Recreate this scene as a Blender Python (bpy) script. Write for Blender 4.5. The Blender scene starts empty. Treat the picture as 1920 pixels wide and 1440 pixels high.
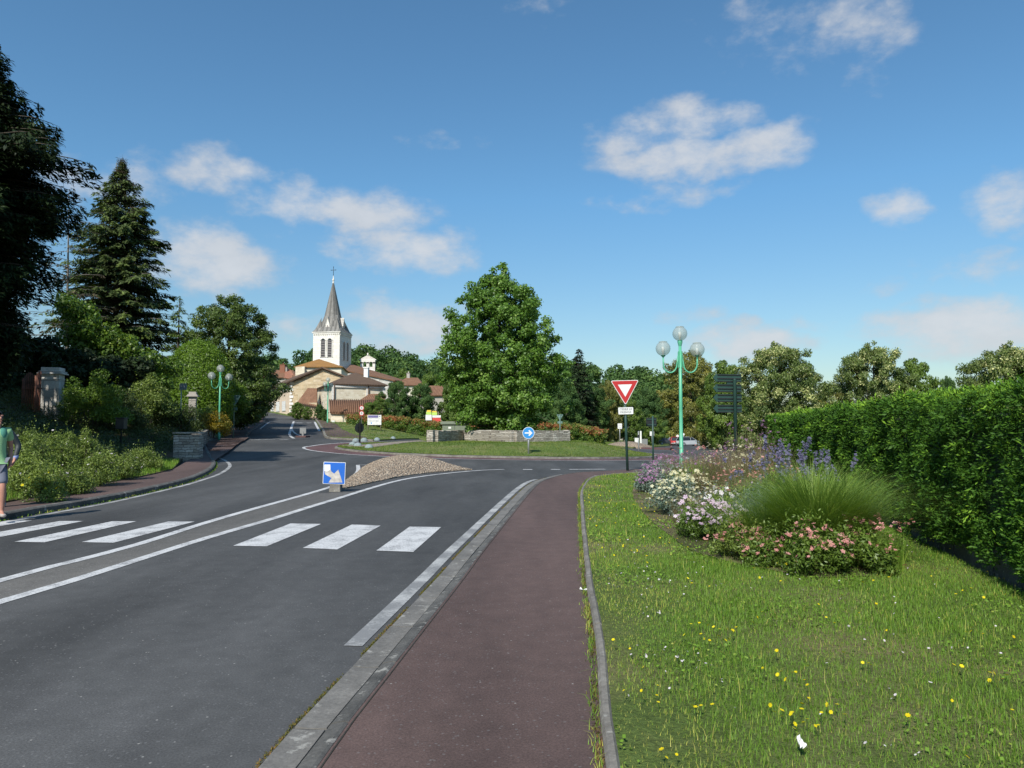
import bpy, bmesh, math, random
import numpy as np
from mathutils import Vector, Matrix

# ------------------------------------------------------------------ camera, sky, sun, exposure
PITCH = math.radians(3.30)
CAMH = 1.6
FPX = 1387.0                                  # focal length in photo pixels (photo 1920 wide)
SUN_EL = math.radians(43)
SUN_DIR = Vector((-0.365*math.cos(SUN_EL), -0.931*math.cos(SUN_EL), math.sin(SUN_EL))).normalized()   # towards the sun

scn = bpy.context.scene
cam_d = bpy.data.cameras.new("camera"); cam = bpy.data.objects.new("camera", cam_d)
scn.collection.objects.link(cam); scn.camera = cam
cam_d.sensor_width = 36; cam_d.lens = 36*FPX/1920
cam_d.clip_start = 0.05; cam_d.clip_end = 5000
cam.location = (0, 0, CAMH); cam.rotation_euler = (math.pi/2 + PITCH, 0, 0)
scn.view_settings.view_transform = 'Standard'
scn.view_settings.look = 'None'; scn.view_settings.gamma = 1
scn.view_settings.exposure = 0.32

def ray(px, py):
    dx, dz = (px-960), (720-py)
    c, s = math.cos(PITCH), math.sin(PITCH)
    return (dx, FPX*c - dz*s, FPX*s + dz*c)
def azel(px, py):
    d = Vector(ray(px, py)).normalized()
    return math.atan2(d.x, d.y), math.asin(d.z)

w = bpy.data.worlds.new("World"); scn.world = w; w.use_nodes = True
nt = w.node_tree; nt.nodes.clear()
def nd(tree, t, **kw):
    n = tree.nodes.new(t)
    for k, v in kw.items(): setattr(n, k, v)
    return n
def mth(tree, op, a, b=None, c=None, clamp=False):
    n = tree.nodes.new('ShaderNodeMath'); n.operation = op; n.use_clamp = clamp
    for i, v in enumerate((a, b, c)):
        if v is None: continue
        if isinstance(v, (int, float)): n.inputs[i].default_value = v
        else: tree.links.new(v, n.inputs[i])
    return n.outputs[0]
out = nd(nt, 'ShaderNodeOutputWorld'); bg = nd(nt, 'ShaderNodeBackground')
SKY_STRENGTH = 0.095
bg.inputs[1].default_value = SKY_STRENGTH
sky = nd(nt, 'ShaderNodeTexSky', sky_type='NISHITA', sun_disc=False)
sky.sun_elevation = SUN_EL
sky.sun_rotation = math.atan2(SUN_DIR.x, SUN_DIR.y)
sky.air_density = 1.0; sky.dust_density = 0.6; sky.ozone_density = 2.2; sky.altitude = 100
tc = nd(nt, 'ShaderNodeTexCoord')
sep = nd(nt, 'ShaderNodeSeparateXYZ'); nt.links.new(tc.outputs['Generated'], sep.inputs[0])
AZ = mth(nt, 'ARCTAN2', sep.outputs[0], sep.outputs[1])
EL = mth(nt, 'ARCSINE', sep.outputs[2])
def wnoise(scale, detail, rough=.55, off=(0, 0, 0)):
    mp = nd(nt, 'ShaderNodeMapping'); mp.inputs['Location'].default_value = off
    mp.inputs['Scale'].default_value = (1, 1, 1.7)
    nt.links.new(tc.outputs['Generated'], mp.inputs[0])
    n = nd(nt, 'ShaderNodeTexNoise'); n.inputs['Scale'].default_value = scale
    n.inputs['Detail'].default_value = detail; n.inputs['Roughness'].default_value = rough
    nt.links.new(mp.outputs[0], n.inputs['Vector']); return n.outputs[0]
n1 = wnoise(9, 8); n2 = wnoise(26, 6, .6, (3, 1, 2)); n3 = wnoise(5, 3, .5, (7, 2, 1)); n4 = wnoise(11, 4, .5, (1, 9, 4))
warp_a = mth(nt, 'MULTIPLY', mth(nt, 'SUBTRACT', n3, .5), .10)
warp_e = mth(nt, 'MULTIPLY', mth(nt, 'SUBTRACT', n4, .5), .05)
AZw = mth(nt, 'ADD', AZ, warp_a); ELw = mth(nt, 'ADD', EL, warp_e)
CLOUDS = [(440, 322, 110, 36, .75), (550, 380, 85, 42, .9), (690, 395, 105, 40, .9), (775, 478, 95, 44, 1.0), (665, 475, 60, 28, .6),
  (375, 482, 105, 58, 1.0), (130, 335, 85, 34, .8), (265, 335, 50, 52, .4), (1205, 245, 90, 34, .7), (1330, 225, 115, 34, .8),
  (1445, 268, 85, 36, .9), (1290, 298, 140, 30, .85), (1280, 362, 110, 20, .3), (1200, 385, 60, 14, .25), (1440, 40, 105, 70, .62), (1605, 60, 80, 62, .5),
  (1722, 385, 52, 36, 1.0), (1895, 378, 52, 42, .8), (1810, 612, 150, 38, 1.0), (1420, 638, 105, 30, .95), (1860, 500, 85, 26, .4),
  (1310, 600, 55, 16, .35), (1535, 603, 50, 14, .4), (770, 600, 105, 42, .95), (545, 612, 60, 28, .7), (1000, 10, 50, 26, .3),
  (520, 435, 40, 20, .35), (690, 552, 60, 14, .3), (545, 505, 45, 18, .35), (700, 640, 160, 22, .55), (1665, 535, 35, 10, .2), (2150, 500, 160, 60, .8), (-250, 420, 160, 70, .8), (830,270,50,12,.12)]
def vmth(op, a, b):
    n = nt.nodes.new('ShaderNodeVectorMath'); n.operation = op
    for i, v in enumerate((a, b)):
        if isinstance(v, tuple): n.inputs[i].default_value = v
        else: nt.links.new(v, n.inputs[i])
    return n
cv = nd(nt, 'ShaderNodeCombineXYZ'); nt.links.new(AZw, cv.inputs[0]); nt.links.new(ELw, cv.inputs[1])
dens = None
for (px, py, ax, ay, st) in CLOUDS:
    a0, e0 = azel(px, py)
    sa, se = ax/FPX*math.cos(a0)*1.15, ay/FPX*1.12
    q = math.sqrt(st)
    d_ = vmth('MULTIPLY', vmth('SUBTRACT', cv.outputs[0], (a0, e0, 0)).outputs[0], (q/sa, q/se, 0)).outputs[0]
    r2 = vmth('DOT_PRODUCT', d_, d_).outputs['Value']
    c = mth(nt, 'SUBTRACT', 1.5*st, r2)
    dens = c if dens is None else mth(nt, 'MAXIMUM', dens, c)
dens = mth(nt, 'MAXIMUM', dens, -1.2)
shade = mth(nt, 'MULTIPLY', dens, .42)
nz = mth(nt, 'ADD', mth(nt, 'MULTIPLY', mth(nt, 'SUBTRACT', n1, .5), 3.0), mth(nt, 'MULTIPLY', mth(nt, 'SUBTRACT', n2, .5), 1.9))
dd = mth(nt, 'ADD', dens, nz)
mr = nd(nt, 'ShaderNodeMapRange', interpolation_type='SMOOTHSTEP')
mr.inputs['From Min'].default_value = 0.05; mr.inputs['From Max'].default_value = 1.6
nt.links.new(dd, mr.inputs['Value'])
# thin veil low over the horizon
ccol = nd(nt, 'ShaderNodeMixRGB'); ccol.inputs[1].default_value = (4.5, 4.75, 5.1, 1); ccol.inputs[2].default_value = (6.3, 6.45, 6.7, 1)
nt.links.new(mth(nt, 'ADD', shade, mth(nt, 'MULTIPLY', mth(nt, 'SUBTRACT', n2, .5), .8), clamp=True), ccol.inputs[0])
skyc = nd(nt, 'ShaderNodeMixRGB', blend_type='MULTIPLY'); skyc.inputs[0].default_value = 1; 
tmr = nd(nt, 'ShaderNodeMapRange'); tmr.inputs['From Min'].default_value = 0.02; tmr.inputs['From Max'].default_value = .30
nt.links.new(EL, tmr.inputs['Value'])
tint = nd(nt, 'ShaderNodeMixRGB'); tint.inputs[1].default_value = (.84, .86, .80, 1); tint.inputs[2].default_value = (.76, 1.13, 1.23, 1)
nt.links.new(tmr.outputs[0], tint.inputs[0]); nt.links.new(tint.outputs[0], skyc.inputs[2])
nt.links.new(sky.outputs[0], skyc.inputs[1])
mx = nd(nt, 'ShaderNodeMixRGB')
nt.links.new(mth(nt, 'MULTIPLY', mr.outputs[0], .86), mx.inputs[0])
nt.links.new(skyc.outputs[0], mx.inputs[1]); nt.links.new(ccol.outputs[0], mx.inputs[2])
nt.links.new(mx.outputs[0], bg.inputs[0]); nt.links.new(bg.outputs[0], out.inputs[0])

w.cycles.sampling_method = 'MANUAL'; w.cycles.sample_map_resolution = 256
sun_d = bpy.data.lights.new("sun", 'SUN'); sun_d.energy = 4.5; sun_d.angle = math.radians(0.55); sun_d.color = (1.0, .95, .86)
sun = bpy.data.objects.new("sun", sun_d); scn.collection.objects.link(sun)
sun.rotation_euler = (-SUN_DIR).to_track_quat('-Z', 'Y').to_euler()
# ------------------------------------------------------------------ terrain
def ss(v, a, b):
    t = np.clip((np.asarray(v, float)-a)/(b-a), 0, 1); return t*t*(3-2*t)
def T(x, y):
    x = np.asarray(x, float); y = np.asarray(y, float)
    ys = np.maximum(y, 1.0); u = x/ys
    z = -0.0275*np.clip(x+1, -14, 26)*ss(y, 22, 46)
    z = z + ss(-u, .07, .21)*np.interp(y, [48, 60, 81, 120, 170, 300, 600], [0, .35, 1.5, 3.5, 5.6, 8, 8])
    z = z + ss(u, .10, .20)*np.interp(y, [60, 147, 300], [0, -1.2, -1.5])
    z = z + .20*ss(-u, .27, .36)*ss(y, 36, 48)
    return z
def tz(x, y): return float(T(x, y))
def G(px, py, off=0.0, f=None):
    """where the sight line of a photo pixel meets the ground"""
    f = f or T
    d = ray(px, py); s = 2.0/FPX; last = s
    for _ in range(4000):
        x, y, z = d[0]*s, d[1]*s, CAMH+d[2]*s
        if z <= float(f(x, y))+off: break
        last = s; s *= 1.01
        if y > 900: break
    a, b = last, s
    for _ in range(25):
        m = (a+b)/2
        if CAMH+d[2]*m <= float(f(d[0]*m, d[1]*m))+off: b = m
        else: a = m
    return (d[0]*b, d[1]*b)
def Q(px, py, dep):
    """world point seen at a photo pixel at a given distance in front of the camera"""
    d = ray(px, py); s = dep/d[1]
    return Vector((d[0]*s, dep, CAMH+d[2]*s))
def GX(px, dep):
    d = ray(px, 800); return d[0]*dep/d[1]
# ------------------------------------------------------------------ helpers
rng = np.random.default_rng(11); random.seed(5)
col = scn.collection
def tag(o, label=None, cat=None, group=None, kind=None):
    if label: o['label'] = label
    if cat: o['category'] = cat
    if group: o['group'] = group
    if kind: o['kind'] = kind
    return o
def thing(name, label, cat, loc=(0, 0, 0), rz=0.0, group=None):
    o = bpy.data.objects.new(name, None); col.objects.link(o)
    o.location = loc; o.rotation_euler = (0, 0, rz); o.empty_display_size = .3
    return tag(o, label, cat, group)
def wmat(o):
    m = Matrix.Identity(4)
    chain = []
    while o is not None: chain.append(o); o = o.parent
    for q in reversed(chain): m = m @ Matrix.LocRotScale(q.location, q.rotation_euler, q.scale)
    return m
def link(name, me, mat=None, parent=None, world=False):
    if mat is not None:
        for m in (mat if isinstance(mat, (list, tuple)) else [mat]): me.materials.append(m)
    o = bpy.data.objects.new(name, me); col.objects.link(o)
    if parent is not None:
        o.parent = parent
        if world: me.transform(wmat(parent).inverted())
    return o
def mesh_np(name, V, F, tint=None, smooth=False, mi=None):
    """V (n,3) float, F (m,k) int"""
    V = np.asarray(V, np.float32); F = np.asarray(F, np.int32)
    me = bpy.data.meshes.new(name); n, k = F.shape
    me.vertices.add(len(V)); me.vertices.foreach_set('co', V.ravel())
    me.loops.add(n*k); me.loops.foreach_set('vertex_index', F.ravel())
    me.polygons.add(n); me.polygons.foreach_set('loop_start', np.arange(0, n*k, k, dtype=np.int32))
    me.polygons.foreach_set('loop_total', np.full(n, k, np.int32))
    if mi is not None: me.polygons.foreach_set('material_index', np.asarray(mi, np.int32))
    if smooth: me.polygons.foreach_set('use_smooth', np.ones(n, bool))
    me.update(calc_edges=True)
    if tint is not None:
        a = me.attributes.new('tint', 'FLOAT', 'POINT'); a.data.foreach_set('value', np.asarray(tint, np.float32))
    return me
def unit(a):
    return a/np.maximum(np.linalg.norm(a, axis=-1, keepdims=True), 1e-9)

class MB:
    """collects primitives into ONE mesh"""
    def __init__(s): s.v = []; s.f = []; s.m = []; s.sm = []
    def add(s, vs, fs, mi=0, smooth=False):
        b = len(s.v); s.v += [tuple(v) for v in vs]
        for f in fs: s.f.append([b+i for i in f]); s.m.append(mi); s.sm.append(smooth)
    def box(s, c, d, rz=0, mi=0, M=None):
        x, y, z = d[0]/2, d[1]/2, d[2]/2
        vs = [Vector((sx*x, sy*y, sz*z)) for sz in (-1, 1) for sy in (-1, 1) for sx in (-1, 1)]
        R = Matrix.Rotation(rz, 4, 'Z') if M is None else M
        vs = [Vector(c)+R @ v for v in vs]
        s.add(vs, [(0, 2, 3, 1), (4, 5, 7, 6), (0, 1, 5, 4), (2, 6, 7, 3), (0, 4, 6, 2), (1, 3, 7, 5)], mi)
    def tube(s, pts, rad, seg=10, mi=0, smooth=True, cap=True):
        pts = [Vector(p) for p in pts]; n = len(pts)
        if not hasattr(rad, '__len__'): rad = [rad]*n
        b = []; prev = None
        for i, p in enumerate(pts):
            t = (pts[min(i+1, n-1)]-pts[max(i-1, 0)]).normalized()
            ref = prev if prev is not None else (Vector((1, 0, 0)) if abs(t.x) < .9 else Vector((0, 1, 0)))
            u = (ref-t*ref.dot(t)).normalized(); prev = u; v = t.cross(u)
            b += [p+(u*math.cos(a)+v*math.sin(a))*rad[i] for a in [2*math.pi*k/seg for k in range(seg)]]
        fs = [(i*seg+k, i*seg+(k+1) % seg, (i+1)*seg+(k+1) % seg, (i+1)*seg+k) for i in range(n-1) for k in range(seg)]
        s.add(b, fs, mi, smooth)
        if cap:
            s.add(b[:seg], [tuple(reversed(range(seg)))], mi); s.add(b[-seg:], [tuple(range(seg))], mi)
    def cyl(s, a, b, r, seg=12, mi=0, r2=None): s.tube([a, b], [r, r if r2 is None else r2], seg, mi)
    def lathe(s, prof, seg=20, c=(0, 0, 0), mi=0, smooth=True):
        vs = [(c[0]+r*math.cos(2*math.pi*k/seg), c[1]+r*math.sin(2*math.pi*k/seg), c[2]+z) for r, z in prof for k in range(seg)]
        fs = [(i*seg+k, i*seg+(k+1) % seg, (i+1)*seg+(k+1) % seg, (i+1)*seg+k) for i in range(len(prof)-1) for k in range(seg)]
        s.add(vs, fs, mi, smooth)
    def sphere(s, c, r, seg=16, ring=10, mi=0, sc=(1, 1, 1)):
        c = Vector(c); vs = []; fs = []
        for i in range(ring+1):
            a = math.pi*i/ring
            for k in range(seg):
                b = 2*math.pi*k/seg
                vs.append(c+Vector((r*sc[0]*math.sin(a)*math.cos(b), r*sc[1]*math.sin(a)*math.sin(b), r*sc[2]*math.cos(a))))
        for i in range(ring):
            for k in range(seg): fs.append((i*seg+k, (i+1)*seg+k, (i+1)*seg+(k+1) % seg, i*seg+(k+1) % seg))
        s.add(vs, fs, mi, True)
    def prism(s, poly, n, th, mi=0, mi2=None):
        """polygon of Vectors, extruded by th along n"""
        poly = [Vector(p) for p in poly]; n = Vector(n).normalized()*th; k = len(poly)
        s.add(poly+[p+n for p in poly], [tuple(range(k-1, -1, -1)), tuple(range(k, 2*k))], mi)
        s.add(poly+[p+n for p in poly], [(i, (i+1) % k, k+(i+1) % k, k+i) for i in range(k)], mi if mi2 is None else mi2)
    def mesh(s, name='m', bevel=0):
        me = bpy.data.meshes.new(name); me.from_pydata(s.v, [], s.f)
        me.polygons.foreach_set('material_index', s.m); me.polygons.foreach_set('use_smooth', s.sm); me.update()
        bm = bmesh.new(); bm.from_mesh(me); bmesh.ops.remove_doubles(bm, verts=bm.verts, dist=1e-5)
        bmesh.ops.recalc_face_normals(bm, faces=bm.faces)
        if bevel:
            es = [e for e in bm.edges if len(e.link_faces) == 2 and e.calc_face_angle(0) > .6]
            bmesh.ops.bevel(bm, geom=es, offset=bevel, segments=2, affect='EDGES', profile=.6)
        bm.to_mesh(me); bm.free(); return me
    def build(s, name, mat, parent=None, world=False, bevel=0):
        return link(name, s.mesh(name, bevel), mat, parent, world)

# ---- sheets and ribbons that follow the terrain
def smooth_line(pts, step=.5):
    P = [Vector((p[0], p[1])) for p in pts]; res = []
    for i in range(len(P)-1):
        p0, p1, p2, p3 = P[max(i-1, 0)], P[i], P[i+1], P[min(i+2, len(P)-1)]
        n = max(1, int((p2-p1).length/step))
        for k in range(n):
            t = k/n
            res.append(.5*((2*p1)+(p2-p0)*t+(2*p0-5*p1+4*p2-p3)*t*t+(3*p1-p0-3*p2+p3)*t**3))
    res.append(P[-1]); return [(p.x, p.y) for p in res]
def offset_line(pts, d):
    r = []
    for i, p in enumerate(pts):
        a = Vector(pts[max(i-1, 0)]); b = Vector(pts[min(i+1, len(pts)-1)]); t = (b-a).normalized()
        r.append((p[0]-t.y*d, p[1]+t.x*d))
    return r
def profile_ribbon(name, pts, prof, mat, zf=T, parent=None, smooth=False, jitter=0):
    """prof: [(lateral, height)], lateral positive = left of the direction of travel"""
    lines = [offset_line(pts, l) for l, _ in prof]; k = len(prof); V = []
    for i in range(len(pts)):
        for j in range(k):
            x, y = lines[j][i]; jz = random.uniform(-jitter, jitter) if jitter else 0
            V.append((x+jz, y, float(zf(x, y))+prof[j][1]+jz*.4))
    F = [(i*k+j, (i+1)*k+j, (i+1)*k+j+1, i*k+j+1) for i in range(len(pts)-1) for j in range(k-1)]
    me = bpy.data.meshes.new(name); me.from_pydata(V, [], F); me.update()
    bm = bmesh.new(); bm.from_mesh(me); bmesh.ops.recalc_face_normals(bm, faces=bm.faces)
    up = sum(f.normal.z*f.calc_area() for f in bm.faces)
    if up < 0: bmesh.ops.reverse_faces(bm, faces=bm.faces)
    bm.to_mesh(me); bm.free()
    if smooth: me.shade_smooth()
    return link(name, me, mat, parent)
def segmented(name, pts, prof, mat, L=1.0, gap=.014, zf=T, jit=.006):
    """kerb stones laid end to end along a line, one mesh"""
    d = [0.0]
    for a, b in zip(pts[:-1], pts[1:]): d.append(d[-1]+math.hypot(b[0]-a[0], b[1]-a[1]))
    px_ = [p[0] for p in pts]; py_ = [p[1] for p in pts]; V, F = [], []; k = len(prof)
    for i in range(int(d[-1]/L)):
        s0, s1 = i*L+gap/2, (i+1)*L-gap/2; jx, jz = random.uniform(-jit, jit), random.uniform(-jit, jit)*.7; n = 4; b0 = len(V)
        sub = [(float(np.interp(s0+(s1-s0)*q/n, d, px_)), float(np.interp(s0+(s1-s0)*q/n, d, py_))) for q in range(n+1)]; ls = [offset_line(sub, l+jx) for l, _ in prof]
        for q in range(n+1):
            for j in range(k): x, y = ls[j][q]; V.append((x, y, float(zf(x, y))+prof[j][1]+jz+random.uniform(-.0015, .0015)))
        F += [(b0+q*k+j, b0+(q+1)*k+j, b0+(q+1)*k+j+1, b0+q*k+j+1) for q in range(n) for j in range(k-1)]+[tuple(b0+j for j in range(k)), tuple(b0+n*k+j for j in reversed(range(k)))]
    me = bpy.data.meshes.new(name); me.from_pydata(V, [], F); bm = bmesh.new(); bm.from_mesh(me); bmesh.ops.recalc_face_normals(bm, faces=bm.faces)
    if sum(f.normal.z*f.calc_area() for f in bm.faces) < 0: bmesh.ops.reverse_faces(bm, faces=bm.faces)
    bm.to_mesh(me); bm.free(); return link(name, me, mat)
def sheet(name, poly, off, mat, zf=T, step=2.0, skirt=.15, parent=None, smooth=True):
    bm = bmesh.new(); vs = [bm.verts.new((p[0], p[1], 0)) for p in poly]; bm.faces.new(vs)
    bmesh.ops.triangulate(bm, faces=bm.faces)
    for ax in (0, 1):
        lo = min(p[ax] for p in poly); hi = max(p[ax] for p in poly)
        n = int((hi-lo)/step)
        for i in range(1, n+1):
            co = [0, 0, 0]; co[ax] = math.floor(lo/step)*step+i*step; no = [0, 0, 0]; no[ax] = 1
            bmesh.ops.bisect_plane(bm, geom=bm.verts[:]+bm.edges[:]+bm.faces[:], plane_co=co, plane_no=no, dist=1e-4)
    bmesh.ops.remove_doubles(bm, verts=bm.verts, dist=1e-3)
    bmesh.ops.recalc_face_normals(bm, faces=bm.faces)
    xs = np.array([v.co.x for v in bm.verts]); ys = np.array([v.co.y for v in bm.verts]); zs = zf(xs, ys)+off
    for v, z in zip(bm.verts, zs): v.co.z = float(z)
    if sum(f.normal.z for f in bm.faces) < 0: bmesh.ops.reverse_faces(bm, faces=bm.faces)
    if skirt:
        ed = [e for e in bm.edges if len(e.link_faces) == 1]
        r = bmesh.ops.extrude_edge_only(bm, edges=ed)
        for v in [g for g in r['geom'] if isinstance(g, bmesh.types.BMVert)]: v.co.z -= skirt
    me = bpy.data.meshes.new(name); bm.to_mesh(me); bm.free()
    return link(name, me, mat, parent)
def inside(poly, x, y):
    x = np.asarray(x); y = np.asarray(y); r = np.zeros(x.shape, bool); n = len(poly); j = n-1
    for i in range(n):
        xi, yi = poly[i]; xj, yj = poly[j]
        c = ((yi > y) != (yj > y)) & (x < (xj-xi)*(y-yi)/((yj-yi)+1e-12)+xi); r ^= c; j = i
    return r
def dist_line(pts, x, y):
    x = np.asarray(x, float); y = np.asarray(y, float); d = np.full(x.shape, 1e9)
    for (ax, ay), (bx, by) in zip(pts[:-1], pts[1:]):
        l2 = (bx-ax)**2+(by-ay)**2+1e-9
        t = np.clip(((x-ax)*(bx-ax)+(y-ay)*(by-ay))/l2, 0, 1)
        d = np.minimum(d, np.hypot(x-ax-t*(bx-ax), y-ay-t*(by-ay)))
    return d

# ---- materials
def newmat(name):
    m = bpy.data.materials.new(name); m.use_nodes = True; t = m.node_tree
    b = t.nodes['Principled BSDF']; return m, t, b
def tnoise(t, vec, scale, detail=4, rough=.55, sc=None):
    n = nd(t, 'ShaderNodeTexNoise'); n.inputs['Scale'].default_value = scale
    n.inputs['Detail'].default_value = detail; n.inputs['Roughness'].default_value = rough
    if sc:
        mp = nd(t, 'ShaderNodeMapping'); mp.inputs['Scale'].default_value = sc; t.links.new(vec, mp.inputs[0]); vec = mp.outputs[0]
    t.links.new(vec, n.inputs['Vector']); return n.outputs[0]
def ramp(t, fac, stops):
    r = nd(t, 'ShaderNodeValToRGB'); e = r.color_ramp.elements
    while len(e) > 1: e.remove(e[-1])
    e[0].position = stops[0][0]; c = stops[0][1]; e[0].color = (*c, 1) if hasattr(c, '__len__') else (c, c, c, 1)
    for p, c in stops[1:]:
        q = e.new(p); q.color = (*c, 1) if hasattr(c, '__len__') else (c, c, c, 1)
    t.links.new(fac, r.inputs[0]); return r.outputs[0]
def mixc(t, f, a, b, mode='MIX'):
    n = nd(t, 'ShaderNodeMixRGB', blend_type=mode)
    for i, v in enumerate((f, a, b)):
        if isinstance(v, (int, float)): n.inputs[i].default_value = v
        elif isinstance(v, tuple): n.inputs[i].default_value = (*v, 1)
        else: t.links.new(v, n.inputs[i])
    return n.outputs[0]
def bump(t, b, h, s, dist=.02):
    n = nd(t, 'ShaderNodeBump'); n.inputs['Strength'].default_value = s; n.inputs['Distance'].default_value = dist
    t.links.new(h, n.inputs['Height']); t.links.new(n.outputs[0], b.inputs['Normal'])
def coords(t, kind='Object'):
    return nd(t, 'ShaderNodeTexCoord').outputs[kind]
def plain(name, c, rough=.6, metal=0, var=.15, scale=6, bumps=.1):
    m, t, b = newmat(name); o = coords(t)
    n = tnoise(t, o, scale, 6)
    dk = tuple(x*(1-var) for x in c); lt = tuple(min(1, x*(1+var)) for x in c)
    t.links.new(ramp(t, n, [(.3, dk), (.7, lt)]), b.inputs['Base Color'])
    b.inputs['Roughness'].default_value = rough; b.inputs['Metallic'].default_value = metal
    if bumps: bump(t, b, tnoise(t, o, scale*12, 3), bumps, .01)
    return m
def leafmat(name, dark, light, third=None, trans=.28, rough=.45, spec=.35):
    m, t, b = newmat(name)
    at = nd(t, 'ShaderNodeAttribute', attribute_name='tint').outputs['Fac']
    st = [(0, dark), (.6, light), (1.0, third or tuple(x*1.25 for x in light))]
    c = ramp(t, at, st); t.links.new(c, b.inputs['Base Color'])
    b.inputs['Roughness'].default_value = rough; b.inputs['Specular IOR Level'].default_value = spec
    tr = nd(t, 'ShaderNodeBsdfTranslucent'); t.links.new(mixc(t, 1.0, c, (1.15, 1.25, .6), 'MULTIPLY'), tr.inputs[0])
    ms = nd(t, 'ShaderNodeMixShader'); ms.inputs[0].default_value = trans
    t.links.new(b.outputs[0], ms.inputs[1]); t.links.new(tr.outputs[0], ms.inputs[2])
    t.links.new(ms.outputs[0], t.nodes['Material Output'].inputs[0]); return m
# ------------------------------------------------------------------ materials
M = {}
def asphalt(name, base, warm=(1, 1, 1), spk=.5, big=.35):
    m, t, b = newmat(name); o = coords(t)
    nb = tnoise(t, o, .35, 5, .6, (1, .25, 1)); nf = tnoise(t, o, 85, 3, .7); nm = tnoise(t, o, 5, 5, .6)
    c = ramp(t, nb, [(.3, tuple(base*w*(1-big) for w in warm)), (.7, tuple(base*w*(1+big) for w in warm))])
    c = mixc(t, .8, c, ramp(t, tnoise(t, o, .8, 4, .55, (1, .14, 1)), [(.35, .36), (.65, .62)]), 'OVERLAY')
    c = mixc(t, .55, c, ramp(t, nm, [(.3, .38), (.7, .62)]), 'OVERLAY')
    c = mixc(t, .75, c, ramp(t, nf, [(.3, .30), (.5, .5), (.72, .74)]), 'OVERLAY')
    ov = nd(t, 'ShaderNodeTexVoronoi'); ov.inputs['Scale'].default_value = .42; t.links.new(o, ov.inputs['Vector'])
    ow = nd(t, 'ShaderNodeTexWhiteNoise'); t.links.new(ov.outputs['Position'], ow.inputs['Vector'])
    st_ = mth(t, 'MULTIPLY', ramp(t, mth(t, 'ADD', ov.outputs['Distance'], mth(t, 'MULTIPLY', nm, .05)), [(.055, 1.0), (.085, 0.0)]), mth(t, 'GREATER_THAN', ow.outputs[0], .45))
    c = mixc(t, mth(t, 'MULTIPLY', st_, .45), c, (.02, .02, .02))
    v = nd(t, 'ShaderNodeTexVoronoi'); v.inputs['Scale'].default_value = 26; t.links.new(o, v.inputs['Vector'])
    wn = nd(t, 'ShaderNodeTexWhiteNoise'); t.links.new(v.outputs['Position'], wn.inputs['Vector'])
    s = mth(t, 'MULTIPLY', mth(t, 'LESS_THAN', v.outputs['Distance'], .17), mth(t, 'GREATER_THAN', wn.outputs[0], 1-.10*spk))
    c = mixc(t, mth(t, 'MULTIPLY', s, .65), c, (.34, .33, .31))
    v2 = nd(t, 'ShaderNodeTexVoronoi'); v2.inputs['Scale'].default_value = 90; t.links.new(o, v2.inputs['Vector'])
    wn2 = nd(t, 'ShaderNodeTexWhiteNoise'); t.links.new(v2.outputs['Position'], wn2.inputs['Vector'])
    s2 = mth(t, 'GREATER_THAN', wn2.outputs[0], 1-.05*spk)
    c = mixc(t, mth(t, 'MULTIPLY', s2, .3), c, (.20, .20, .20))
    t.links.new(c, b.inputs['Base Color']); b.inputs['Roughness'].default_value = .82
    b.inputs['Specular IOR Level'].default_value = .35
    bump(t, b, nf, .35, .006); return m, t, b
M['asphalt'] = asphalt('asphalt', .060, (1.0, 1, 1.0), .5, .42)[0]
M['maroon'] = asphalt('maroon_asphalt', .068, (1.42, .93, .82), .35, .18)[0]
M['maroon2'] = asphalt('apron_asphalt', .075, (1.5, .8, .78), .2, .2)[0]
def paint():
    m, t, b = newmat('road_paint'); o = coords(t)
    n = tnoise(t, o, 3, 6, .7); nf = tnoise(t, o, 45, 4, .8)
    wear = ramp(t, mth(t, 'ADD', mth(t, 'MULTIPLY', n, .5), mth(t, 'MULTIPLY', nf, .5)), [(.40, 0.0), (.52, 1.0)])
    c = mixc(t, wear, (.22, .22, .225), ramp(t, nf, [(.3, .46), (.7, .62)]))
    t.links.new(c, b.inputs['Base Color']); b.inputs['Roughness'].default_value = .7; return m
M['paint'] = paint()
def paint_worn():
    m, t, b = newmat('worn_road_paint'); o = coords(t)
    n = tnoise(t, o, 2.2, 5, .6); nf = tnoise(t, o, 30, 4, .8)
    wear = ramp(t, mth(t, 'ADD', mth(t, 'MULTIPLY', n, .6), mth(t, 'MULTIPLY', nf, .4)), [(.45, 0.0), (.6, 1.0)])
    c = mixc(t, wear, (.2, .2, .2), (.44, .44, .43))
    t.links.new(c, b.inputs['Base Color']); b.inputs['Roughness'].default_value = .7; return m
M['paint_worn'] = paint_worn()
def concrete(name, base, dirt=.5, joints=False):
    m, t, b = newmat(name); o = coords(t)
    n = tnoise(t, o, 2.5, 6, .65); nf = tnoise(t, o, 40, 4, .7); ns = tnoise(t, o, 7, 5, .7)
    c = ramp(t, n, [(.3, tuple(x*(1-dirt) for x in base)), (.7, base)])
    c = mixc(t, .6, c, ramp(t, nf, [(.3, .35), (.7, .65)]), 'OVERLAY')
    c = mixc(t, ramp(t, ns, [(.58, 0.0), (.66, .75)]), c, (.34, .33, .30))
    t.links.new(c, b.inputs['Base Color']); b.inputs['Roughness'].default_value = .85; bump(t, b, nf, .4, .01); return m
M['gutter'] = concrete('gutter_concrete', (.19, .18, .165), .45)
M['kerb'] = concrete('kerb_concrete', (.13, .125, .115), .7)
M['kerb_light'] = concrete('pale_kerb_stone', (.25, .23, .20), .6)
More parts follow.
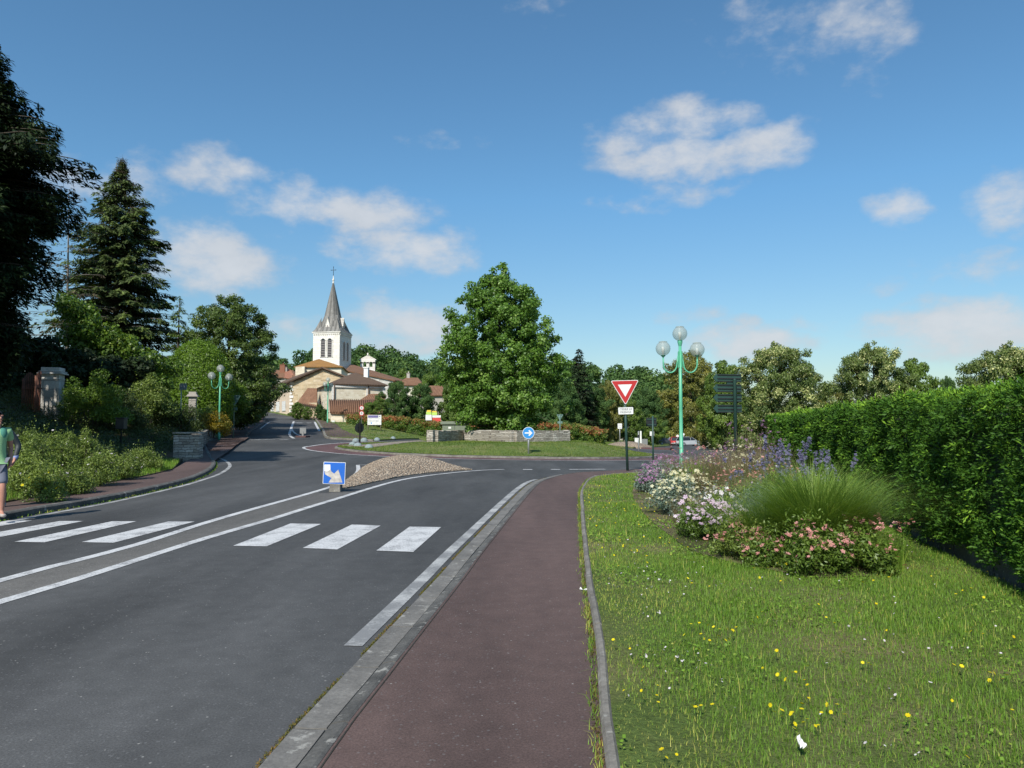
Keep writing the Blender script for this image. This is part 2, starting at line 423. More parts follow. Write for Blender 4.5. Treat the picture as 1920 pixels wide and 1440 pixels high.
def gravel(name, c1, c2, c3, scale=9, bs=.8):
    m, t, b = newmat(name); o = coords(t)
    v = nd(t, 'ShaderNodeTexVoronoi'); v.inputs['Scale'].default_value = scale; t.links.new(o, v.inputs['Vector'])
    hs = nd(t, 'ShaderNodeSeparateColor'); t.links.new(v.outputs['Color'], hs.inputs[0])
    c = ramp(t, hs.outputs[0], [(0, c1), (.5, c2), (1, c3)])
    e = nd(t, 'ShaderNodeTexVoronoi', feature='DISTANCE_TO_EDGE'); e.inputs['Scale'].default_value = scale; t.links.new(o, e.inputs['Vector'])
    c = mixc(t, ramp(t, e.outputs['Distance'], [(.03, 1.0), (.1, 0.0)]), c, tuple(x*.45 for x in c1))
    c = mixc(t, .4, c, ramp(t, tnoise(t, o, 60, 3), [(.3, .35), (.7, .65)]), 'OVERLAY')
    t.links.new(c, b.inputs['Base Color']); b.inputs['Roughness'].default_value = .9
    bump(t, b, ramp(t, e.outputs['Distance'], [(0, 0.0), (.25, 1.0)]), bs, .04); return m
M['cobble'] = gravel('cobblestones', (.30, .22, .155), (.45, .345, .245), (.56, .46, .34), 10.5, .9)
M['pebble'] = gravel('set_pebbles', (.22, .18, .15), (.32, .27, .22), (.42, .37, .31), 9, .6)
M['grit'] = asphalt('gritty_asphalt', .10, (1.06, 1.0, .92), 4.5, .3)[0]
def grassmat(name, g1, g2, dry, amt=.5, sc=.6):
    m, t, b = newmat(name); o = coords(t)
    n = tnoise(t, o, 1.6, 6, .65); nf = tnoise(t, o, 30, 5, .75); nd_ = tnoise(t, o, sc, 5, .6)
    c = ramp(t, n, [(.3, g1), (.7, g2)])
    c = mixc(t, ramp(t, nd_, [(.5-.1*amt, 0.0), (.72-.1*amt, 1.0)]), c, dry)
    c = mixc(t, .8, c, ramp(t, nf, [(.3, .22), (.7, .78)]), 'OVERLAY')
    t.links.new(c, b.inputs['Base Color']); b.inputs['Roughness'].default_value = .9
    b.inputs['Specular IOR Level'].default_value = .15
    bump(t, b, nf, .8, .05); return m
M['lawn'] = grassmat('lawn_soil', (.085, .125, .03), (.11, .155, .038), (.20, .17, .085), .4)
M['grass_far'] = grassmat('mown_grass', (.075, .12, .03), (.13, .18, .05), (.19, .19, .08), .4)
M['earth'] = grassmat('weedy_earth', (.045, .06, .02), (.09, .08, .045), (.15, .11, .075), .8)
M['ground'] = grassmat('countryside', (.03, .055, .015), (.05, .08, .022), (.07, .085, .03), .3, .05)
# foliage
M['tulip'] = leafmat('bright_green_leaves', (0.056, 0.121, 0.018), (0.117, 0.226, 0.028), (0.302, 0.419, 0.107), .30)
M['ever'] = leafmat('dark_evergreen_needles', (0.010, 0.020, 0.009), (0.020, 0.036, 0.012), (0.034, 0.060, 0.017), .12, .6, .2)
M['spruce'] = leafmat('fir_needles', (0.041, 0.062, 0.024), (0.081, 0.113, 0.036), (0.152, 0.209, 0.049), .18, .6, .2)
M['brownish'] = leafmat('dry_inner_twigs', (0.060, 0.048, 0.031), (0.090, 0.074, 0.046), (0.120, 0.108, 0.055), .15, .8, .1)
M['elm'] = leafmat('olive_green_leaves', (0.045, 0.082, 0.016), (0.092, 0.140, 0.027), (0.173, 0.234, 0.041), .25)
M['ivy'] = leafmat('ivy_leaves', (0.051, 0.100, 0.013), (0.112, 0.190, 0.022), (0.223, 0.306, 0.027), .25)
M['dome'] = leafmat('clipped_conifer_leaves', (0.063, 0.123, 0.010), (0.133, 0.229, 0.017), (0.200, 0.317, 0.024), .22)
M['hill'] = leafmat('woodland_leaves', (0.037, 0.077, 0.024), (0.074, 0.137, 0.038), (0.134, 0.201, 0.050), .2, .6, .15)
M['oak'] = leafmat('mid_green_leaves', (0.057, 0.104, 0.017), (0.112, 0.180, 0.027), (0.203, 0.288, 0.048), .28)
M['chest'] = leafmat('olive_brown_leaves', (0.101, 0.104, 0.022), (0.173, 0.176, 0.035), (0.254, 0.234, 0.048), .22)
M['linden'] = leafmat('pale_flowering_leaves', (0.063, 0.102, 0.024), (0.154, 0.206, 0.051), (0.722, 0.693, 0.324), .28)
M['thuja'] = leafmat('hedge_sprays', (0.022, 0.065, 0.007), (0.061, 0.147, 0.014), (0.201, 0.354, 0.029), .10, .6, .2)
M['photinia'] = leafmat('red_green_hedge_leaves', (0.076, 0.152, 0.027), (0.144, 0.221, 0.037), (0.404, 0.134, 0.060), .25)
M['shrub'] = leafmat('shrub_leaves', (0.081, 0.122, 0.028), (0.173, 0.235, 0.046), (0.298, 0.367, 0.077), .25)
M['weeds'] = leafmat('rough_ground_cover', (0.034, 0.056, 0.014), (0.060, 0.090, 0.023), (0.101, 0.133, 0.035), .2)
M['yellowbush'] = leafmat('yellow_orange_blossom', (.07, .095, .012), (.26, .19, .015), (.42, .24, .02), .25)
M['blade'] = leafmat('grass_blades', (0.094, 0.184, 0.022), (0.176, 0.313, 0.037), (0.463, 0.439, 0.107), .30, .5, .25)
M['fountain'] = leafmat('fountain_grass_blades', (0.105, 0.187, 0.034), (0.209, 0.320, 0.055), (0.460, 0.530, 0.128), .28, .5, .3)
M['greyleaf'] = leafmat('silver_leaves', (.10, .15, .115), (.17, .23, .18), (.27, .33, .27), .2)
M['drygrass'] = leafmat('dry_flower_stalks', (.12, .105, .05), (.21, .17, .09), (.31, .22, .15), .25)
def petal(name, a, b_, c): return leafmat(name, a, b_, c, .3, .6, .1)
M['p_white'] = petal('white_petals', (.55, .5, .52), (.75, .68, .72), (.85, .8, .82))
M['p_lilac'] = petal('lilac_petals', (.5, .35, .5), (.68, .52, .64), (.8, .7, .78))
M['p_pink'] = petal('pink_petals', (.55, .22, .2), (.68, .32, .30), (.75, .45, .40))
M['p_cream'] = petal('cream_petals', (.52, .48, .27), (.68, .64, .42), (.8, .78, .62))
M['p_purple'] = petal('purple_petals', (.25, .12, .25), (.40, .22, .38), (.5, .3, .42))
M['p_blue'] = petal('blue_spire_petals', (.13, .12, .22), (.19, .18, .31), (.27, .25, .38))
M['p_yellow'] = petal('yellow_petals', (.65, .5, .01), (.8, .66, .02), (.85, .75, .05))
def bark(name, a, b_):
    m, t, b = newmat(name); o = coords(t)
    n = tnoise(t, o, 9, 6, .7, (1, 1, .25)); t.links.new(ramp(t, n, [(.3, a), (.7, b_)]), b.inputs['Base Color'])
    b.inputs['Roughness'].default_value = .9; bump(t, b, n, .7, .05); return m
M['bark'] = bark('brown_bark', (.035, .028, .02), (.10, .08, .06))
M['bark_pale'] = bark('pale_bark', (.10, .09, .075), (.24, .21, .18))
# building materials
def stonework(name, c1, c2, c3, mortar, bw=.45, bh=.22, bs=.6):
    m, t, b = newmat(name); o = coords(t)
    mp = nd(t, 'ShaderNodeMapping'); t.links.new(o, mp.inputs[0]); sp = nd(t, 'ShaderNodeSeparateXYZ'); t.links.new(mp.outputs[0], sp.inputs[0])
    cb = nd(t, 'ShaderNodeCombineXYZ'); wob = tnoise(t, o, 3, 3)
    t.links.new(mth(t, 'ADD', mth(t, 'ADD', sp.outputs[0], mth(t, 'MULTIPLY', sp.outputs[1], .83)), mth(t, 'MULTIPLY', wob, .25)), cb.inputs[0])
    t.links.new(mth(t, 'ADD', sp.outputs[2], mth(t, 'MULTIPLY', wob, .12)), cb.inputs[1])
    br = nd(t, 'ShaderNodeTexBrick'); t.links.new(cb.outputs[0], br.inputs['Vector']); br.inputs['Scale'].default_value = 1
    br.inputs['Brick Width'].default_value = bw; br.inputs['Row Height'].default_value = bh; br.inputs['Mortar Size'].default_value = bh*.09
    br.inputs['Color1'].default_value = (0, 0, 0, 1); br.inputs['Color2'].default_value = (1, 1, 1, 1); br.inputs['Mortar'].default_value = (.5, .5, .5, 1)
    br.squash = 1.5; br.squash_frequency = 3; br.inputs['Mortar Smooth'].default_value = .3
    c = ramp(t, br.outputs['Color'], [(0, c1), (.5, c2), (1, c3)])
    n = tnoise(t, o, 1.1, 5); c = mixc(t, .5, c, ramp(t, n, [(.3, .35), (.7, .65)]), 'OVERLAY')
    c = mixc(t, .5, c, ramp(t, tnoise(t, o, 14, 5, .7), [(.3, .3), (.7, .7)]), 'OVERLAY')
    c = mixc(t, br.outputs['Fac'], c, mortar); t.links.new(c, b.inputs['Base Color']); b.inputs['Roughness'].default_value = .9
    bump(t, b, mth(t, 'SUBTRACT', tnoise(t, o, 14, 4), mth(t, 'MULTIPLY', br.outputs['Fac'], .8)), bs, .04); return m
M['stone_wall'] = stonework('dry_stone', (.26, .23, .19), (.40, .36, .30), (.52, .48, .42), (.12, .10, .085), .34, .11, 1)
M['stone_dark'] = stonework('grey_dry_stone', (.13, .12, .105), (.20, .185, .165), (.27, .25, .225), (.05, .045, .04), .34, .12, 1)
M['rubble'] = stonework('rubble_masonry', (.36, .27, .16), (.48, .37, .23), (.56, .46, .32), (.50, .42, .29), .55, .28, .5)
M['rubble_pale'] = stonework('pale_rubble_masonry', (.54, .46, .33), (.63, .55, .42), (.70, .63, .50), (.64, .58, .46), .5, .25, .4)
M['ashlar'] = stonework('white_ashlar', (.66, .62, .56), (.70, .67, .61), (.74, .71, .66), (.58, .55, .50), 1.0, .42, .15)
M['ashlar_old'] = stonework('weathered_ashlar', (.40, .38, .34), (.50, .48, .44), (.58, .56, .52), (.36, .34, .31), .9, .4, .3)
M['render'] = plain('peach_render', (.62, .49, .36), .9, 0, .12, 1.2)
M['render_pale'] = plain('cream_render', (.60, .55, .45), .9, 0, .12, 1.0)
M['render_grey'] = plain('grey_render', (.36, .33, .29), .9, 0, .2, .8)
def roof(name, a, b_, c_, sc=.22, lichen=None):
    m, t, b = newmat(name); o = coords(t, 'UV')
    sp = nd(t, 'ShaderNodeSeparateXYZ'); t.links.new(o, sp.inputs[0])
    wv = mth(t, 'ABSOLUTE', mth(t, 'SINE', mth(t, 'MULTIPLY', sp.outputs[0], math.pi/sc)))
    rows = mth(t, 'FRACT', mth(t, 'MULTIPLY', sp.outputs[1], 2.6))
    n = tnoise(t, o, 1.3, 6, .7); n2 = tnoise(t, o, 9, 3, .7)
    c = ramp(t, mth(t, 'ADD', mth(t, 'MULTIPLY', n, .5), mth(t, 'MULTIPLY', n2, .5)), [(.33, a), (.5, b_), (.67, c_)])
    if lichen: c = mixc(t, ramp(t, tnoise(t, o, .5, 5), [(.42, 0.0), (.58, 1.0)]), c, lichen)
    c = mixc(t, mth(t, 'MULTIPLY', mth(t, 'SUBTRACT', 1.0, wv), .65), c, tuple(x*.35 for x in a))
    t.links.new(c, b.inputs['Base Color']); b.inputs['Roughness'].default_value = .9
    bump(t, b, mth(t, 'ADD', wv, mth(t, 'MULTIPLY', rows, .2)), .9, .08); return m
M['tile_brown'] = roof('brown_clay_tiles', (0.149, 0.073, 0.040), (0.253, 0.126, 0.069), (0.356, 0.199, 0.115))
M['tile_dark'] = roof('dark_weathered_tiles', (0.095, 0.060, 0.040), (0.146, 0.090, 0.057), (0.218, 0.144, 0.093), .2)
M['tile_orange'] = roof('lichen_orange_tiles', (.26, .12, .04), (.36, .18, .055), (.42, .24, .09), .25, (.40, .20, .05))
M['tile_red'] = roof('red_clay_tiles', (.30, .12, .07), (.40, .17, .10), (.46, .24, .16), .25)
M['slate'] = roof('grey_stone_spire', (.13, .125, .115), (.22, .21, .195), (.34, .325, .30), .9)
M['white'] = plain('white_paint', (.72, .72, .70), .5)
M['shutter'] = plain('shutter_paint', (.70, .68, .64), .6)
M['dark_glass'] = plain('dark_window_glass', (.02, .022, .025), .1, 0, .2, 3, 0)
M['louvre'] = plain('louvre_slats', (.30, .26, .25), .8)
M['black'] = plain('black_metal', (.018, .020, .020), .45)
M['signgreen'] = plain('dark_green_metal', (.022, .058, .046), .5, 0, .15, 5)
M['lampgreen'] = plain('lamp_post_green', (.09, .38, .23), .42, 0, .12, 3, .03)
M['galv'] = plain('galvanised_steel', (.30, .31, .31), .45, .4)
M['greygreen'] = plain('grey_green_sign_back', (.13, .22, .19), .5)
M['red'] = plain('sign_red', (.46, .028, .028), .4, 0, .06, 3, 0)
M['blue'] = plain('sign_blue', (.015, .12, .50), .4, 0, .08, 3, 0)
M['ltblue'] = plain('arrow_blue', (.03, .24, .58), .4, 0, .08, 3, 0)
M['worn_white'] = plain('worn_white_film', (.46, .42, .38), .7, 0, .35, 9, .1)
M['dome_stone'] = plain('blue_grey_concrete', (.22, .27, .28), .85, 0, .2, 8)
M['cabinet'] = plain('grey_green_cabinet', (.17, .20, .15), .6)
M['rust'] = plain('rusty_iron', (.16, .065, .04), .8, 0, .3, 8)
M['wood'] = plain('weathered_wood', (.22, .18, .13), .85)
M['lettering'] = plain('black_lettering', (.03, .03, .035), .6, 0, 0, 3, 0)
M['lettering_grey'] = plain('faded_lettering', (.28, .29, .33), .6, 0, 0, 3, 0)
M['banner_purple'] = plain('purple_band', (.14, .12, .30), .6)
M['b_yellow'] = plain('yellow_board', (.75, .55, .06), .6); M['b_green'] = plain('lime_board', (.45, .65, .12), .6)
M['b_red'] = plain('red_board', (.60, .06, .05), .6)
def globe():
    m, t, b = newmat('lamp_globe'); b.inputs['Base Color'].default_value = (.50, .53, .50, 1); b.inputs['Roughness'].default_value = .18
    o = coords(t); sp = nd(t, 'ShaderNodeSeparateXYZ'); t.links.new(o, sp.inputs[0])
    rib = mth(t, 'SINE', mth(t, 'MULTIPLY', sp.outputs[2], 160.0)); bump(t, b, rib, .35, .01)
    tr = nd(t, 'ShaderNodeBsdfTransparent'); tr.inputs[0].default_value = (.86, .9, .88, 1)
    ms = nd(t, 'ShaderNodeMixShader'); ms.inputs[0].default_value = .60
    t.links.new(b.outputs[0], ms.inputs[1]); t.links.new(tr.outputs[0], ms.inputs[2]); t.links.new(ms.outputs[0], t.nodes['Material Output'].inputs[0]); return m
M['globe'] = globe()

M['joint'] = plain('dark_joint_dirt', (.025, .024, .018), .95, 0, .5, 20, 0)
M['moss'] = leafmat('mossy_weeds', (.09, .085, .02), (.13, .13, .03), (.26, .14, .05), .2, .8, .1)
M['soil'] = grassmat('bare_bed_soil', (.06, .075, .025), (.12, .10, .055), (.20, .15, .10), .9, 1.5)
# ------------------------------------------------------------------ the setting: ground, road, kerbs, markings
def struct(o, label=None): tag(o, label, kind='structure'); return o
def Gs(pts, off=0.0): return [G(px, py, off) for px, py in pts]

# countryside base reaching the horizon (lattice finer near the camera)
def far_z(x, y): return T(x, y)
def hill_z(x, y):
    """wooded rise behind the village"""
    x = np.asarray(x, float); y = np.asarray(y, float)
    u = x/np.maximum(y, 1)
    h = 19.5*ss(y, 190, 330)*(1-.7*ss(u, .14, .42))*(1-.25*ss(-u, .2, .5))
    return h + 2.5*np.sin(x*.021+1.3)*ss(y, 200, 300)
def gz(x, y): return T(x, y)+hill_z(x, y)
def grid_mesh(name, xs, ys, zf, mat):
    X, Y = np.meshgrid(xs, ys); Z = zf(X, Y); V = np.stack([X, Y, Z], -1).reshape(-1, 3)
    nx, ny = len(xs), len(ys); i = np.arange(nx-1)[None, :]+nx*np.arange(ny-1)[:, None]
    F = np.stack([i, i+1, i+nx+1, i+nx], -1).reshape(-1, 4)
    return link(name, mesh_np(name, V, F, smooth=True), mat)
xs = np.concatenate([np.linspace(-1500, -130, 22)[:-1], np.arange(-130, 130, 3), np.linspace(130, 1500, 22)])
ys = np.concatenate([np.linspace(-300, -12, 8)[:-1], np.arange(-12, 200, 3), np.arange(200, 460, 8), np.linspace(470, 2500, 14)])
struct(grid_mesh('ground', xs, ys, lambda x, y: gz(x, y)-.22, M['ground']))

# road sheet
struct(grid_mesh('road', np.arange(-46, 62, 1.0), np.arange(-6, 190, 1.0), T, M['asphalt']))

# ---- right side: gutter, kerb, maroon footpath, stone edging, lawn
PATH_L = [(-1.32, -4), (-1.08, 0)] + Gs([(597, 1437), (722, 1271), (866, 1087), (924, 1010), (1006, 911), (1037, 896), (1079, 887), (1131, 884)], .03)
ISL_C = (-1.0, 48.0)
def ring(r, a0, a1, n=24):     # angles in degrees, 0 = +x, counter-clockwise
    return [(ISL_C[0]+r*math.cos(math.radians(a0+(a1-a0)*i/n)), ISL_C[1]+r*math.sin(math.radians(a0+(a1-a0)*i/n))) for i in range(n+1)]
RO = 20.4
PATH_L = PATH_L + [p for p in ring(RO+.6, -74, -38, 10)]
PATH_L = smooth_line(PATH_L, .4)
PATH_R = [(0.0, -4), (.27, 0)] + Gs([(1150, 1440), (1125, 1200), (1102, 1058), (1092, 943), (1093, 916), (1108, 896), (1131, 891), (1179, 886.5)], .08)
PATH_R = PATH_R + [p for p in ring(RO+2.3, -70, -38, 8) if p[0] > PATH_R[-1][0]+.4]
PATH_R = smooth_line(PATH_R, .4)
struct(sheet('footpath', PATH_L+list(reversed(PATH_R)), .045, M['maroon'], skirt=.1, step=1))
kl = [p for p in PATH_L if p[1] < 25.5]
struct(segmented('gutter', kl, [(.292, -.01), (.288, .012), (.21, .006), (.117, .010), (.112, -.01)], M['gutter'], 1.0, .022, jit=.002))
struct(segmented('kerb', PATH_L, [(.110, -.01), (.108, .012), (.085, .038), (.015, .052), (-.004, .046), (-.004, 0)], M['kerb'], 1.0, .022, jit=.004))
struct(profile_ribbon('kerb_joint', PATH_L, [(.106, .004), (-.030, .0485)], M['joint']))
struct(segmented('lawn_edging', PATH_R, [(.032, .0), (.036, .07), (.020, .092), (-.012, .096), (-.036, .07), (-.038, 0)], M['kerb_light'], .98, .012, jit=.007))
HDX = .235
def hedge_x(y): return 4.57+HDX*(y-6.6)
LAWN = [p for p in offset_line(PATH_R, -.03)] + [(15.4, 33.5), (13.5, 30.0), (hedge_x(27)+.3, 27), (hedge_x(7)+.05, 7), (hedge_x(-4), -4)]
def lawn_z(x, y):
    return T(x, y)+.05+.03*ss(y, 0, 3)
struct(sheet('lawn', LAWN, 0, M['lawn'], zf=lawn_z, skirt=.15, step=.5))

BEDP = smooth_line([(3.0, 7.5), (3.7, 7.6), (4.25, 8.4), (4.6, 9.8), (5.1, 12), (6.0, 15.5), (7.0, 20), (6.6, 22.6), (5.0, 22.8), (3.6, 20.8), (2.75, 17), (2.3, 13), (2.2, 10.4), (2.25, 8.8), (3.0, 7.5)], .5)[:-1]
struct(sheet('flower_bed_soil', BEDP, .012, M['soil'], zf=lawn_z, skirt=0, step=.5))

# ---- roundabout: apron, kerb, grassed mound, pebbled wedge
R_A, R_K = 11.9, 10.1
struct(sheet('roundabout_apron', ring(R_A, 0, 360, 72)[:-1], .008, M['maroon2'], skirt=.02))
struct(profile_ribbon('apron_line', ring(R_A+.12, 0, 360, 90), [(.09, .010), (-.09, .010)], M['paint']))
struct(profile_ribbon('island_kerb', ring(R_K, 0, 360, 120), [(-.09, .0), (-.08, .09), (.06, .11)], M['kerb_light'], jitter=.02))
def isl_z(x, y):
    d = R_K-np.hypot(np.asarray(x, float)-ISL_C[0], np.asarray(y, float)-ISL_C[1]); k = ss(d, 0, 5.0)
    return (1-k)*(T(x, y)+.12)+k*.66
def disk(name, R, zf, mat, cut=None, nr=26, na=110):
    V = [(ISL_C[0], ISL_C[1], float(zf(*ISL_C)))]; F = []
    for i in range(1, nr+1):
        for k in range(na):
            r = R*i/nr; a = 2*math.pi*k/na; x = ISL_C[0]+r*math.cos(a); y = ISL_C[1]+r*math.sin(a)
            V.append((x, y, float(zf(x, y))))
    for k in range(na): F.append((0, 1+k, 1+(k+1) % na))
    for i in range(nr-1):
        for k in range(na):
            a = 1+i*na; b = a+na; F.append((a+k, b+k, b+(k+1) % na, a+(k+1) % na))
    me = bpy.data.meshes.new(name); me.from_pydata(V, [], F); me.shade_smooth(); return link(name, me, mat)
struct(disk('roundabout_island', R_K-.08, isl_z, M['grass_far']))
wedge = [G(px, py, .12) for px, py in [(641, 836), (652, 831.5), (700, 824), (760, 821)]] + [(-6.6, 50.5), (-5.0, 46.2), (-6.9, 44.6), (-8.0, 43.5), (-10.0, 45.6)]
wedge = [p for p in wedge if math.hypot(p[0]-ISL_C[0], p[1]-ISL_C[1]) < R_K-.05]
WC = (sum(p[0] for p in wedge)/len(wedge), sum(p[1] for p in wedge)/len(wedge))
wedge = sorted(wedge, key=lambda p: math.atan2(p[1]-WC[1], p[0]-WC[0]))
struct(sheet('pebble_paving', wedge, .03, M['pebble'], zf=isl_z, step=.6, skirt=.1))

# ---- splitter mound of cobbles between the lanes
mf = smooth_line(Gs([(622, 921), (650, 916), (700, 905), (760, 893), (830, 884.5), (885, 881)]), .6)
mb = smooth_line([mf[-1]]+Gs([(840, 876), (800, 872.5), (735, 871), (700, 872), (682, 876), (670, 886), (650, 900), (622, 921)]), .6)
MOUND = mf+mb[1:-1]
def mound_z(x, y):
    x = np.asarray(x, float); d = dist_line(MOUND+[MOUND[0]], x, y)
    k = (.22+.78*ss(y, 18.5, 27.5))*(.35+.65*ss(-x, 1.2, 3.4))
    return T(x, y)+.03+.55*k*(1-np.exp(-np.maximum(d, 0)*1.15))+.012*np.sin(x*31+y*17)*np.sin(y*27-x*9)
struct(sheet('cobbled_island', MOUND, 0, M['cobble'], zf=mound_z, step=.12, skirt=.05))

# ---- markings
def line(name, pts, wd, mat='paint', off=.005, step=.5):
    p = smooth_line(pts, step); return struct(profile_ribbon(name, p, [(wd/2, off), (-wd/2, off)], M[mat]))
LA = Gs([(0, 1129), (129, 1091), (258, 1050), (387, 1009), (517, 971), (613, 941), (760, 898.5), (880, 883.5), (945, 880.2)])
LB = Gs([(0, 1089), (129, 1055), (258, 1021), (387, 980), (484, 952), (560, 931), (620, 913), (655, 899), (671, 884), (671, 872)])
LA = [(-5.0, -5), (-4.85, 2)]+LA; LB = [(-5.65, -5), (-5.55, 2)]+LB
line('road_marking', LA, .15); line('road_marking', LB, .15)
la = smooth_line(LA, .5); lb = smooth_line(LB[:-3], .5)
struct(sheet('gravelly_strip', [p for p in la if p[1] < 18.6]+[G(600, 925)]+list(reversed(offset_line([p for p in lb if p[1] < 18.6], -.09))), .003, M['grit'], skirt=0, step=1))
wl = [p for p in PATH_L if 5.35 < p[1] < 22.5]
struct(profile_ribbon('road_marking', wl, [(.505, .005), (.365, .005)], M['paint_worn']))
line('road_marking', [(-8.05, -5), (-8.05, 5)]+Gs([(55, 971), (130, 957), (219, 940), (339, 912), (380, 900), (413, 888), (431, 874), (423, 864), (405, 857)]), .13, 'paint_worn')
for q in ([(437, 1024), (500, 1025), (602, 983), (545, 982)], [(568, 1028), (632, 1031), (714, 986), (660, 984)], [(706, 1033), (775, 1035.5), (827, 989), (768, 988)],
          [(27, 1016.5), (83, 1017.5), (256, 978), (210, 978)], [(153, 1017), (212, 1018.5), (365, 978.5), (315, 978.5)],
          [(-90, 1014), (-40, 1015), (157, 977.5), (112, 977.5)], [(-200, 1012), (-150, 1013), (60, 976.5), (15, 976.5)]):
    struct(sheet('zebra_stripe', Gs(q), .006, M['paint'], skirt=0, step=1))
# give-way dashes round the ring
def ring_at(px, r):     # angle on the ring that is seen at a photo column
    best = min(range(-120, -20), key=lambda a: abs((ISL_C[0]+r*math.cos(math.radians(a)))/(ISL_C[1]+r*math.sin(math.radians(a)))-(px-960)/FPX))
    return best
for a, b in ((975, 1000), (1037, 1050), (1072, 1094), (1108, 1126), (1190, 1222), (1240, 1262)):
    A, B = ring_at(a, RO-.2), ring_at(b, RO-.2)
    if B <= A: B = A+1
    struct(profile_ribbon('give_way_dash', ring(RO-.2, A, B, 5), [(.14, .006), (-.14, .006)], M['paint']))
line('road_marking', Gs([(672, 871.5), (735, 871.5)]), .10)

# ---- left side: kerb, footway, stone wall line, bank
KL = [(-8.25, -5), (-8.2, 6)]+Gs([(0, 977), (90, 960), (174, 945), (240, 932), (284, 922), (340, 908), (374, 896), (398, 882), (403, 870), (396, 860)], 0)
KL = smooth_line(KL, .5)
FB = [(-9.6, -5), (-9.5, 6)]+Gs([(19, 940), (113, 919), (180, 908), (268, 893), (323, 880)], .12)
FB = smooth_line(FB, .6)
WALL = [(-14.1, 31.2), (-15.2, 35), (-17.4, 41.5), (-20.3, 49.5), (-22.4, 56), (-26.4, 68), (-31.7, 83), (-40, 104)]
KL2 = [KL[-1]]+[(-14.4, 34.6), (-15.9, 38.5)]+Gs([(386, 833), (411, 826), (440, 824), (468, 823)], .1)
KL2b = Gs([(462, 815), (472, 806), (484, 798), (497, 790), (496, 781)], .1)
footL = KL+[(-13.6, 33.6), (-14.9, 36.5)]+Gs([(386, 832), (411, 826), (440, 824), (466, 823)], 0)+KL2b
backL = list(reversed(FB+[(-13.6, 31.4)]+[(-14.8, 35), (-17.0, 41.5), (-19.9, 49.5), (-22.0, 56), (-26.0, 68), (-31.3, 83), (-39.6, 104)]))
struct(sheet('footway', footL+backL, .11, M['maroon'], skirt=.2, step=1))
struct(profile_ribbon('kerb', KL, [(-.02, 0), (-.02, .10), (.02, .125), (.13, .125)], M['kerb'], jitter=.006))
k2 = smooth_line(footL[len(KL)-1:], .6)
struct(profile_ribbon('kerb', k2, [(-.02, 0), (-.02, .10), (.02, .125), (.13, .125)], M['kerb'], jitter=.004))
BANKF = FB+[(-13.9, 31.3)]+WALL[1:]
BANK = BANKF+[(-60, 104), (-60, -5)]
def bank_z(x, y):
    x = np.asarray(x, float); y = np.asarray(y, float); d = dist_line(BANKF, x, y)
    base = .14+.62*ss(y, 31, 36)*ss(d, .2, .6)
    h = base+(1.9-.5*ss(y, 45, 80))*ss(d, 0.2, 9)
    h = h+.06*np.sin(x*2.3+y)*np.sin(y*1.7)*ss(d, .3, 2)
    return T(x, y)+h
struct(sheet('bank', BANK, 0, M['earth'], zf=bank_z, step=1.0, skirt=.3))
def dB(x, y): return bank_z(x, y)

# ---- far verges
V1 = Gs([(612, 822), (640, 824.5), (670, 826), (700, 827.5)])+[(-8.4, 67.0)]+[p for p in reversed(ring(RO-.6, 68, 108, 8))]+[(11.2, 68.5), (13.5, 76), (20, 100), (33, 150), (42, 186), (-44, 186), (-41, 122)]+Gs([(545, 781)])+Gs([(590, 787), (597, 797)])
struct(sheet('verge', V1, .10, M['grass_far'], skirt=.2, step=2))
struct(sheet('footway', Gs([(611, 821), (604, 808), (598, 797), (591, 787), (545, 782)])+Gs([(590, 783)], 0)+[(-22.6, 88), (-18.4, 78)]+Gs([(640, 807), (660, 816), (690, 824)]), .13, M['maroon'], skirt=.05, step=1.5))
struct(profile_ribbon('kerb', smooth_line(Gs([(700, 827.5), (670, 826), (640, 824.5), (612, 822), (604, 809), (598, 798), (591, 788)]), .6), [(.0, 0), (.0, .14), (-.18, .14)], M['kerb_light']))
V2 = [(20.5, 50), (22.5, 62), (25.5, 78), (33, 110), (47, 160), (56, 186), (61, 186), (61, 20), (20, 24), (15.5, 30), (15.0, 33.3), (18, 38)]
struct(sheet('verge', V2, .10, M['grass_far'], skirt=.2, step=2))
struct(profile_ribbon('kerb', smooth_line([(18, 38), (20.5, 50), (22.5, 62), (25.5, 78), (33, 110), (47, 160)], 1), [(.08, 0), (.08, .14), (-.2, .14)], M['kerb_light']))
# behind the right hedge
V3 = [(hedge_x(-5)+.4, -5), (hedge_x(27)+.6, 27), (14.5, 29), (20, 23.8), (61, 19.8), (61, -5)]
struct(sheet('garden_ground', V3, .07, M['grass_far'], skirt=.2, step=2))
# left street markings
line('road_marking', Gs([(502, 824.0), (470, 825.5)])[::-1], .1)
line('road_marking', Gs([(551, 822), (543, 815), (545, 806), (548, 797), (551, 790)]), .22)
line('road_marking', Gs([(572, 819), (558, 815), (549, 808), (546, 800)]), .16)
line('road_marking', Gs([(599, 808), (594, 799), (590, 791)]), .22)
line('road_marking', Gs([(488, 804), (497, 797), (506, 791)]), .12)
for a, b in ((468, 488), (496, 516), (524, 540)):
    line('road_marking', Gs([(a, 824.3), (b, 824)]), .14)
for a, b in ((554, 567), (575, 584)):
    line('road_marking', Gs([(a, 793), (b, 793)]), .5)
# right road markings
line('road_marking', Gs([(1208, 838), (1222, 840), (1240, 843)]), .14)
line('road_marking', Gs([(1216, 833.0), (1226, 834)]), .3)
struct(sheet('brick_splitter', [(12.0, 69), (14.6, 76.0), (16.6, 76.4), (14.6, 68.6)], .14, M['maroon2'], skirt=.2, step=1))
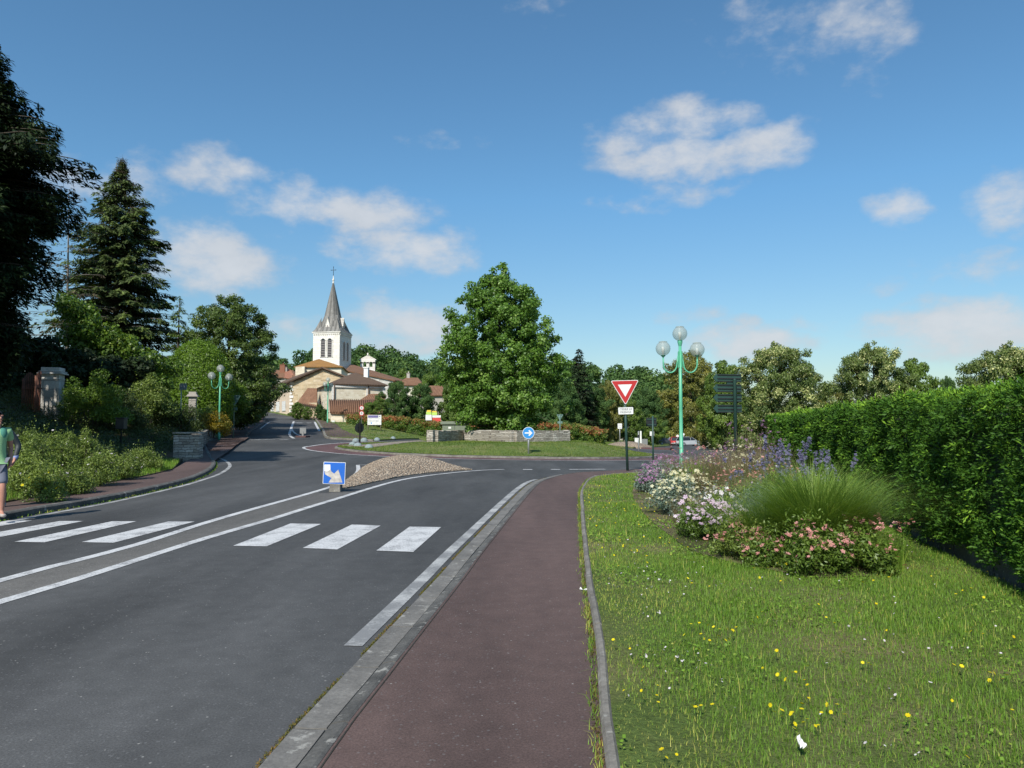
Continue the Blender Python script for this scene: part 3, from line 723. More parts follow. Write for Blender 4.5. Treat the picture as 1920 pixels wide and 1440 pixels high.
# blocky sandy mound beyond the roundabout
SM = [(10.2, 70.5), (12.4, 70.0), (14.4, 75.0), (12.4, 79), (9.6, 75)]
def sm_z(x, y):
    d = dist_line(SM+[SM[0]], x, y); return T(x, y)+.12+.6*(1-np.exp(-d*.8))
struct(sheet('cobbled_island', SM, 0, M['cobble'], zf=sm_z, step=.3, skirt=.2))
# ------------------------------------------------------------------ foliage generators
def leaves(P, N, size, aspect=.6, wob=.5, r=None, tdir=None, droop=0.0):
    """rhombic leaves at P facing N; returns V,F"""
    r = r or rng; n = len(P)
    N = unit(N+wob*r.normal(size=(n, 3)))
    if tdir is None:
        t = r.normal(size=(n, 3))
    else:
        t = tdir+.35*r.normal(size=(n, 3))
    t = unit(t-N*np.sum(t*N, 1, keepdims=True)); b = np.cross(N, t)
    s = (size if np.ndim(size) else np.full(n, size))*r.uniform(.65, 1.3, n); s = s[:, None]
    c = P
    V = np.stack([c-t*s*.5, c+b*s*aspect*.5+t*s*.05-N*s*.06, c+t*s*.55-N*s*droop, c-b*s*aspect*.5+t*s*.05-N*s*.06], 1)
    F = np.arange(4*n).reshape(n, 4)
    return V.reshape(-1, 3), F
def sph(n, r=None):
    r = r or rng; return unit(r.normal(size=(n, 3)))
def clumpy(centres, radii, per, size, mat_name, aspect=.65, flat=.85, tint_sd=.16, wob=.55, r=None, up=.25, tbias=None, shell=.55, axis=None):
    r = r or rng; Ps, Ns, Ts, Sz = [], [], [], []
    for i, (c, cr) in enumerate(zip(centres, radii)):
        k = int(per*(cr/np.mean(radii))**2); d = sph(k, r); rad = r.uniform(shell, 1.05, k)[:, None]
        Ps.append(np.asarray(c)+d*rad*cr*np.array([1, 1, flat]))
        nn = d.copy(); nn[:, 2] += up
        if axis is not None:
            o = np.asarray(c)-np.asarray(axis(c)); nn = nn+.5*o/max(np.linalg.norm(o), 1e-6)
        Ns.append(unit(nn))
        base = r.normal(.45, tint_sd) if tbias is None else r.normal(.45, tint_sd)+tbias[i]
        Ts.append(np.clip(base+r.normal(0, .17, k), 0, 1)); Sz.append(np.full(k, size))
    P = np.concatenate(Ps); N = np.concatenate(Ns); Tn = np.concatenate(Ts)
    V, F = leaves(P, N, np.concatenate(Sz), aspect, wob, r)
    return V, F, np.repeat(Tn, 4)
def limbs(mb, base, top, r0, targets, r=None, mi=0):
    """tapered trunk with limbs reaching to targets"""
    r = r or rng; base = np.array(base, float); top = np.array(top, float); n = 8
    pts = [base+(top-base)*i/n+np.array([r.normal(0, .012), r.normal(0, .012), 0])*np.linalg.norm(top-base)*(i > 0) for i in range(n+1)]
    mb.tube(pts, [r0*(1-.88*(i/n)**.8)*(1.25 if i == 0 else 1) for i in range(n+1)], 9, mi)
    for tg in targets:
        tg = np.array(tg, float); h = np.clip((tg[2]-base[2])/(top[2]-base[2])*.72, .12, .9)
        a = base+(top-base)*h; rr = r0*(1-.85*h)*.42
        mid = (a+tg)/2+np.array([0, 0, -.06*np.linalg.norm(tg-a)])
        mb.tube([a, (a*.6+mid*.4+mid*0), mid, tg], [rr, rr*.8, rr*.55, rr*.15], 5, mi)
def envelope_tree(H, prof, base_h, nclump, clump_r, per, leaf, seed, mat, bark_m, trunk_r=.25, lump=.18, **kw):
    """prof: list (height fraction of crown, radius). returns crown mesh, trunk mesh"""
    r = np.random.default_rng(seed); hs = [p[0] for p in prof]; rs = [p[1] for p in prof]
    grid = r.normal(size=(7, 9))
    C, R = [], []; rows = np.linspace(0, 1, 200); wgt = np.interp(rows, hs, rs)+.15
    hv = r.choice(rows, nclump, p=wgt/wgt.sum())
    for i, h in enumerate(hv):
        a = r.uniform(0, 2*math.pi); e = np.interp(h, hs, rs)
        l = grid[int(h*6.99), int(a/(2*math.pi)*8.99)]*lump+1
        rad = e*l*math.sqrt(r.uniform(.12, 1.0)); cr = clump_r*r.uniform(.7, 1.3)*min(1, .45+e/max(rs))
        rad = max(0, rad-cr*.6)
        C.append((rad*math.cos(a), rad*math.sin(a), base_h+h*(H-base_h)-cr*.4*(h > .9))); R.append(cr)
    V, F, Tn = clumpy(C, R, per, leaf, mat, r=r, axis=lambda c: (0, 0, c[2]-.3*np.hypot(c[0], c[1])), **kw)
    crown = mesh_np('crown', V, F, Tn); crown.materials.append(M[mat])
    mb = MB(); tg = [C[i] for i in r.choice(len(C), min(22, len(C)), replace=False)]
    limbs(mb, (0, 0, -.3), (0, 0, base_h+(H-base_h)*.86), trunk_r, tg, r)
    trunk = mb.mesh('trunk'); trunk.materials.append(M[bark_m]); return crown, trunk
def conifer(H, R, seed, mat, bark_m, whorls=26, nb=11, sprays=26, base_h=.6, spray=.42, droop=.25, power=.85, trunk_r=.22, gappy=.15, upturn=.12, inner=None, rfun=None, fill=.12):
    r = np.random.default_rng(seed); P, N, Tt, Tn, S = [], [], [], [], []; mb = MB()
    lean = r.normal(0, .01, 2)
    mb.tube([(lean[0]*z, lean[1]*z, z) for z in np.linspace(-.4, H*.985, 9)], [trunk_r*(1-.93*t) for t in np.linspace(0, 1, 9)], 8)
    IP, IN, IT = [], [], []
    for wi in range(whorls):
        f = wi/(whorls-1); h = base_h+(H-base_h)*f**.92*.985
        Lr = R*(1-f)**power+.12 if rfun is None else rfun(f)
        for b in range(int(nb*(.55+.45*(1-f)))):
            if r.uniform() < gappy: continue
            a = r.uniform(0, 2*math.pi); L = Lr*r.uniform(.62, 1.12); d = np.array([math.cos(a), math.sin(a), 0])
            t = np.linspace(0, 1, 8); h0 = h+r.normal(0, .12)
            zc = h0-droop*L*t**1.3+upturn*L*np.maximum(t-.6, 0)*2+.10*L*np.sin(t*3)
            pts = [np.array([d[0]*L*tt, d[1]*L*tt, z]) for tt, z in zip(t, zc)]
            rb = .024*L/3+.008; mb.tube([p.tolist() for p in pts[::2]+[pts[-1]]], [rb, rb*.8, rb*.6, rb*.4, rb*.1], 4)
            k = int(sprays*(.35+L/R)); tt = r.uniform(.18, 1.04, k)**.8; side = r.normal(0, 1, k)
            w_ = (.16+.18*L*(1-tt))*side*.75
            x = np.interp(tt, t, [p[0] for p in pts]); y = np.interp(tt, t, [p[1] for p in pts]); z = np.interp(tt, t, zc)
            lat = np.array([-d[1], d[0], 0]); tip = tt > 1
            x = x+np.where(tip, d[0]*L*(tt-1), 0); y = y+np.where(tip, d[1]*L*(tt-1), 0)
            p = np.stack([x, y, z], 1)+w_[:, None]*lat+np.stack([np.zeros(k), np.zeros(k), -np.abs(w_)*.35-r.uniform(0, fill, k)], 1)
            P.append(p); nn = np.tile([0, 0, 1.0], (k, 1))+.35*d; N.append(nn)
            Tt.append(np.tile(d, (k, 1))+np.sign(side)[:, None]*lat*.8+np.array([0, 0, -.35])); Tn.append(np.clip(r.normal(.35, .12)+.28*(tt > .85)+r.normal(0, .12, k), 0, 1)); S.append(np.full(k, spray)*(.6+.5*L/R))
            if inner:
                k2 = int(sprays*.5); t2 = r.uniform(.05, .6, k2)
                q = np.stack([np.interp(t2, t, [pp[0] for pp in pts]), np.interp(t2, t, [pp[1] for pp in pts]), np.interp(t2, t, zc)], 1)+r.normal(0, .16, (k2, 3)); IP.append(q)
    P, N, Tt, Tn, S = map(np.concatenate, (P, N, Tt, Tn, S))
    V, F = leaves(P, N, S, .34, .35, r, tdir=Tt, droop=.18)
    crown = mesh_np('crown', V, F, np.repeat(Tn, 4)); crown.materials.append(M[mat])
    trunk = mb.mesh('trunk'); trunk.materials.append(M[bark_m]); dead = None
    if inner:
        q = np.concatenate(IP); V, F = leaves(q, sph(len(q), r), .22, .12, 1, r); dead = mesh_np('twigs', V, F, r.uniform(0, 1, len(V))); dead.materials.append(M[inner])
    return crown, trunk, dead
def shrub_mesh(rx, ry, h, n, per, leaf, seed, mat, cr=.3, aspect=.45, up=.5, tint_sd=.13, shoots=0):
    r = np.random.default_rng(seed); C, R = [], []
    for i in range(n):
        a = r.uniform(0, 6.283); q = math.sqrt(r.uniform(0, 1)); e = math.sqrt(max(0, 1-q*q)); z = h*(.25+.75*r.uniform(.3, 1)*e)
        c = cr*r.uniform(.6, 1.25); C.append((rx*q*math.cos(a)*.9, ry*q*math.sin(a)*.9, max(.05, z-c*.6))); R.append(c)
    V, F, Tn = clumpy(C, R, per, leaf, mat, aspect=aspect, r=r, up=up, tint_sd=tint_sd, wob=.7)
    if shoots:
        P = []; 
        for i in range(shoots):
            c = C[r.integers(len(C))]; k = 7; d = unit(np.array([[r.normal(0, .35), r.normal(0, .35), 1]]))[0]
            P.append(np.array(c)+d*np.linspace(.1, .1+cr*1.5, k)[:, None]+r.normal(0, .02, (k, 3)))
        P = np.concatenate(P); V2, F2 = leaves(P, sph(len(P), r)+np.array([0, 0, .4]), leaf*.9, aspect, .3, r)
        F = np.concatenate([F, F2+len(V)]); V = np.concatenate([V, V2]); Tn = np.concatenate([Tn, np.clip(r.normal(.7, .12, len(V2)), 0, 1)])
    me = mesh_np('foliage', V, F, Tn); me.materials.append(M[mat]); return me, (np.array(C), np.array(R))
def twigs_mesh(rx, ry, h, n, seed, mat='bark'):
    r = np.random.default_rng(seed); mb = MB()
    for i in range(n):
        a = r.uniform(0, 6.283); q = r.uniform(.2, .85)
        mb.tube([(0.1*math.cos(a), .1*math.sin(a), -.1), (rx*q*.5*math.cos(a), ry*q*.5*math.sin(a), h*.4), (rx*q*math.cos(a), ry*q*math.sin(a), h*r.uniform(.55, .8))], [.018, .012, .004], 4)
    me = mb.mesh('stems'); me.materials.append(M[mat]); return me
def flowers_mesh(pts, size, mat, r=None, petals=5, up=(0, 0, 1)):
    """small rosettes of petals at pts"""
    r = r or rng; pts = np.asarray(pts); n = len(pts); nn = unit(np.array(up)+.5*r.normal(size=(n, 3)))
    t = unit(np.cross(nn, unit(r.normal(size=(n, 3))))); b = np.cross(nn, t); V, F, Tn = [], [], []
    s = size*r.uniform(.7, 1.25, n)[:, None]
    for k in range(petals):
        a0 = 2*math.pi*k/petals; d = t*math.cos(a0)+b*math.sin(a0); e = -t*math.sin(a0)+b*math.cos(a0)
        V.append(np.stack([pts, pts+d*s*.35+e*s*.20+nn*s*.08, pts+d*s*.55+nn*s*.1, pts+d*s*.35-e*s*.20+nn*s*.08], 1))
    V = np.stack(V, 1).reshape(-1, 3); F = np.arange(len(V)).reshape(-1, 4)
    me = mesh_np('blossoms', V, F, np.repeat(np.clip(r.normal(.5, .2, n), 0, 1), petals*4)); me.materials.append(M[mat]); return me
def blades_mesh(P, h, w, mat, r=None, lean=.35, tint=None, seg=2, dirs=None, name='blades'):
    """curved tapering blades rooted at P"""
    r = r or rng; n = len(P); h = np.broadcast_to(h, n)*1.0; w = np.broadcast_to(w, n)*1.0
    a = r.uniform(0, 6.283, n); d = np.stack([np.cos(a), np.sin(a), np.zeros(n)], 1) if dirs is None else dirs
    ln = (np.abs(r.normal(0, lean, n))+.05) if dirs is None else np.broadcast_to(lean, n)
    sd = np.stack([-d[:, 1], d[:, 0], np.zeros(n)], 1); vs = []
    for i in range(seg+1):
        t = i/seg; c = P+np.array([0, 0, 1])*(h*(t-.35*ln*t*t*t))[:, None]+d*(h*ln*t*t)[:, None]
        ww = (w*(1-t*.95)*.5)[:, None]; vs += [c-sd*ww, c+sd*ww]
    V = np.stack(vs, 1).reshape(-1, 3); k = 2*(seg+1); base = (np.arange(n)*k)[:, None, None]
    q = np.array([[2*i, 2*i+1, 2*i+3, 2*i+2] for i in range(seg)])[None]
    F = (base+q).reshape(-1, 4)
    tn = np.clip(r.normal(.45, .2, n), 0, 1) if tint is None else tint
    me = mesh_np(name, V, F, np.repeat(tn, k)); me.materials.append(M[mat]); return me
def place_tree(name, label, cat, loc, parts, rz=0, sc=1, group=None):
    """parts: list of (part name, mesh)"""
    t = thing(name, label, cat, loc, rz, group); t.scale = (sc, sc, sc) if not hasattr(sc, '__len__') else sc
    for pn, me in parts:
        if me is None: continue
        o = bpy.data.objects.new(pn, me); col.objects.link(o); o.parent = t
        if pn in ('blossoms',): o['kind'] = 'stuff'
    return t
# ------------------------------------------------------------------ buildings
def auto_uv(me):
    uv = me.uv_layers.new(name='UVMap') if not me.uv_layers else me.uv_layers[0]
    for p in me.polygons:
        n = p.normal; h = Vector((0, 0, 1)).cross(n)
        h = h.normalized() if h.length > .05 else Vector((1, 0, 0)); s = n.cross(h)
        for li in p.loop_indices:
            co = me.vertices[me.loops[li].vertex_index].co; uv.data[li].uv = (co.dot(h), co.dot(s))
def solid(name, faces, th, mat, parent, down=True):
    """closed slab from polygons (lists of Vectors), thickened"""
    mb = MB()
    for f in faces:
        f = [Vector(p) for p in f]; n = (f[1]-f[0]).cross(f[2]-f[0]).normalized()
        if n.z < 0: f.reverse(); n = -n
        mb.prism(f, -n, th)
    me = mb.mesh(name); auto_uv(me); return link(name, me, mat, parent, True)
def wall_solid(name, foot, tops, zb, mat, parent):
    """closed wall volume: footprint (x,y) with a top height for each corner"""
    k = len(foot); mb = MB()
    vs = [(x, y, zb) for x, y in foot]+[(x, y, t) for (x, y), t in zip(foot, tops)]
    mb.add(vs, [tuple(range(k-1, -1, -1)), tuple(range(k, 2*k))]+[(i, (i+1) % k, k+(i+1) % k, k+i) for i in range(k)])
    me = mb.mesh(name); return link(name, me, mat, parent, True)
def xy(v): return (v[0], v[1])
def opening(parent, A, B, t0, t1, z0, z1, kind='window', shutters=False, mat=None):
    """window or door set in the wall A->B (facing right of A->B); t in metres from A"""
    A = Vector((A[0], A[1], 0)); B = Vector((B[0], B[1], 0)); d = (B-A).normalized(); n = Vector((d.y, -d.x, 0)); an = math.atan2(d.y, d.x)
    c = A+d*((t0+t1)/2)+Vector((0, 0, (z0+z1)/2)); w, h = t1-t0, z1-z0
    mb = MB(); f = .07
    for dx, dz, sx, sz in ((0, h/2, w+.14, f), (0, -h/2, w+.14, f), (-w/2, 0, f, h), (w/2, 0, f, h)):
        mb.box(c+d*dx+Vector((0, 0, dz))+n*.03, (sx, .09, sz), an)
    fr = mb.build(kind, M['ashlar_old'], parent, True)
    g = MB(); g.box(c+n*.012, (w-.02, .02, h-.02), an); g.build('pane', mat or M['dark_glass'], fr, True)
    if shutters:
        for s in (-1, 1):
            sh = MB(); sh.box(c+d*s*(w*.25)+n*.06, (w*.47, .035, h-.06), an)
            for q in range(5): sh.box(c+d*s*(w*.25)+n*.082+Vector((0, 0, (q-2)*h/5.4)), (w*.44, .012, h/12), an)
            sh.build('shutter', M['shutter'], fr, True)
    return fr
def chimney(parent, p, w=.6, h=1.2, mat='render_grey', pot=True):
    mb = MB(); mb.box((p[0], p[1], p[2]+h/2-.3), (w, w*.8, h+.6), -.2); mb.box((p[0], p[1], p[2]+h+.04), (w+.14, w*.8+.14, .09), -.2)
    if pot: mb.cyl((p[0], p[1], p[2]+h+.06), (p[0], p[1], p[2]+h+.4), .13, 8, r2=.1)
    return mb.build('chimney', M[mat], parent, True)

# ---- church: tower, spire, nave, bell gable
ch = thing('church', 'white stone church tower with grey spire and louvred belfry openings', 'church', Q(637, 700, 150))
TS = 5.82; TA = math.radians(-10.9)
fr = Vector((math.cos(TA), math.sin(TA), 0)); sd = Vector((-math.sin(TA), math.cos(TA), 0)); nf = -sd
cor = Q(637, 640, 150); cor.z = 0
FL = cor-fr*TS; FRc = cor.copy(); BR = cor+sd*TS; BL = FL+sd*TS
ZT = Q(637, 622.5, 150).z; ZB = Q(637, 700, 150).z-8
def lift(v, z): return Vector((v.x, v.y, z))
wall_solid('tower', [xy(FL), xy(FRc), xy(BR), xy(BL)], [ZT]*4, ZB, M['ashlar'], ch)
cen = (FL+BR)/2
mb = MB()
for dz, o in ((0, .22), (-.15, .12)): mb.box(lift(cen, ZT+.06+dz), (TS+2*o, TS+2*o, .16), TA)
mb.build('cornice', M['ashlar'], ch, True)
for a, dn in ((FL, nf), (FRc, fr)):     # corbels under the cornice, carried on one thin course
    mb = MB(); dd_ = fr if dn is nf else sd
    mb.box(lift(a+dd_*TS/2+dn*.04, ZT-.24), (TS*.98 if dn is nf else .1, .1 if dn is nf else TS*.98, .14), TA)
    for k in range(14): mb.box(lift(a+dd_*(TS*(k+.5)/14)+dn*.08, ZT-.40), (.16, .16, .2), TA)
    mb.build('corbel_course', M['ashlar'], ch, True)
for a in (FL, FRc, BR, BL):
    mb = MB(); mb.box(lift(a+(cen-a)*.05, (ZB+ZT-7.2)/2), (1.1, 1.1, ZT-7.2-ZB), TA); mb.build('corner_buttress', M['ashlar'], ch, True)
def arch_window(parent, base, along, out, w, h, seg=10):
    """louvred round-headed opening"""
    c = base; r = w/2
    prof = [c-along*r, c+along*r]+[c+Vector((0, 0, h-r))+along*(r*math.cos(a))+Vector((0, 0, r*math.sin(a))) for a in [math.pi*k/seg for k in range(seg+1)]]
    mb = MB(); mb.prism([p+out*.004 for p in prof], out, .03); o = mb.build('belfry_opening', M['dark_glass'], parent, True)
    fm = MB(); pts = [c-along*(r+.12)+Vector((0, 0, h-r))]+[c+Vector((0, 0, h-r))-along*((r+.12)*math.cos(a))+Vector((0, 0, (r+.12)*math.sin(a))) for a in [math.pi*k/seg for k in range(seg+1)]]
    fm.tube([p+out*.06 for p in pts], .13, 6); 
    for s in (-1, 1): fm.box(c+along*s*(r+.13)+out*.05+Vector((0, 0, (h-r)/2)), (.2, .2, h-r), TA)
    fm.build('arch', M['ashlar'], o, True)
    lv = MB(); n = int(h/.36)
    for k in range(n):
        z = .2+k*(h-.35)/n; ww = w if z < h-r else 2*math.sqrt(max(.01, r*r-(z-(h-r))**2))
        lv.box(c+out*.10+Vector((0, 0, z)), (ww*.98 if abs(along.dot(fr)) > .9 else .12, .12 if abs(along.dot(fr)) > .9 else ww*.98, .12), TA)
    lv.build('louvre', M['louvre'], o, True)
WB = Q(612, 669.5, 150).z; WH = Q(612, 634.5, 150).z-WB
for t in (.385, .635): arch_window(ch, lift(FL+fr*TS*t, WB), fr, nf, .86, WH)
for t in (.32, .64): arch_window(ch, lift(FRc+sd*TS*t, WB-.5), sd, fr, .86, WH)
# spire: square base flaring to an octagon, then a tall point
ZS = Q(625, 522, 150).z; ZE = ZT+.18
mb = MB(); o8 = []
sq = [FL-(cen-FL)*.06, FRc-(cen-FRc)*.06, BR-(cen-BR)*.06, BL-(cen-BL)*.06]
rings = []
hh = ZS-ZE
for f_, rr, rd in ((0, 1.0, 0.0), (.10, .80, .30), (.22, .645, .62), (.34, .52, .9), (1.0, .03, 1.0)):
    pts = []
    for k in range(16):
        a = TA+math.pi*2*k/16+math.pi/8*0
        ca, sa = math.cos(a-TA), math.sin(a-TA); m = max(abs(ca), abs(sa)); rs = TS/2*1.05/m
        ro = TS/2*1.02/ max(m, (abs(ca)+abs(sa))/math.sqrt(2))
        r_ = (rs*(1-rd)+ro*rd)*rr; pts.append(Vector((cen.x+r_*math.cos(a), cen.y+r_*math.sin(a), ZE+hh*f_)))
    rings.append(pts)
vs = [p for r_ in rings for p in r_]
mb.add(vs, [(i*16+k, i*16+(k+1) % 16, (i+1)*16+(k+1) % 16, (i+1)*16+k) for i in range(4) for k in range(16)])
me = mb.mesh('spire'); auto_uv(me); sp = link('spire', me, M['slate'], ch, True)
fn = MB(); fn.lathe([(.16, -.3), (.2, 0), (.1, .2), (.24, .4), (.26, .55), (.1, .75), (.06, 1.3), (.02, 1.5)], 10, (cen.x, cen.y, ZS-.1)); fn.build('finial', M['ashlar'], sp, True)
cr = MB(); zc = ZS+1.2; cr.cyl((cen.x, cen.y, zc), (cen.x, cen.y, zc+1.9), .05, 6)
cr.cyl(lift(cen-fr*.5, zc+1.25), lift(cen+fr*.5, zc+1.25), .05, 6)
for s in (-1, 1): cr.sphere(lift(cen+fr*.52*s, zc+1.25), .09, 8, 6)
cr.sphere(lift(cen, zc+1.92), .09, 8, 6); cr.build('cross', M['black'], sp, True)
for (bp, al, ou) in ((FL+fr*TS*.5, fr, nf), (FRc+sd*TS*.5, sd, fr)):    # spire dormers
    d0 = lift(bp-ou*.45, ZE); mb = MB(); mb.prism([d0-al*.42, d0+al*.42, d0+al*.42+Vector((0, 0, 1.5)), d0+Vector((0, 0, 3.0)), d0-al*.42+Vector((0, 0, 1.5))], -ou, 1.3)
    dm = mb.build('dormer', M['ashlar'], sp, True)
    mb = MB(); mb.prism([d0-al*.17+Vector((0, 0, .35))+ou*.004, d0+al*.17+Vector((0, 0, .35))+ou*.004, d0+al*.17+Vector((0, 0, 1.2))+ou*.004, d0+Vector((0, 0, 1.45))+ou*.004, d0-al*.17+Vector((0, 0, 1.2))+ou*.004], ou, .03); mb.build('louvre', M['louvre'], dm, True)
    mb = MB()
    for s in (-1, 1): mb.prism([d0+al*s*.52+Vector((0, 0, 1.3))+ou*.08, d0+Vector((0, 0, 3.15))+ou*.08, d0+Vector((0, 0, 3.0))+ou*.08, d0+al*s*.42+Vector((0, 0, 1.3))+ou*.08], -ou, 1.5)
    mb.build('dormer_roof', M['slate'].copy() if False else M['ashlar_old'], dm, True)
for c0 in (FL, FRc, BR):      # corner spurs where the square becomes octagonal
    tow = (cen-c0); tow.z = 0; tow = tow.normalized(); a = lift(c0+tow*.1, ZE+.02); e1, e2 = (fr, sd)
    mb = MB(); ap = lift(c0+tow*1.75, ZE+3.1)
    s1 = a+(fr*1.5 if c0 is FL else -fr*1.5 if c0 is FRc else -fr*1.5); s2 = a+(sd*1.5 if c0 is not BR else -sd*1.5)
    mb.add([a, s1, s2, ap], [(0, 1, 3), (0, 3, 2), (1, 2, 3), (0, 2, 1)]); me = mb.mesh('spur'); auto_uv(me); link('spire_spur', me, M['slate'], sp, True)
# nave running back to the right
na, nb_ = Q(648, 694, 143), Q(737, 713, 143); nc, nd2 = Q(736, 709.5, 156), Q(664, 684, 156)
wall_solid('nave', [xy(na), xy(nb_), (nb_.x+1.2, nc.y), (nd2.x, nd2.y)], [na.z-.1, nb_.z-.1, nb_.z+.1, na.z+.4], ZB, M['ashlar_old'], ch)
solid('nave_roof', [[na+Vector((0, -.3, 0)), nb_+Vector((.4, -.3, 0)), Vector((nb_.x+1.9, 156, nb_.z+.35)), Q(659, 682.5, 156)]], .22, M['tile_brown'], ch)
bg0, bg1 = Q(675.5, 700, 158), Q(703, 700, 158); zt = Q(690, 667.5, 158).z; zs = Q(690, 679, 158).z
def bell_gable():
    al = (bg1-bg0); al.z = 0; W = al.length; al.normalize(); ou = Vector((al.y, -al.x, 0)); zb = bg0.z-1; mb = MB()
    L = lambda t, z: Vector((bg0.x, bg0.y, 0))+al*t+Vector((0, 0, z))
    cols = [(0, .55), (W*.5-.3, W*.5+.3), (W-.55, W)]
    for a, b in cols: mb.prism([L(a, zb), L(b, zb), L(b, zs), L(a, zs)], -ou, .7)
    a1, a2 = .55, W*.5-.3; b1, b2 = W*.5+.3, W-.55; arc = lambda p, q: [L((p+q)/2-(q-p)/2*math.cos(math.pi*k/8), zs-.25+(q-p)*.5*math.sin(math.pi*k/8)) for k in range(9)]
    mb.prism([L(0, zs-.3), L(a1, zs-.3)]+arc(a1, a2)[1:-1]+[L(a2, zs-.3), L(b1, zs-.3)]+arc(b1, b2)[1:-1]+[L(b2, zs-.3), L(W, zs-.3), L(W, zs+.45), L(W/2, zt), L(0, zs+.45)], -ou, .7)
    mb.prism([L(-.12, zs+.42), L(W/2, zt+.02), L(W/2, zt+.22), L(-.22, zs+.6)], -ou, .85); mb.prism([L(W+.12, zs+.42), L(W/2, zt+.02), L(W/2, zt+.22), L(W+.22, zs+.6)], -ou, .85)
    mb.box(L(W/2, zt+.4), (.25, .25, .5)); mb.box(L(W/2, zb+1.2)-ou*.35, (W, .6, 2.4), math.atan2(al.y, al.x))
    o = mb.build('bell_gable', M['ashlar'], ch, True)
bell_gable()

# ---- hipped building with lichen orange roof in front of the tower
hb = thing('house', 'building with orange lichen covered hipped roof just below the church tower', 'house', Q(600, 700, 128))
a, b, c, d_ = Q(556, 688, 128), Q(640, 692, 128), Q(652, 690, 142), Q(575, 687, 142); ap1 = Q(598, 673, 134)
zf_ = a.z-7
wall_solid('wall', [xy(a), xy(b), xy(c), xy(d_)], [a.z]*4, zf_, M['render_pale'], hb)
e = [Vector((a.x-.4, a.y-.4, a.z)), Vector((b.x+.4, b.y-.4, a.z)), Vector((c.x+.4, c.y+.3, a.z)), Vector((d_.x-.3, d_.y+.3, a.z))]
solid('roof', [[e[0], e[1], ap1], [e[1], e[2], ap1], [e[2], e[3], ap1], [e[3], e[0], ap1]], .12, M['tile_orange'], hb)
wall_solid('side_wing', [xy(Q(554, 688, 126)), xy(Q(571, 688, 125)), xy(Q(573, 688, 130)), xy(Q(556, 688, 131))], [a.z-.15]*4, zf_, M['rubble_pale'], hb)
mb = MB(); mb.tube([Q(573.5, 688, 124.6), Q(573.5, 712, 124.6)], .09, 6); mb.build('drainpipe', M['black'], hb, True)

# ---- row of far houses left of the church
fh = thing('house', 'distant house with brown and orange tiled roofs and brick chimneys left of the church', 'house', Q(520, 715, 158))
w0, w1 = Q(495, 707, 158), Q(553, 706, 158)
wall_solid('wall', [xy(w0), xy(w1), (w1.x, 168), (w0.x, 168)], [w0.z]*4, w0.z-8, M['render_grey'], fh)
solid('roof', [[Vector((w0.x-.5, 157.5, w0.z-.1)), Vector((w1.x+.5, 157.5, w0.z-.1)), Vector((w1.x-2.0, 163, w0.z+1.9)), Vector((w0.x+1, 163, w0.z+1.9))], [Vector((w0.x-.5, 168.5, w0.z-.1)), Vector((w0.x+1, 163, w0.z+1.9)), Vector((w1.x-2.0, 163, w0.z+1.9)), Vector((w1.x+.5, 168.5, w0.z-.1))], [Vector((w1.x+.5, 157.5, w0.z-.1)), Vector((w1.x+.5, 168.5, w0.z-.1)), Vector((w1.x-2, 163, w0.z+1.9))]], .15, M['tile_brown'], fh)
rr0 = [Q(532, 701, 160), Q(556, 709, 157), Q(545, 695, 165), Q(530, 695, 165)]
wall_solid('wing', [xy(Q(534, 700, 157.2)), xy(Q(555, 700, 157.2)), xy(Q(555, 700, 166)), xy(Q(534, 700, 166))], [w0.z-.2]*4, w0.z-8, M['render_pale'], fh)
solid('wing_roof', [[Vector((Q(533, 700, 156.8).x, 156.6, w0.z-.2)), Vector((Q(557, 700, 156.8).x, 156.6, w0.z-.6)), Vector((Q(543, 700, 163).x, 163, w0.z+2.15)), Vector((Q(535, 700, 163).x, 163, w0.z+2.15))]], .15, M['tile_red'], fh)
for px_, s_ in ((509, .9), (531, 1.3), (536, .8)): chimney(fh, Q(px_, 697.5, 161.5), .9*s_, 1.2*s_, 'tile_red' if s_ > 1 else 'render_grey')
opening(fh, xy(w0), xy(w1), 2.4, 3.6, w0.z-2.6, w0.z-1.4); opening(fh, xy(w0), xy(w1), .4, 1.3, w0.z-2.8, w0.z-1.2, shutters=True)
# ---- street house with shutters and its long stone gable
sh = thing('house', 'peach rendered street house with white shutters and a long rubble stone gable', 'house', Q(545, 779.5, 105))
C0 = Q(545, 779.5, 105); L0 = Q(497, 775, 124); gR = Q(650, 779, 100); zE = Q(545, 717, 105).z; zb = C0.z-1
zPk = Q(608, 689.5, 102.3).z; pk = Vector((C0.x, C0.y, 0))+(Vector((gR.x, gR.y, 0))-Vector((C0.x, C0.y, 0)))*((608-545)/105.)
zR = Q(650, 707, 100).z; dv = Vector((L0.x-C0.x, L0.y-C0.y, 0))
wall_solid('facade', [xy(C0), (C0.x+.9*.96, C0.y-.3), (L0.x+1.2, L0.y+.5), xy(L0)], [zE]*4, zb, M['render'], sh)
mb = MB(); g = [Vector((C0.x, C0.y, zb)), Vector((gR.x, gR.y, zb)), Vector((gR.x, gR.y, zR)), Vector((pk.x, pk.y, zPk)), Vector((C0.x, C0.y, zE))]
mb.prism([p+Vector((.05, 0, 0)) for p in g], dv, 17); mb.build('gable_wall', M['rubble'], sh, True)
o1 = Vector((-.15, -.45, .1)); dvn = dv.normalized()
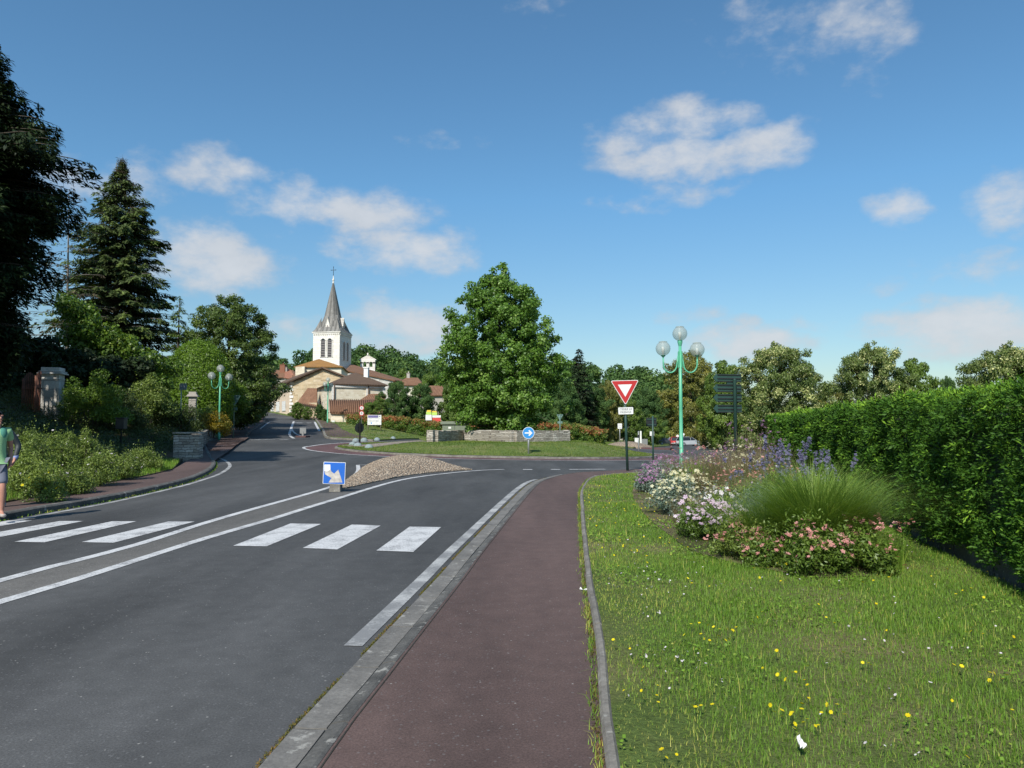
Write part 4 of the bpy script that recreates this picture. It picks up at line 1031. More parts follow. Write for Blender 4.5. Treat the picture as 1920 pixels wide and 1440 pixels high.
solid('roof', [[Vector((C0.x-.5, C0.y, zE-.12))+o1, Vector((pk.x, pk.y, zPk))+o1, Vector((pk.x, pk.y, zPk))+dv*.95, Vector((C0.x-.5, C0.y, zE-.12))+dv*1.0+Vector((0, 0, .0))],
               [Vector((pk.x, pk.y, zPk))+o1, Vector((gR.x+.4, gR.y, zR-.1))+o1, Vector((gR.x+.4, gR.y, zR-.1))+dv*.95, Vector((pk.x, pk.y, zPk))+dv*.95]], .2, M['tile_dark'], sh)
mb = MB()
for k in range(10): mb.box((C0.x+(.16 if k % 2 else .08), C0.y-.02, zb+1.2+k*.5), (.62 if k % 2 else .36, .36, .34), -.3)
mb.build('quoin', M['ashlar'], sh, True)
for (pa, pb, z0, z1) in ((532, 537, 735, 716.5+6), (519, 525.5, 740, 724), (508, 513, 744, 730), (530, 535.5, 770.5, 752.5), (519, 524, 771.5, 753.5), (509, 513.5, 771, 755)):
    def along(px_):
        u_ = (px_-960)/FPX; A_ = C0; t_ = (A_.x-u_*A_.y)/(u_*dv.y-dv.x); return t_*dv.length
    t0, t1 = along(pb), along(pa); yd = C0.y+(t0+t1)/2*dv.y/dv.length
    zz0, zz1 = Q(pa, z0, yd).z, Q(pa, z1, yd).z
    opening(sh, xy(L0), xy(C0), dv.length-t1-.15, dv.length-t0+.15, zz0, zz1, shutters=True)
# ---- steep tiled shed in front of the gable
sd_ = thing('shed', 'small outbuilding with steep brown tiled roof before the stone gable', 'shed', Q(575, 780, 97))
p0, p1, p2, p3 = Q(556, 756, 98), Q(594, 763, 95), Q(594, 728, 99), Q(577, 727.5, 100)
wall_solid('wall', [xy(Q(558, 760, 98.4)), xy(Q(594, 760, 95.4)), xy(Q(597, 760, 99.5)), xy(Q(566, 760, 101))], [p0.z]*4, p0.z-3, M['rubble'], sd_)
solid('roof', [[p0, p1, p2, p3]], .18, M['tile_brown'], sd_)
mb = MB()
for k in range(12):
    q = p0+(p1-p0)*(k/11.); mb.cyl(q+Vector((0, -.1, -.05)), q+Vector((.05, .5, .12)), .13, 6)
mb.build('eave_tiles', M['tile_dark'], sd_, True)
# ---- barn with hipped roof and pale masonry
bn = thing('house', 'pale stone house with dark hipped roof and a white chimney, right of the shuttered house', 'house', Q(622, 780, 90))
A, B, Cc = Q(624, 780, 90), Q(721, 780, 93), Q(592, 780, 103); D = Vector((B.x+(Cc.x-A.x), B.y+(Cc.y-A.y), 0))
zE = Q(624, 719.5, 90).z; zb = Q(624, 790, 90).z-.8
wall_solid('wall', [xy(A), xy(B), xy(D), xy(Cc)], [zE]*4, zb, M['rubble_pale'], bn)
oo = .45; ca = [Vector((A.x-oo, A.y-oo, zE)), Vector((B.x+oo, B.y-oo, zE)), Vector((D.x+oo, D.y+oo, zE)), Vector((Cc.x-oo, Cc.y+oo, zE))]
apx = Q(667, 698, 96.5); ap2 = apx+Vector((Cc.x-A.x, Cc.y-A.y, 0))*.25
solid('roof', [[ca[0], ca[1], apx], [ca[1], ca[2], ap2, apx], [ca[2], ca[3], ap2], [ca[3], ca[0], apx, ap2]], .16, M['tile_dark'], bn)
mb = MB(); mb.box(((A.x+B.x)/2, (A.y+B.y)/2-.06, zE-.22), ((B-A).length+.1, .2, .4), math.atan2(B.y-A.y, B.x-A.x))
for t in (0.005, .655, .985): 
    p = A+(B-A)*t; mb.box((p.x, p.y-.05, (zb+zE)/2-.2), (.34, .16, zE-zb-.4), math.atan2(B.y-A.y, B.x-A.x))
mb.build('stone_band', M['ashlar'], bn, True)
mb = MB()
for t in (.03, .685):
    mb = MB(); p = A+(B-A)*t; mb.cyl((p.x, p.y-.2, zb), (p.x, p.y-.2, zE), .06, 6); mb.build('drainpipe', M['tile_dark'], bn, True)
chimney(bn, Q(687, 705, 95), .55, 1.0, 'white', False)
for t0, t1, z0, z1 in ((.9, 1.5, .2, 2.6), (3.2, 3.9, .3, 2.4)):
    opening(bn, xy(Cc), xy(A), 13-6+t0-4, 13-6+t1-4, zb+1.0+z0, zb+1.0+z1)
mb = MB(); mb.tube([Q(721.5, 727, 92.4), Q(727, 728, 92)], .06, 6); mb.build('bracket', M['white'], bn, True)
# ---- low shed with ribbed tile roof next to the hedge
ls = thing('shed', 'low stone shed under a wide ribbed brown tile roof beside the red and green hedge', 'shed', Q(630, 794, 84))
a, b = Q(619.5, 774, 84), Q(716, 777, 82); c, d_ = Q(716, 751, 87), Q(618, 750.5, 89)
wall_solid('wall', [xy(Q(620, 780, 84.3)), xy(Q(714, 780, 82.3)), xy(Q(714, 780, 86.6)), xy(Q(620, 780, 88.6))], [a.z-.02, b.z+.12, b.z+.5, a.z+.5], Q(620, 797, 84).z-.5, M['rubble_pale'], ls)
solid('roof', [[a, b, c, d_]], .14, M['tile_brown'], ls)
mb = MB()
for k in range(26):
    t = k/25.; mb.tube([a+(b-a)*t+Vector((0, 0, .05)), d_+(c-d_)*t+Vector((0, 0, .05))], .10, 5)
me = mb.mesh('ridge'); auto_uv(me); link('tile_rib', me, M['tile_brown'], ls, True)
mb = MB(); mb.box(Q(625, 792, 83.6), (.35, .3, .45)); mb.build('meter_box', M['white'], ls, True)
# ---- small red-brown roof between the shed and the trees
sr = thing('shed', 'flat garage with reddish brown tiled roof between low shed and trees', 'garage', Q(700, 760, 90))
a, b, c, d_ = Q(672, 752, 88.5), Q(722, 754, 88.5), Q(722, 738, 92), Q(692, 738.5, 92)
wall_solid('wall', [xy(a), xy(b), (b.x, 91.9), (a.x+1, 91.9)], [a.z-.1]*4, a.z-3, M['render_pale'], sr); solid('roof', [[a, b, c, d_]], .15, M['tile_brown'], sr)
# ---- roofs among the trees right of the church
def simple_house(label, px0, px1, py_e, py_r, dep, mat_r, mat_w, depth=8, chim=None, rot=0):
    t = thing('house', label, 'house', Q((px0+px1)/2, py_e, dep)); a, b = Q(px0, py_e, dep), Q(px1, py_e, dep+rot); zr = Q((px0+px1)/2, py_r, dep+depth/2).z
    wall_solid('wall', [xy(a), xy(b), (b.x, b.y+depth), (a.x, a.y+depth)], [a.z]*4, a.z-5, M[mat_w], t)
    m0 = Vector((a.x+1.2, a.y+depth/2, zr)); m1 = Vector((b.x-1.2, b.y+depth/2, zr)); e0 = Vector((a.x-.4, a.y-.4, a.z)); e1 = Vector((b.x+.4, b.y-.4, a.z)); e2 = Vector((b.x+.4, b.y+depth+.4, a.z)); e3 = Vector((a.x-.4, a.y+depth+.4, a.z))
    solid('roof', [[e0, e1, m1, m0], [e2, e3, m0, m1], [e1, e2, m1], [e3, e0, m0]], .16, M[mat_r], t)
    if chim: chimney(t, Q(chim, py_r+2, dep+depth/2), .6, 1.0)
    mb = MB()
    opening(t, xy(a), xy(b), 1.2, 2.1, a.z-1.9, a.z-.6, shutters=True); return t
simple_house('house with reddish brown hipped roof showing above trees right of the church', 744, 790, 722, 708, 140, 'tile_brown', 'render_pale', chim=766)
simple_house('low house with dark brown roof between the church and the big roadside tree', 786, 838, 741, 723, 115, 'tile_brown', 'render_grey')
simple_house('small house with terracotta roof far off under the give way sign', 1163, 1192, 789, 776, 150, 'tile_red', 'render_pale', 6)
# ------------------------------------------------------------------ street furniture
def bev(mb, name, mat, parent, b=.006, world=False): return mb.build(name, mat, parent, world, b)
def street_lamp(label, x, y, z, rz, group='green lamp posts with globes'):
    t = thing('street_lamp', label, 'street lamp', (x, y, z), rz, group)
    mb = MB(); mb.tube([(0, 0, -.2), (0, 0, .35), (0, 0, .36), (0, 0, 2.2), (0, 0, 4.46)], [.085, .085, .068, .06, .05], 14)
    mb.lathe([(.05, 4.3), (.085, 4.44), (.085, 4.5), (.05, 4.52)], 12)
    for k in range(4):
        a = math.pi/4+k*math.pi/2; mb.box((.07*math.cos(a), .07*math.sin(a), 3.85), (.035, .035, .55), a)
    mb.build('pole', M['lampgreen'], t)
    for s in (-1, 1):
        mb = MB(); pts = [(s*.06, 0, 4.0)]+[(s*(.34-.22*math.cos(a)*1.05), 0, 3.70-.30*math.sin(a)) for a in [math.pi*k/10 for k in range(11)]]+[(s*.575, 0, 3.96)]
        mb.tube(pts, .026, 8); mb.lathe([(.03, 3.94), (.07, 3.97), (.085, 4.0)], 12, (s*.575, 0, 0)); mb.build('arm', M['lampgreen'], t)
    for (gx, gz_) in ((0, 4.74), (-.575, 4.23), (.575, 4.18)):
        mb = MB(); mb.sphere((0, 0, 0), .25, 28, 18)
        o = link('globe', mb.mesh('globe'), M['globe'], t); o.location = (gx, 0, gz_)
        cp = MB(); cp.lathe([(.02, .262), (.13, .245), (.15, .225), (.14, .215)], 18); c = link('globe_cap', cp.mesh('cap'), M['globe'], o)
        bl = MB(); bl.lathe([(.0, .06), (.05, .03), (.055, -.06), (.035, -.14), (.03, -.24)], 10); link('bulb', bl.mesh('bulb'), M['white'], o)
    return t
x, y = GX(1277, 25.2), 25.2
street_lamp('tall green lamp post with three clear globes behind the flower bed', x, y, tz(x, y)+.05, math.radians(-4))
x, y = GX(411, 49.5), 49.5
zl = Q(411, 824, 49.5).z
street_lamp('green three globe lamp post beside the low stone wall on the left', x, y, zl, math.radians(42))
x, y = GX(614, 81), 81.0
street_lamp('green lamp post on the corner before the low shed and church houses', x, y, tz(x, y)+.1, math.radians(70))
x, y = GX(911, 60), 60.0
street_lamp('green lamp post rising into the big tree behind the roundabout wall', x, y, .55, math.radians(10))

def text_mesh(s, size, mat, parent, loc, ry=0, align='CENTER', name='lettering', extrude=.001):
    c = bpy.data.curves.new('txt', 'FONT'); c.body = s; c.size = size; c.align_x = align; c.align_y = 'CENTER'; c.extrude = extrude; c.space_character = 1.05
    o = bpy.data.objects.new('txt', c); col.objects.link(o); bpy.context.view_layer.update()
    me = bpy.data.meshes.new_from_object(o.evaluated_get(bpy.context.evaluated_depsgraph_get())); bpy.data.objects.remove(o)
    me.transform(Matrix.Rotation(math.pi/2, 4, 'X')); q = link(name, me, mat, parent); q.location = loc; return q
def rounded(pts, r, seg=5):
    res = []; n = len(pts)
    for i in range(n):
        p = Vector(pts[i]); a = (Vector(pts[i-1])-p).normalized(); b = (Vector(pts[(i+1) % n])-p).normalized()
        th = a.angle(b); d = r/math.tan(th/2); s, e = p+a*d, p+b*d
        for k in range(seg+1):
            t = k/seg; res.append((s*(1-t)**2+p*2*t*(1-t)+e*t*t))
    return res
def panel(name, pts2, y0, th, mat, parent, rad=.02, back=None):
    """flat panel in the local xz plane facing -y"""
    pts = rounded([Vector((p[0], 0, p[1])) for p in pts2], rad); mb = MB()
    mb.prism([p+Vector((0, y0, 0)) for p in pts], (0, -1, 0), th, 0, 0 if back is None else 1)
    return mb.build(name, mat if back is None else [mat, back], parent)
def rect(w, h, cz, cx=0): return [(cx-w/2, cz-h/2), (cx+w/2, cz-h/2), (cx+w/2, cz+h/2), (cx-w/2, cz+h/2)]
def tri(s, cz_top, k=1): 
    h = s*.866; c = cz_top-h/3; return [(0, c-2*h/3*k), (s/2*k, c+h/3*k), (-s/2*k, c+h/3*k)]
def post(parent, h, r, mat, z0=-.2, x=0, y=0):
    mb = MB(); mb.cyl((x, y, z0), (x, y, h), r, 12); mb.lathe([(r, h), (r*.7, h+r*.4), (0.001, h+r*.5)], 12, (x, y, 0)); return mb.build('post', mat, parent)

# give way sign with panel
x, y = GX(1176, 26.5), 26.5
t = thing('road_sign', 'red and white give way triangle on dark green post with a small panel', 'road sign', (x, y, tz(x, y)), math.radians(4)); t.rotation_euler[1] = math.radians(-1.7)
post(t, 3.15, .048, M['signgreen'])
p = panel('triangle', tri(1.03, 3.27), -.06, .03, M['white'], t, .05, M['signgreen']); panel('red_border', tri(1.03, 3.27, .93), -.0905, .003, M['red'], p, .035)
panel('white_centre', tri(1.03, 3.27, .50), -.0940, .003, M['white'], p, .006)
p = panel('plate', rect(.54, .25, 2.18), -.06, .022, M['white'], t, .03, M['signgreen'])
text_mesh('CÉDEZ LE', .098, M['lettering'], p, (0, -.0835, 2.235)); text_mesh('PASSAGE', .098, M['lettering'], p, (0, -.0835, 2.128))
# back of a square sign
x, y = GX(1224, 28.0), 28.0
t = thing('road_sign', 'back of a square sign on a thin dark green post near the give way sign', 'road sign', (x, y, tz(x, y)+.02), math.radians(6))
post(t, 2.0, .036, M['signgreen'])
p = panel('panel', rect(.40, .34, 1.78, -.04), .07, .03, M['black'], t, .02)
mb = MB()
for z in (1.68, 1.88): mb.box((-.04, .03, z), (.34, .02, .035))
mb.build('rail', M['signgreen'], p)
# direction sign stack, seen from behind
x, y = GX(1379, 32), 32.0
t = thing('signpost', 'dark green signpost with stacked direction arrows seen from behind', 'signpost', (x, y, tz(x, y)), math.radians(9))
post(t, 3.75, .075, M['signgreen'])
z = Q(1379, 708.6, 32).z-tz(x, y)
for k, pyc in enumerate((708.6, 727.8, 746.3, 766.3)):
    zc = Q(1379, pyc, 32).z-tz(x, y); w0, w1, hh_ = -.93, .36, .34
    o = panel('direction_arrow', [(w0, zc), (w0+.14, zc-hh_/2), (w1, zc-hh_/2), (w1, zc+hh_/2), (w0+.14, zc+hh_/2)], .16, .05, M['signgreen'], t, .01)
    mb = MB()
    for dz in (-.145, -.02, .135): mb.box(((w0+w1)/2+.08, .095, zc+dz), (w1-w0-.22, .03, .045))
    mb.build('rail', M['black'], o)
panel('small_panel', rect(.40, .22, 3.58, -.10), .14, .03, M['signgreen'], t, .01)
# blue square sign on a concrete block
x, y = GX(629, 18.4), 18.4
t = thing('road_sign', 'blue square traffic sign with worn white arrow on a concrete foot', 'road sign', (x, y, tz(x, y)), math.radians(-2)); t.rotation_euler[1] = math.radians(1.8)
mb = MB(); mb.prism([(-.12, -.1, -.05), (.17, -.1, -.05), (.15, -.1, .30), (-.09, -.1, .30)], (0, 1, 0), .22); bev(mb, 'concrete_foot', M['kerb_light'], t, .012)
mb = MB(); mb.box((.04, -.03, .32), (.10, .05, .24)); mb.build('stem', M['galv'], t)
p = panel('panel', rect(.55, .54, .46, 0), -.06, .05, M['white'], t, .02, M['galv']); panel('blue_face', rect(.525, .515, .46, 0), -.112, .003, M['blue'], p, .012)
def sgn(px_, py_): return ((px_-290)/245*.55, .46-(py_-276)/240*.54)
mb = MB()
for poly, mi in (([(178, 186), (244, 184), (248, 238), (212, 262), (180, 256)], 0), ([(180, 256), (212, 262), (248, 238), (262, 262), (290, 282), (276, 324), (262, 330), (190, 292)], 1), ([(262, 330), (276, 324), (290, 282), (335, 236), (386, 374), (232, 381)], 1)):
    pp = [Vector((sgn(*q)[0], -.1165, sgn(*q)[1])) for q in poly]; mb.prism(pp, (0, -1, 0), .0015, mi)
mb.build('worn_arrow', [M['white'], M['worn_white']], p)
# blue roundabout arrow sign
def roundel(name, r, cz, y0, th, mat, parent, back=None, n=28, cx=0):
    mb = MB(); pts = [Vector((cx+r*math.cos(2*math.pi*k/n), y0, cz+r*math.sin(2*math.pi*k/n))) for k in range(n)]
    mb.prism(pts, (0, -1, 0), th, 0, 0 if back is None else 1); return mb.build(name, mat if back is None else [mat, back], parent)
gx_, gy_ = G(991, 850.5, f=lambda a, b: isl_z(a, b) if math.hypot(a-ISL_C[0], b-ISL_C[1]) < R_K else T(a, b))
t = thing('road_sign', 'round blue sign with white arrow pointing right on the roundabout grass', 'road sign', (gx_, gy_, float(isl_z(gx_, gy_))), math.radians(-3))
hs = (850.5-812)*gy_/FPX; rr_ = 11.2*gy_/FPX
post(t, hs+.1, .05, M['galv']); p = roundel('disc', rr_, hs, -.06, .03, M['white'], t, M['galv']); roundel('blue_face', rr_*.93, hs, -.091, .003, M['ltblue'], p)
mb = MB(); s_ = rr_
mb.prism([Vector((a*s_, -.0945, hs+b*s_)) for a, b in ((-.62, -.1), (.22, -.1), (-.02, -.38), (.16, -.5), (.66, 0), (.16, .5), (-.02, .38), (.22, .1), (-.62, .1))], (0, -1, 0), .002); mb.build('arrow', M['white'], p)
# dark round sign seen from behind on the pebbled wedge
y = 47.6; x = GX(675, y); zb_ = float(isl_z(x, y))
t = thing('road_sign', 'black back of a round sign on the pebbled tip of the roundabout', 'road sign', (x, y, zb_), math.radians(38))
post(t, 1.55, .05, M['black']); o = roundel('disc', .32, 1.10, .10, .03, M['black'], t)
mb = MB(); mb.box((0, .05, 1.2), (.3, .03, .04)); mb.box((0, .05, 1.0), (.3, .03, .04)); mb.build('rail', M['black'], o)
# two round speed discs on a grey pole further back
y = 70.0; x = GX(678, y)
t = thing('road_sign', 'grey pole carrying two small round red rimmed signs beside the hedge', 'road sign', (x, y, tz(x, y)+.1), 0)
zz = lambda py_: Q(678, py_, y).z-tz(x, y)-.1
post(t, zz(761), .045, M['galv'])
for pyc in (765, 775):
    o = roundel('disc', .235, zz(pyc), -.06, .02, M['red'], t, M['galv']); q = roundel('white_face', .17, zz(pyc), -.081, .003, M['white'], o)
    mb = MB(); mb.tube([(.055*math.cos(a), -.087, zz(pyc)+.08*math.sin(a)) for a in [2*math.pi*k/12 for k in range(13)]], .018, 5); mb.build('symbol', M['lettering'], q)
# granite domes
for i, (px_, py_, lab) in enumerate(((682, 831, 'pale stone dome just right of the black sign post'), (661, 832, 'pale stone dome at the left tip of the pebbled wedge'), (667, 828.5, 'pale stone dome behind the leftmost pair by the black post'),
        (671, 834.5, 'pale stone dome in front of the black sign post'), (692, 837.5, 'pale stone dome alone at the front edge of the pebbles'), (707, 826.5, 'pale stone dome on the rear edge of the pebbles'), (737, 823.5, 'flat little stone dome farthest right on the pebbles'))):
    if i == 0: px_, py_ = 682.5, 828
    gx_, gy_ = G(px_, py_+1.5, f=lambda a, b: float(isl_z(a, b))+.02 if math.hypot(a-ISL_C[0], b-ISL_C[1]) < R_K else T(a, b))
    if i == 0:
        mb = MB(); mb.lathe([(.26, -.05), (.255, .04), (.22, .12), (.14, .19), (.06, .215), (.001, .22)], 18); dome_me = mb.mesh('stone_dome'); dome_me.materials.append(M['dome_stone'])
    o = bpy.data.objects.new('stone_dome', dome_me); col.objects.link(o); o.location = (gx_, gy_, float(isl_z(gx_, gy_))); s_ = .8 if i > 5 else (1.0, .92, .95, 1.02, .97, .9)[i % 6]; o.scale = (s_, s_, s_)
    tag(o, lab, 'bollard', 'stone domes on the pebbled wedge')
# grey bollard sign in the side street splitter
gx_, gy_ = G(568, 820)
t = thing('road_sign', 'grey back of a square sign on a small kerbed refuge in the side street', 'road sign', (gx_, gy_, tz(gx_, gy_)), math.radians(-8))
sc_ = gy_/FPX
mb = MB(); mb.box((0, 0, .06), (20*sc_, .9, .14)); bev(mb, 'refuge_kerb', M['maroon2'], t, .03)
mb = MB(); mb.box((0, 0, .25), (.16, .14, .5)); mb.build('stem', M['galv'], t); panel('panel', rect(12*sc_, 11*sc_, 12.5*sc_), .05, .08, M['galv'], t, .03)
# stone wall on the roundabout
wp = [(45.2, 804.5), (45.0, 815), (50.5, 868), (44.6, 965), (47.5, 1065)]
pts = [(GX(px_, d_), d_) for d_, px_ in wp]
wl_ = [pts[1], pts[2], pts[3], pts[4]]
t = thing('stone_wall', 'zigzag low dry stone wall across the roundabout in front of the tree', 'wall', (pts[1][0], pts[1][1], .6))
mb = MB(); ztop = 1.36
for (a, b), ht in zip(zip(wl_[:-1], wl_[1:]), (0, .004, -.003)):
    A_, B_ = Vector((*a, 0)), Vector((*b, 0)); d_ = (B_-A_); L_ = d_.length; d_.normalize(); an = math.atan2(d_.y, d_.x); n_ = int(L_/.45)
    for k in range(n_):
        c = A_+d_*(L_*(k+.5)/n_); hh_ = ztop+ht+random.uniform(-.035, .02)
        mb.box((c.x, c.y+.22, (hh_+.1)/2), (L_/n_+.02, .44+random.uniform(-.03, .03), hh_-.1), an)
mb.build('wall', M['stone_wall'], t, True)
mb = MB(); mb.box(((pts[0][0]+pts[1][0])/2-.02, 45.25, .72), (.42, .62, 1.34), math.radians(-18)); mb.build('end_pier', M['stone_wall'], t, True, .02)
mb = MB(); ep = Vector((GX(1060, 47.6), 47.8, 0)); mb.box((ep.x+.05, ep.y, .7), (.4, .6, 1.36)); mb.build('end_pier', M['stone_wall'], t, True, .02)
# utility cabinet behind it
a_ = Q(853, 808, 53)
t = thing('utility_cabinet', 'grey green utility cabinet with flat lid behind the roundabout wall', 'cabinet', (a_.x, 53, .7), 0)
mb = MB(); mb.box((0, 0, .55), (1.75, .6, 1.1)); bev(mb, 'body', M['cabinet'], t, .015)
mb = MB(); mb.box((0, 0, 1.14), (2.0, .8, .16)); mb.box((0, 0, 1.24), (1.9, .7, .06)); bev(mb, 'lid', M['cabinet'], t, .02)
mb = MB(); mb.box((-.35, -.305, .82), (.2, .02, .14)); mb.build('label_plate', M['white'], t)
mb = MB(); mb.box((0, -.303, .5), (.015, .02, 1.0)); mb.build('door_seam', M['black'], t)
# information board
gx_, gy_ = G(702, 806.5, .1)
t = thing('notice_board', 'white notice board with purple band on two posts before the hedge', 'sign board', (gx_, gy_, tz(gx_, gy_)+.1), math.radians(4))
k_ = gy_/FPX; W_, H_ = 25.5*k_, 18.5*k_; zc = (806.5-787.5)*k_
for s in (-1, 1): post(t, zc+H_/2, .05, M['wood'], x=s*W_*.46)
p = panel('board', rect(W_, H_, zc), -.06, .04, M['white'], t, .02)
panel('purple_band', rect(W_*.74, H_*.24, zc+H_*.34, -W_*.09), -.1015, .003, M['banner_purple'], p, .01)
rl = random.Random(3)
for zz_, hh2, x0_, x1_ in ((.14, .05, -.40, .40), (-.10, .13, -.34, .34)):      # faded, unreadable printed lines
    lb_ = MB(); xx = x0_
    while xx < x1_:
        ww_ = rl.uniform(.018, .034); lb_.box(((xx+ww_/2)*W_, -.102, zc+H_*zz_), (ww_*W_, .003, H_*hh2*rl.uniform(.7, 1))); xx += ww_+(.02 if rl.random() < .8 else .06)
    lb_.build('lettering', M['lettering_grey'], p)
mb = MB(); mb.box((-W_*.22, -.102, zc-H_*.32), (W_*.07, .004, H_*.16)); mb.build('logo', M['ltblue'], p)
mb = MB(); mb.box((W_*.38, -.1025, zc+H_*.35), (W_*.16, .004, H_*.18)); mb.box((W_*.38, -.106, zc+H_*.35), (W_*.09, .004, H_*.09), mi=1); mb.build('emblem', [M['white'], M['banner_purple']], p)
# bright advertising boards behind the hedge
def adboard(name, label, parts, dep, zbase, legs):
    x0 = sum(p_[0]+p_[1] for p_ in parts)/2/len(parts); a_ = Q(x0, 800, dep); t = thing(name, label, 'sign board', (a_.x, dep, tz(a_.x, dep)+.1)); bz = tz(a_.x, dep)+.1; k_ = dep/FPX
    for i, (xa, xb, ya, yb, m_) in enumerate(parts):
        z0, z1 = Q(xa, yb, dep).z-bz, Q(xa, ya, dep).z-bz; panel('board', [((xa-x0)*k_, z0), ((xb-x0)*k_, z0), ((xb-x0)*k_, z1), ((xa-x0)*k_, z1)], -.04-.004*i, .03, M[m_], t, .01)
    top = max(Q(p_[0], p_[2], dep).z-bz for p_ in parts)
    for s in legs: post(t, top-.1, .05, M['wood'], x=s*k_, y=.03)
    return t
adboard('advertising_board', 'stacked yellow, lime and white advertising board behind the hedge', [(800.5, 808, 769, 772.5, 'b_yellow'), (799, 809, 772.7, 777.5, 'b_green'), (798, 809.5, 777.7, 788, 'white')], 84, 0, (-4, 4))
adboard('advertising_board', 'lime, white and red advertising board right beside the yellow topped one', [(810, 818.5, 770.5, 773, 'b_yellow'), (810, 819.5, 773.2, 778.5, 'b_green'), (810.5, 826.5, 778.7, 783, 'white'), (811, 826, 783.2, 790, 'b_red')], 83, 0, (-5, 5))
# back of give way sign behind the roundabout
def giveway_back(label, px_, py_top, py_base, dep, zb_, s, rz, plate=True):
    x = GX(px_, dep); t = thing('road_sign', label, 'road sign', (x, dep, zb_), rz); h = Q(px_, py_top, dep).z-zb_
    post(t, h-.02, .04, M['greygreen']); o = panel('triangle', tri(s, h), .08, .03, M['greygreen'], t, .04)
    mb = MB()
    for z, w_ in ((h-.12*s, .55*s), (h-.42*s, .3*s)): mb.box((0, .04, z), (w_, .025, .03))
    mb.build('rail', M['signgreen'], o)
    if plate: panel('plate', rect(.42, .2, h-s*.866-.17), .08, .02, M['greygreen'], t, .02)
    return t
zl = Q(437, 820, 52).z
giveway_back('pale green back of a give way triangle near the stone wall on the left', 438, 741, 820, 52, zl, .92, math.radians(-6))
giveway_back('back of a give way triangle behind the right end of the roundabout wall', 1050, 777, 806, 64, tz(GX(1050, 64), 64)+.1, .60, math.radians(0))
# further signs by the right-hand road
def small_sign(label, px_, py0, py1, w_px, py_base, dep, mat, shape='rect', rz=0, lines=0):
    x = GX(px_, dep); zb_ = Q(px_, py_base, dep).z; k_ = dep/FPX; t = thing('road_sign', label, 'road sign', (x, dep, zb_), rz)
    zt_, z0 = Q(px_, py0, dep).z-zb_, Q(px_, py1, dep).z-zb_; post(t, zt_-.03, .045, M['galv'])
    if shape == 'rect': o = panel('panel', rect(w_px*k_, zt_-z0, (zt_+z0)/2), -.06, .03, M[mat], t, .03)
    else: o = roundel('disc', w_px*k_/2, (zt_+z0)/2, -.06, .03, M[mat], t, M['galv'])
    for i in range(lines):
        mb = MB(); mb.box((0, -.0925, z0+(zt_-z0)*(.3+.4*i/max(1, lines-1))), (w_px*k_*.6, .004, .03)); mb.build('lettering', M['lettering_grey'], o)
    return t
small_sign('white square sign on a pale post left of the give way sign post', 1162, 794, 804, 8, 833, 74, 'white', lines=2)
small_sign('white roundabout plate low behind the dark square sign', 1222, 809, 817, 8, 834, 108, 'white', lines=1)
small_sign('dark blue edgewise disc sign on the right of the roundabout grass', 1197, 808, 827, 5, 852, 52, 'black', 'disc', math.radians(0))
small_sign('white square panel at the roadside just left of the red car', 1254, 820, 825, 4.5, 833, 130, 'white')
small_sign('white round sign above the red car', 1270, 815, 820, 5, 833, 128, 'white', 'disc')
small_sign('white round sign right of the tall lamp post above the silver car', 1281, 812, 817, 4.5, 834, 126, 'white', 'disc')
small_sign('white marker post panel beyond the roundabout near the grey fence', 1201, 808, 834, 3, 836, 84, 'white')
mb = MB(); a_ = Q(1194, 829, 88); mb.box((a_.x, 88, a_.z-.3), (.5, .35, 1.6)); o = mb.build('meter_cabinet', M['white'], None, False, .02); tag(o, 'small white utility box in grass beyond the roundabout', 'cabinet')
# grey fence far right
t = thing('fence', 'grey board fence in the shade beyond the right end of roundabout', 'fence', Q(1206, 832, 100))
mb = MB()
for k in range(14):
    p = Q(1202+k*.9, 826, 100); mb.box((p.x, 100, p.z-.4), (.058*1.0, .03, 1.2+.03*(k % 2)))
mb.build('boards', M['galv'], t, True)
# street name plate on the left
a_ = Q(345, 725, 44); t = thing('street_name_sign', 'pale blue street name plate on a thin post among left bank shrubs', 'sign', (a_.x, 44, float(bank_z(a_.x, 44))), math.radians(-14))
h = a_.z-float(bank_z(a_.x, 44)); post(t, h+.2, .03, M['galv'], x=-.18)
p = panel('plate', [(-.24, h-.19), (.22, h-.19), (.25, h), (.18, h+.2), (-.24, h+.2)], -.05, .03, M['dome_stone'], t, .02)
for k in range(3):
    mb = MB(); mb.box((-.02, -.082, h+.1-.1*k), (.3, .004, .03)); mb.build('lettering', M['lettering_grey'], p)
# dark box sign on the bank
a_ = Q(228, 790, 30.5); t = thing('litter_bin', 'black box on a short post standing in the bank shrubs', 'bin', (a_.x, 30.5, float(bank_z(a_.x, 30.5))-.1))
h = a_.z-float(bank_z(a_.x, 30.5)); mb = MB(); mb.box((0, 0, h), (.34, .3, .44)); mb.box((0, 0, h+.23), (.4, .36, .04)); bev(mb, 'bin_body', M['black'], t, .02); post(t, h-.1, .03, M['black'])
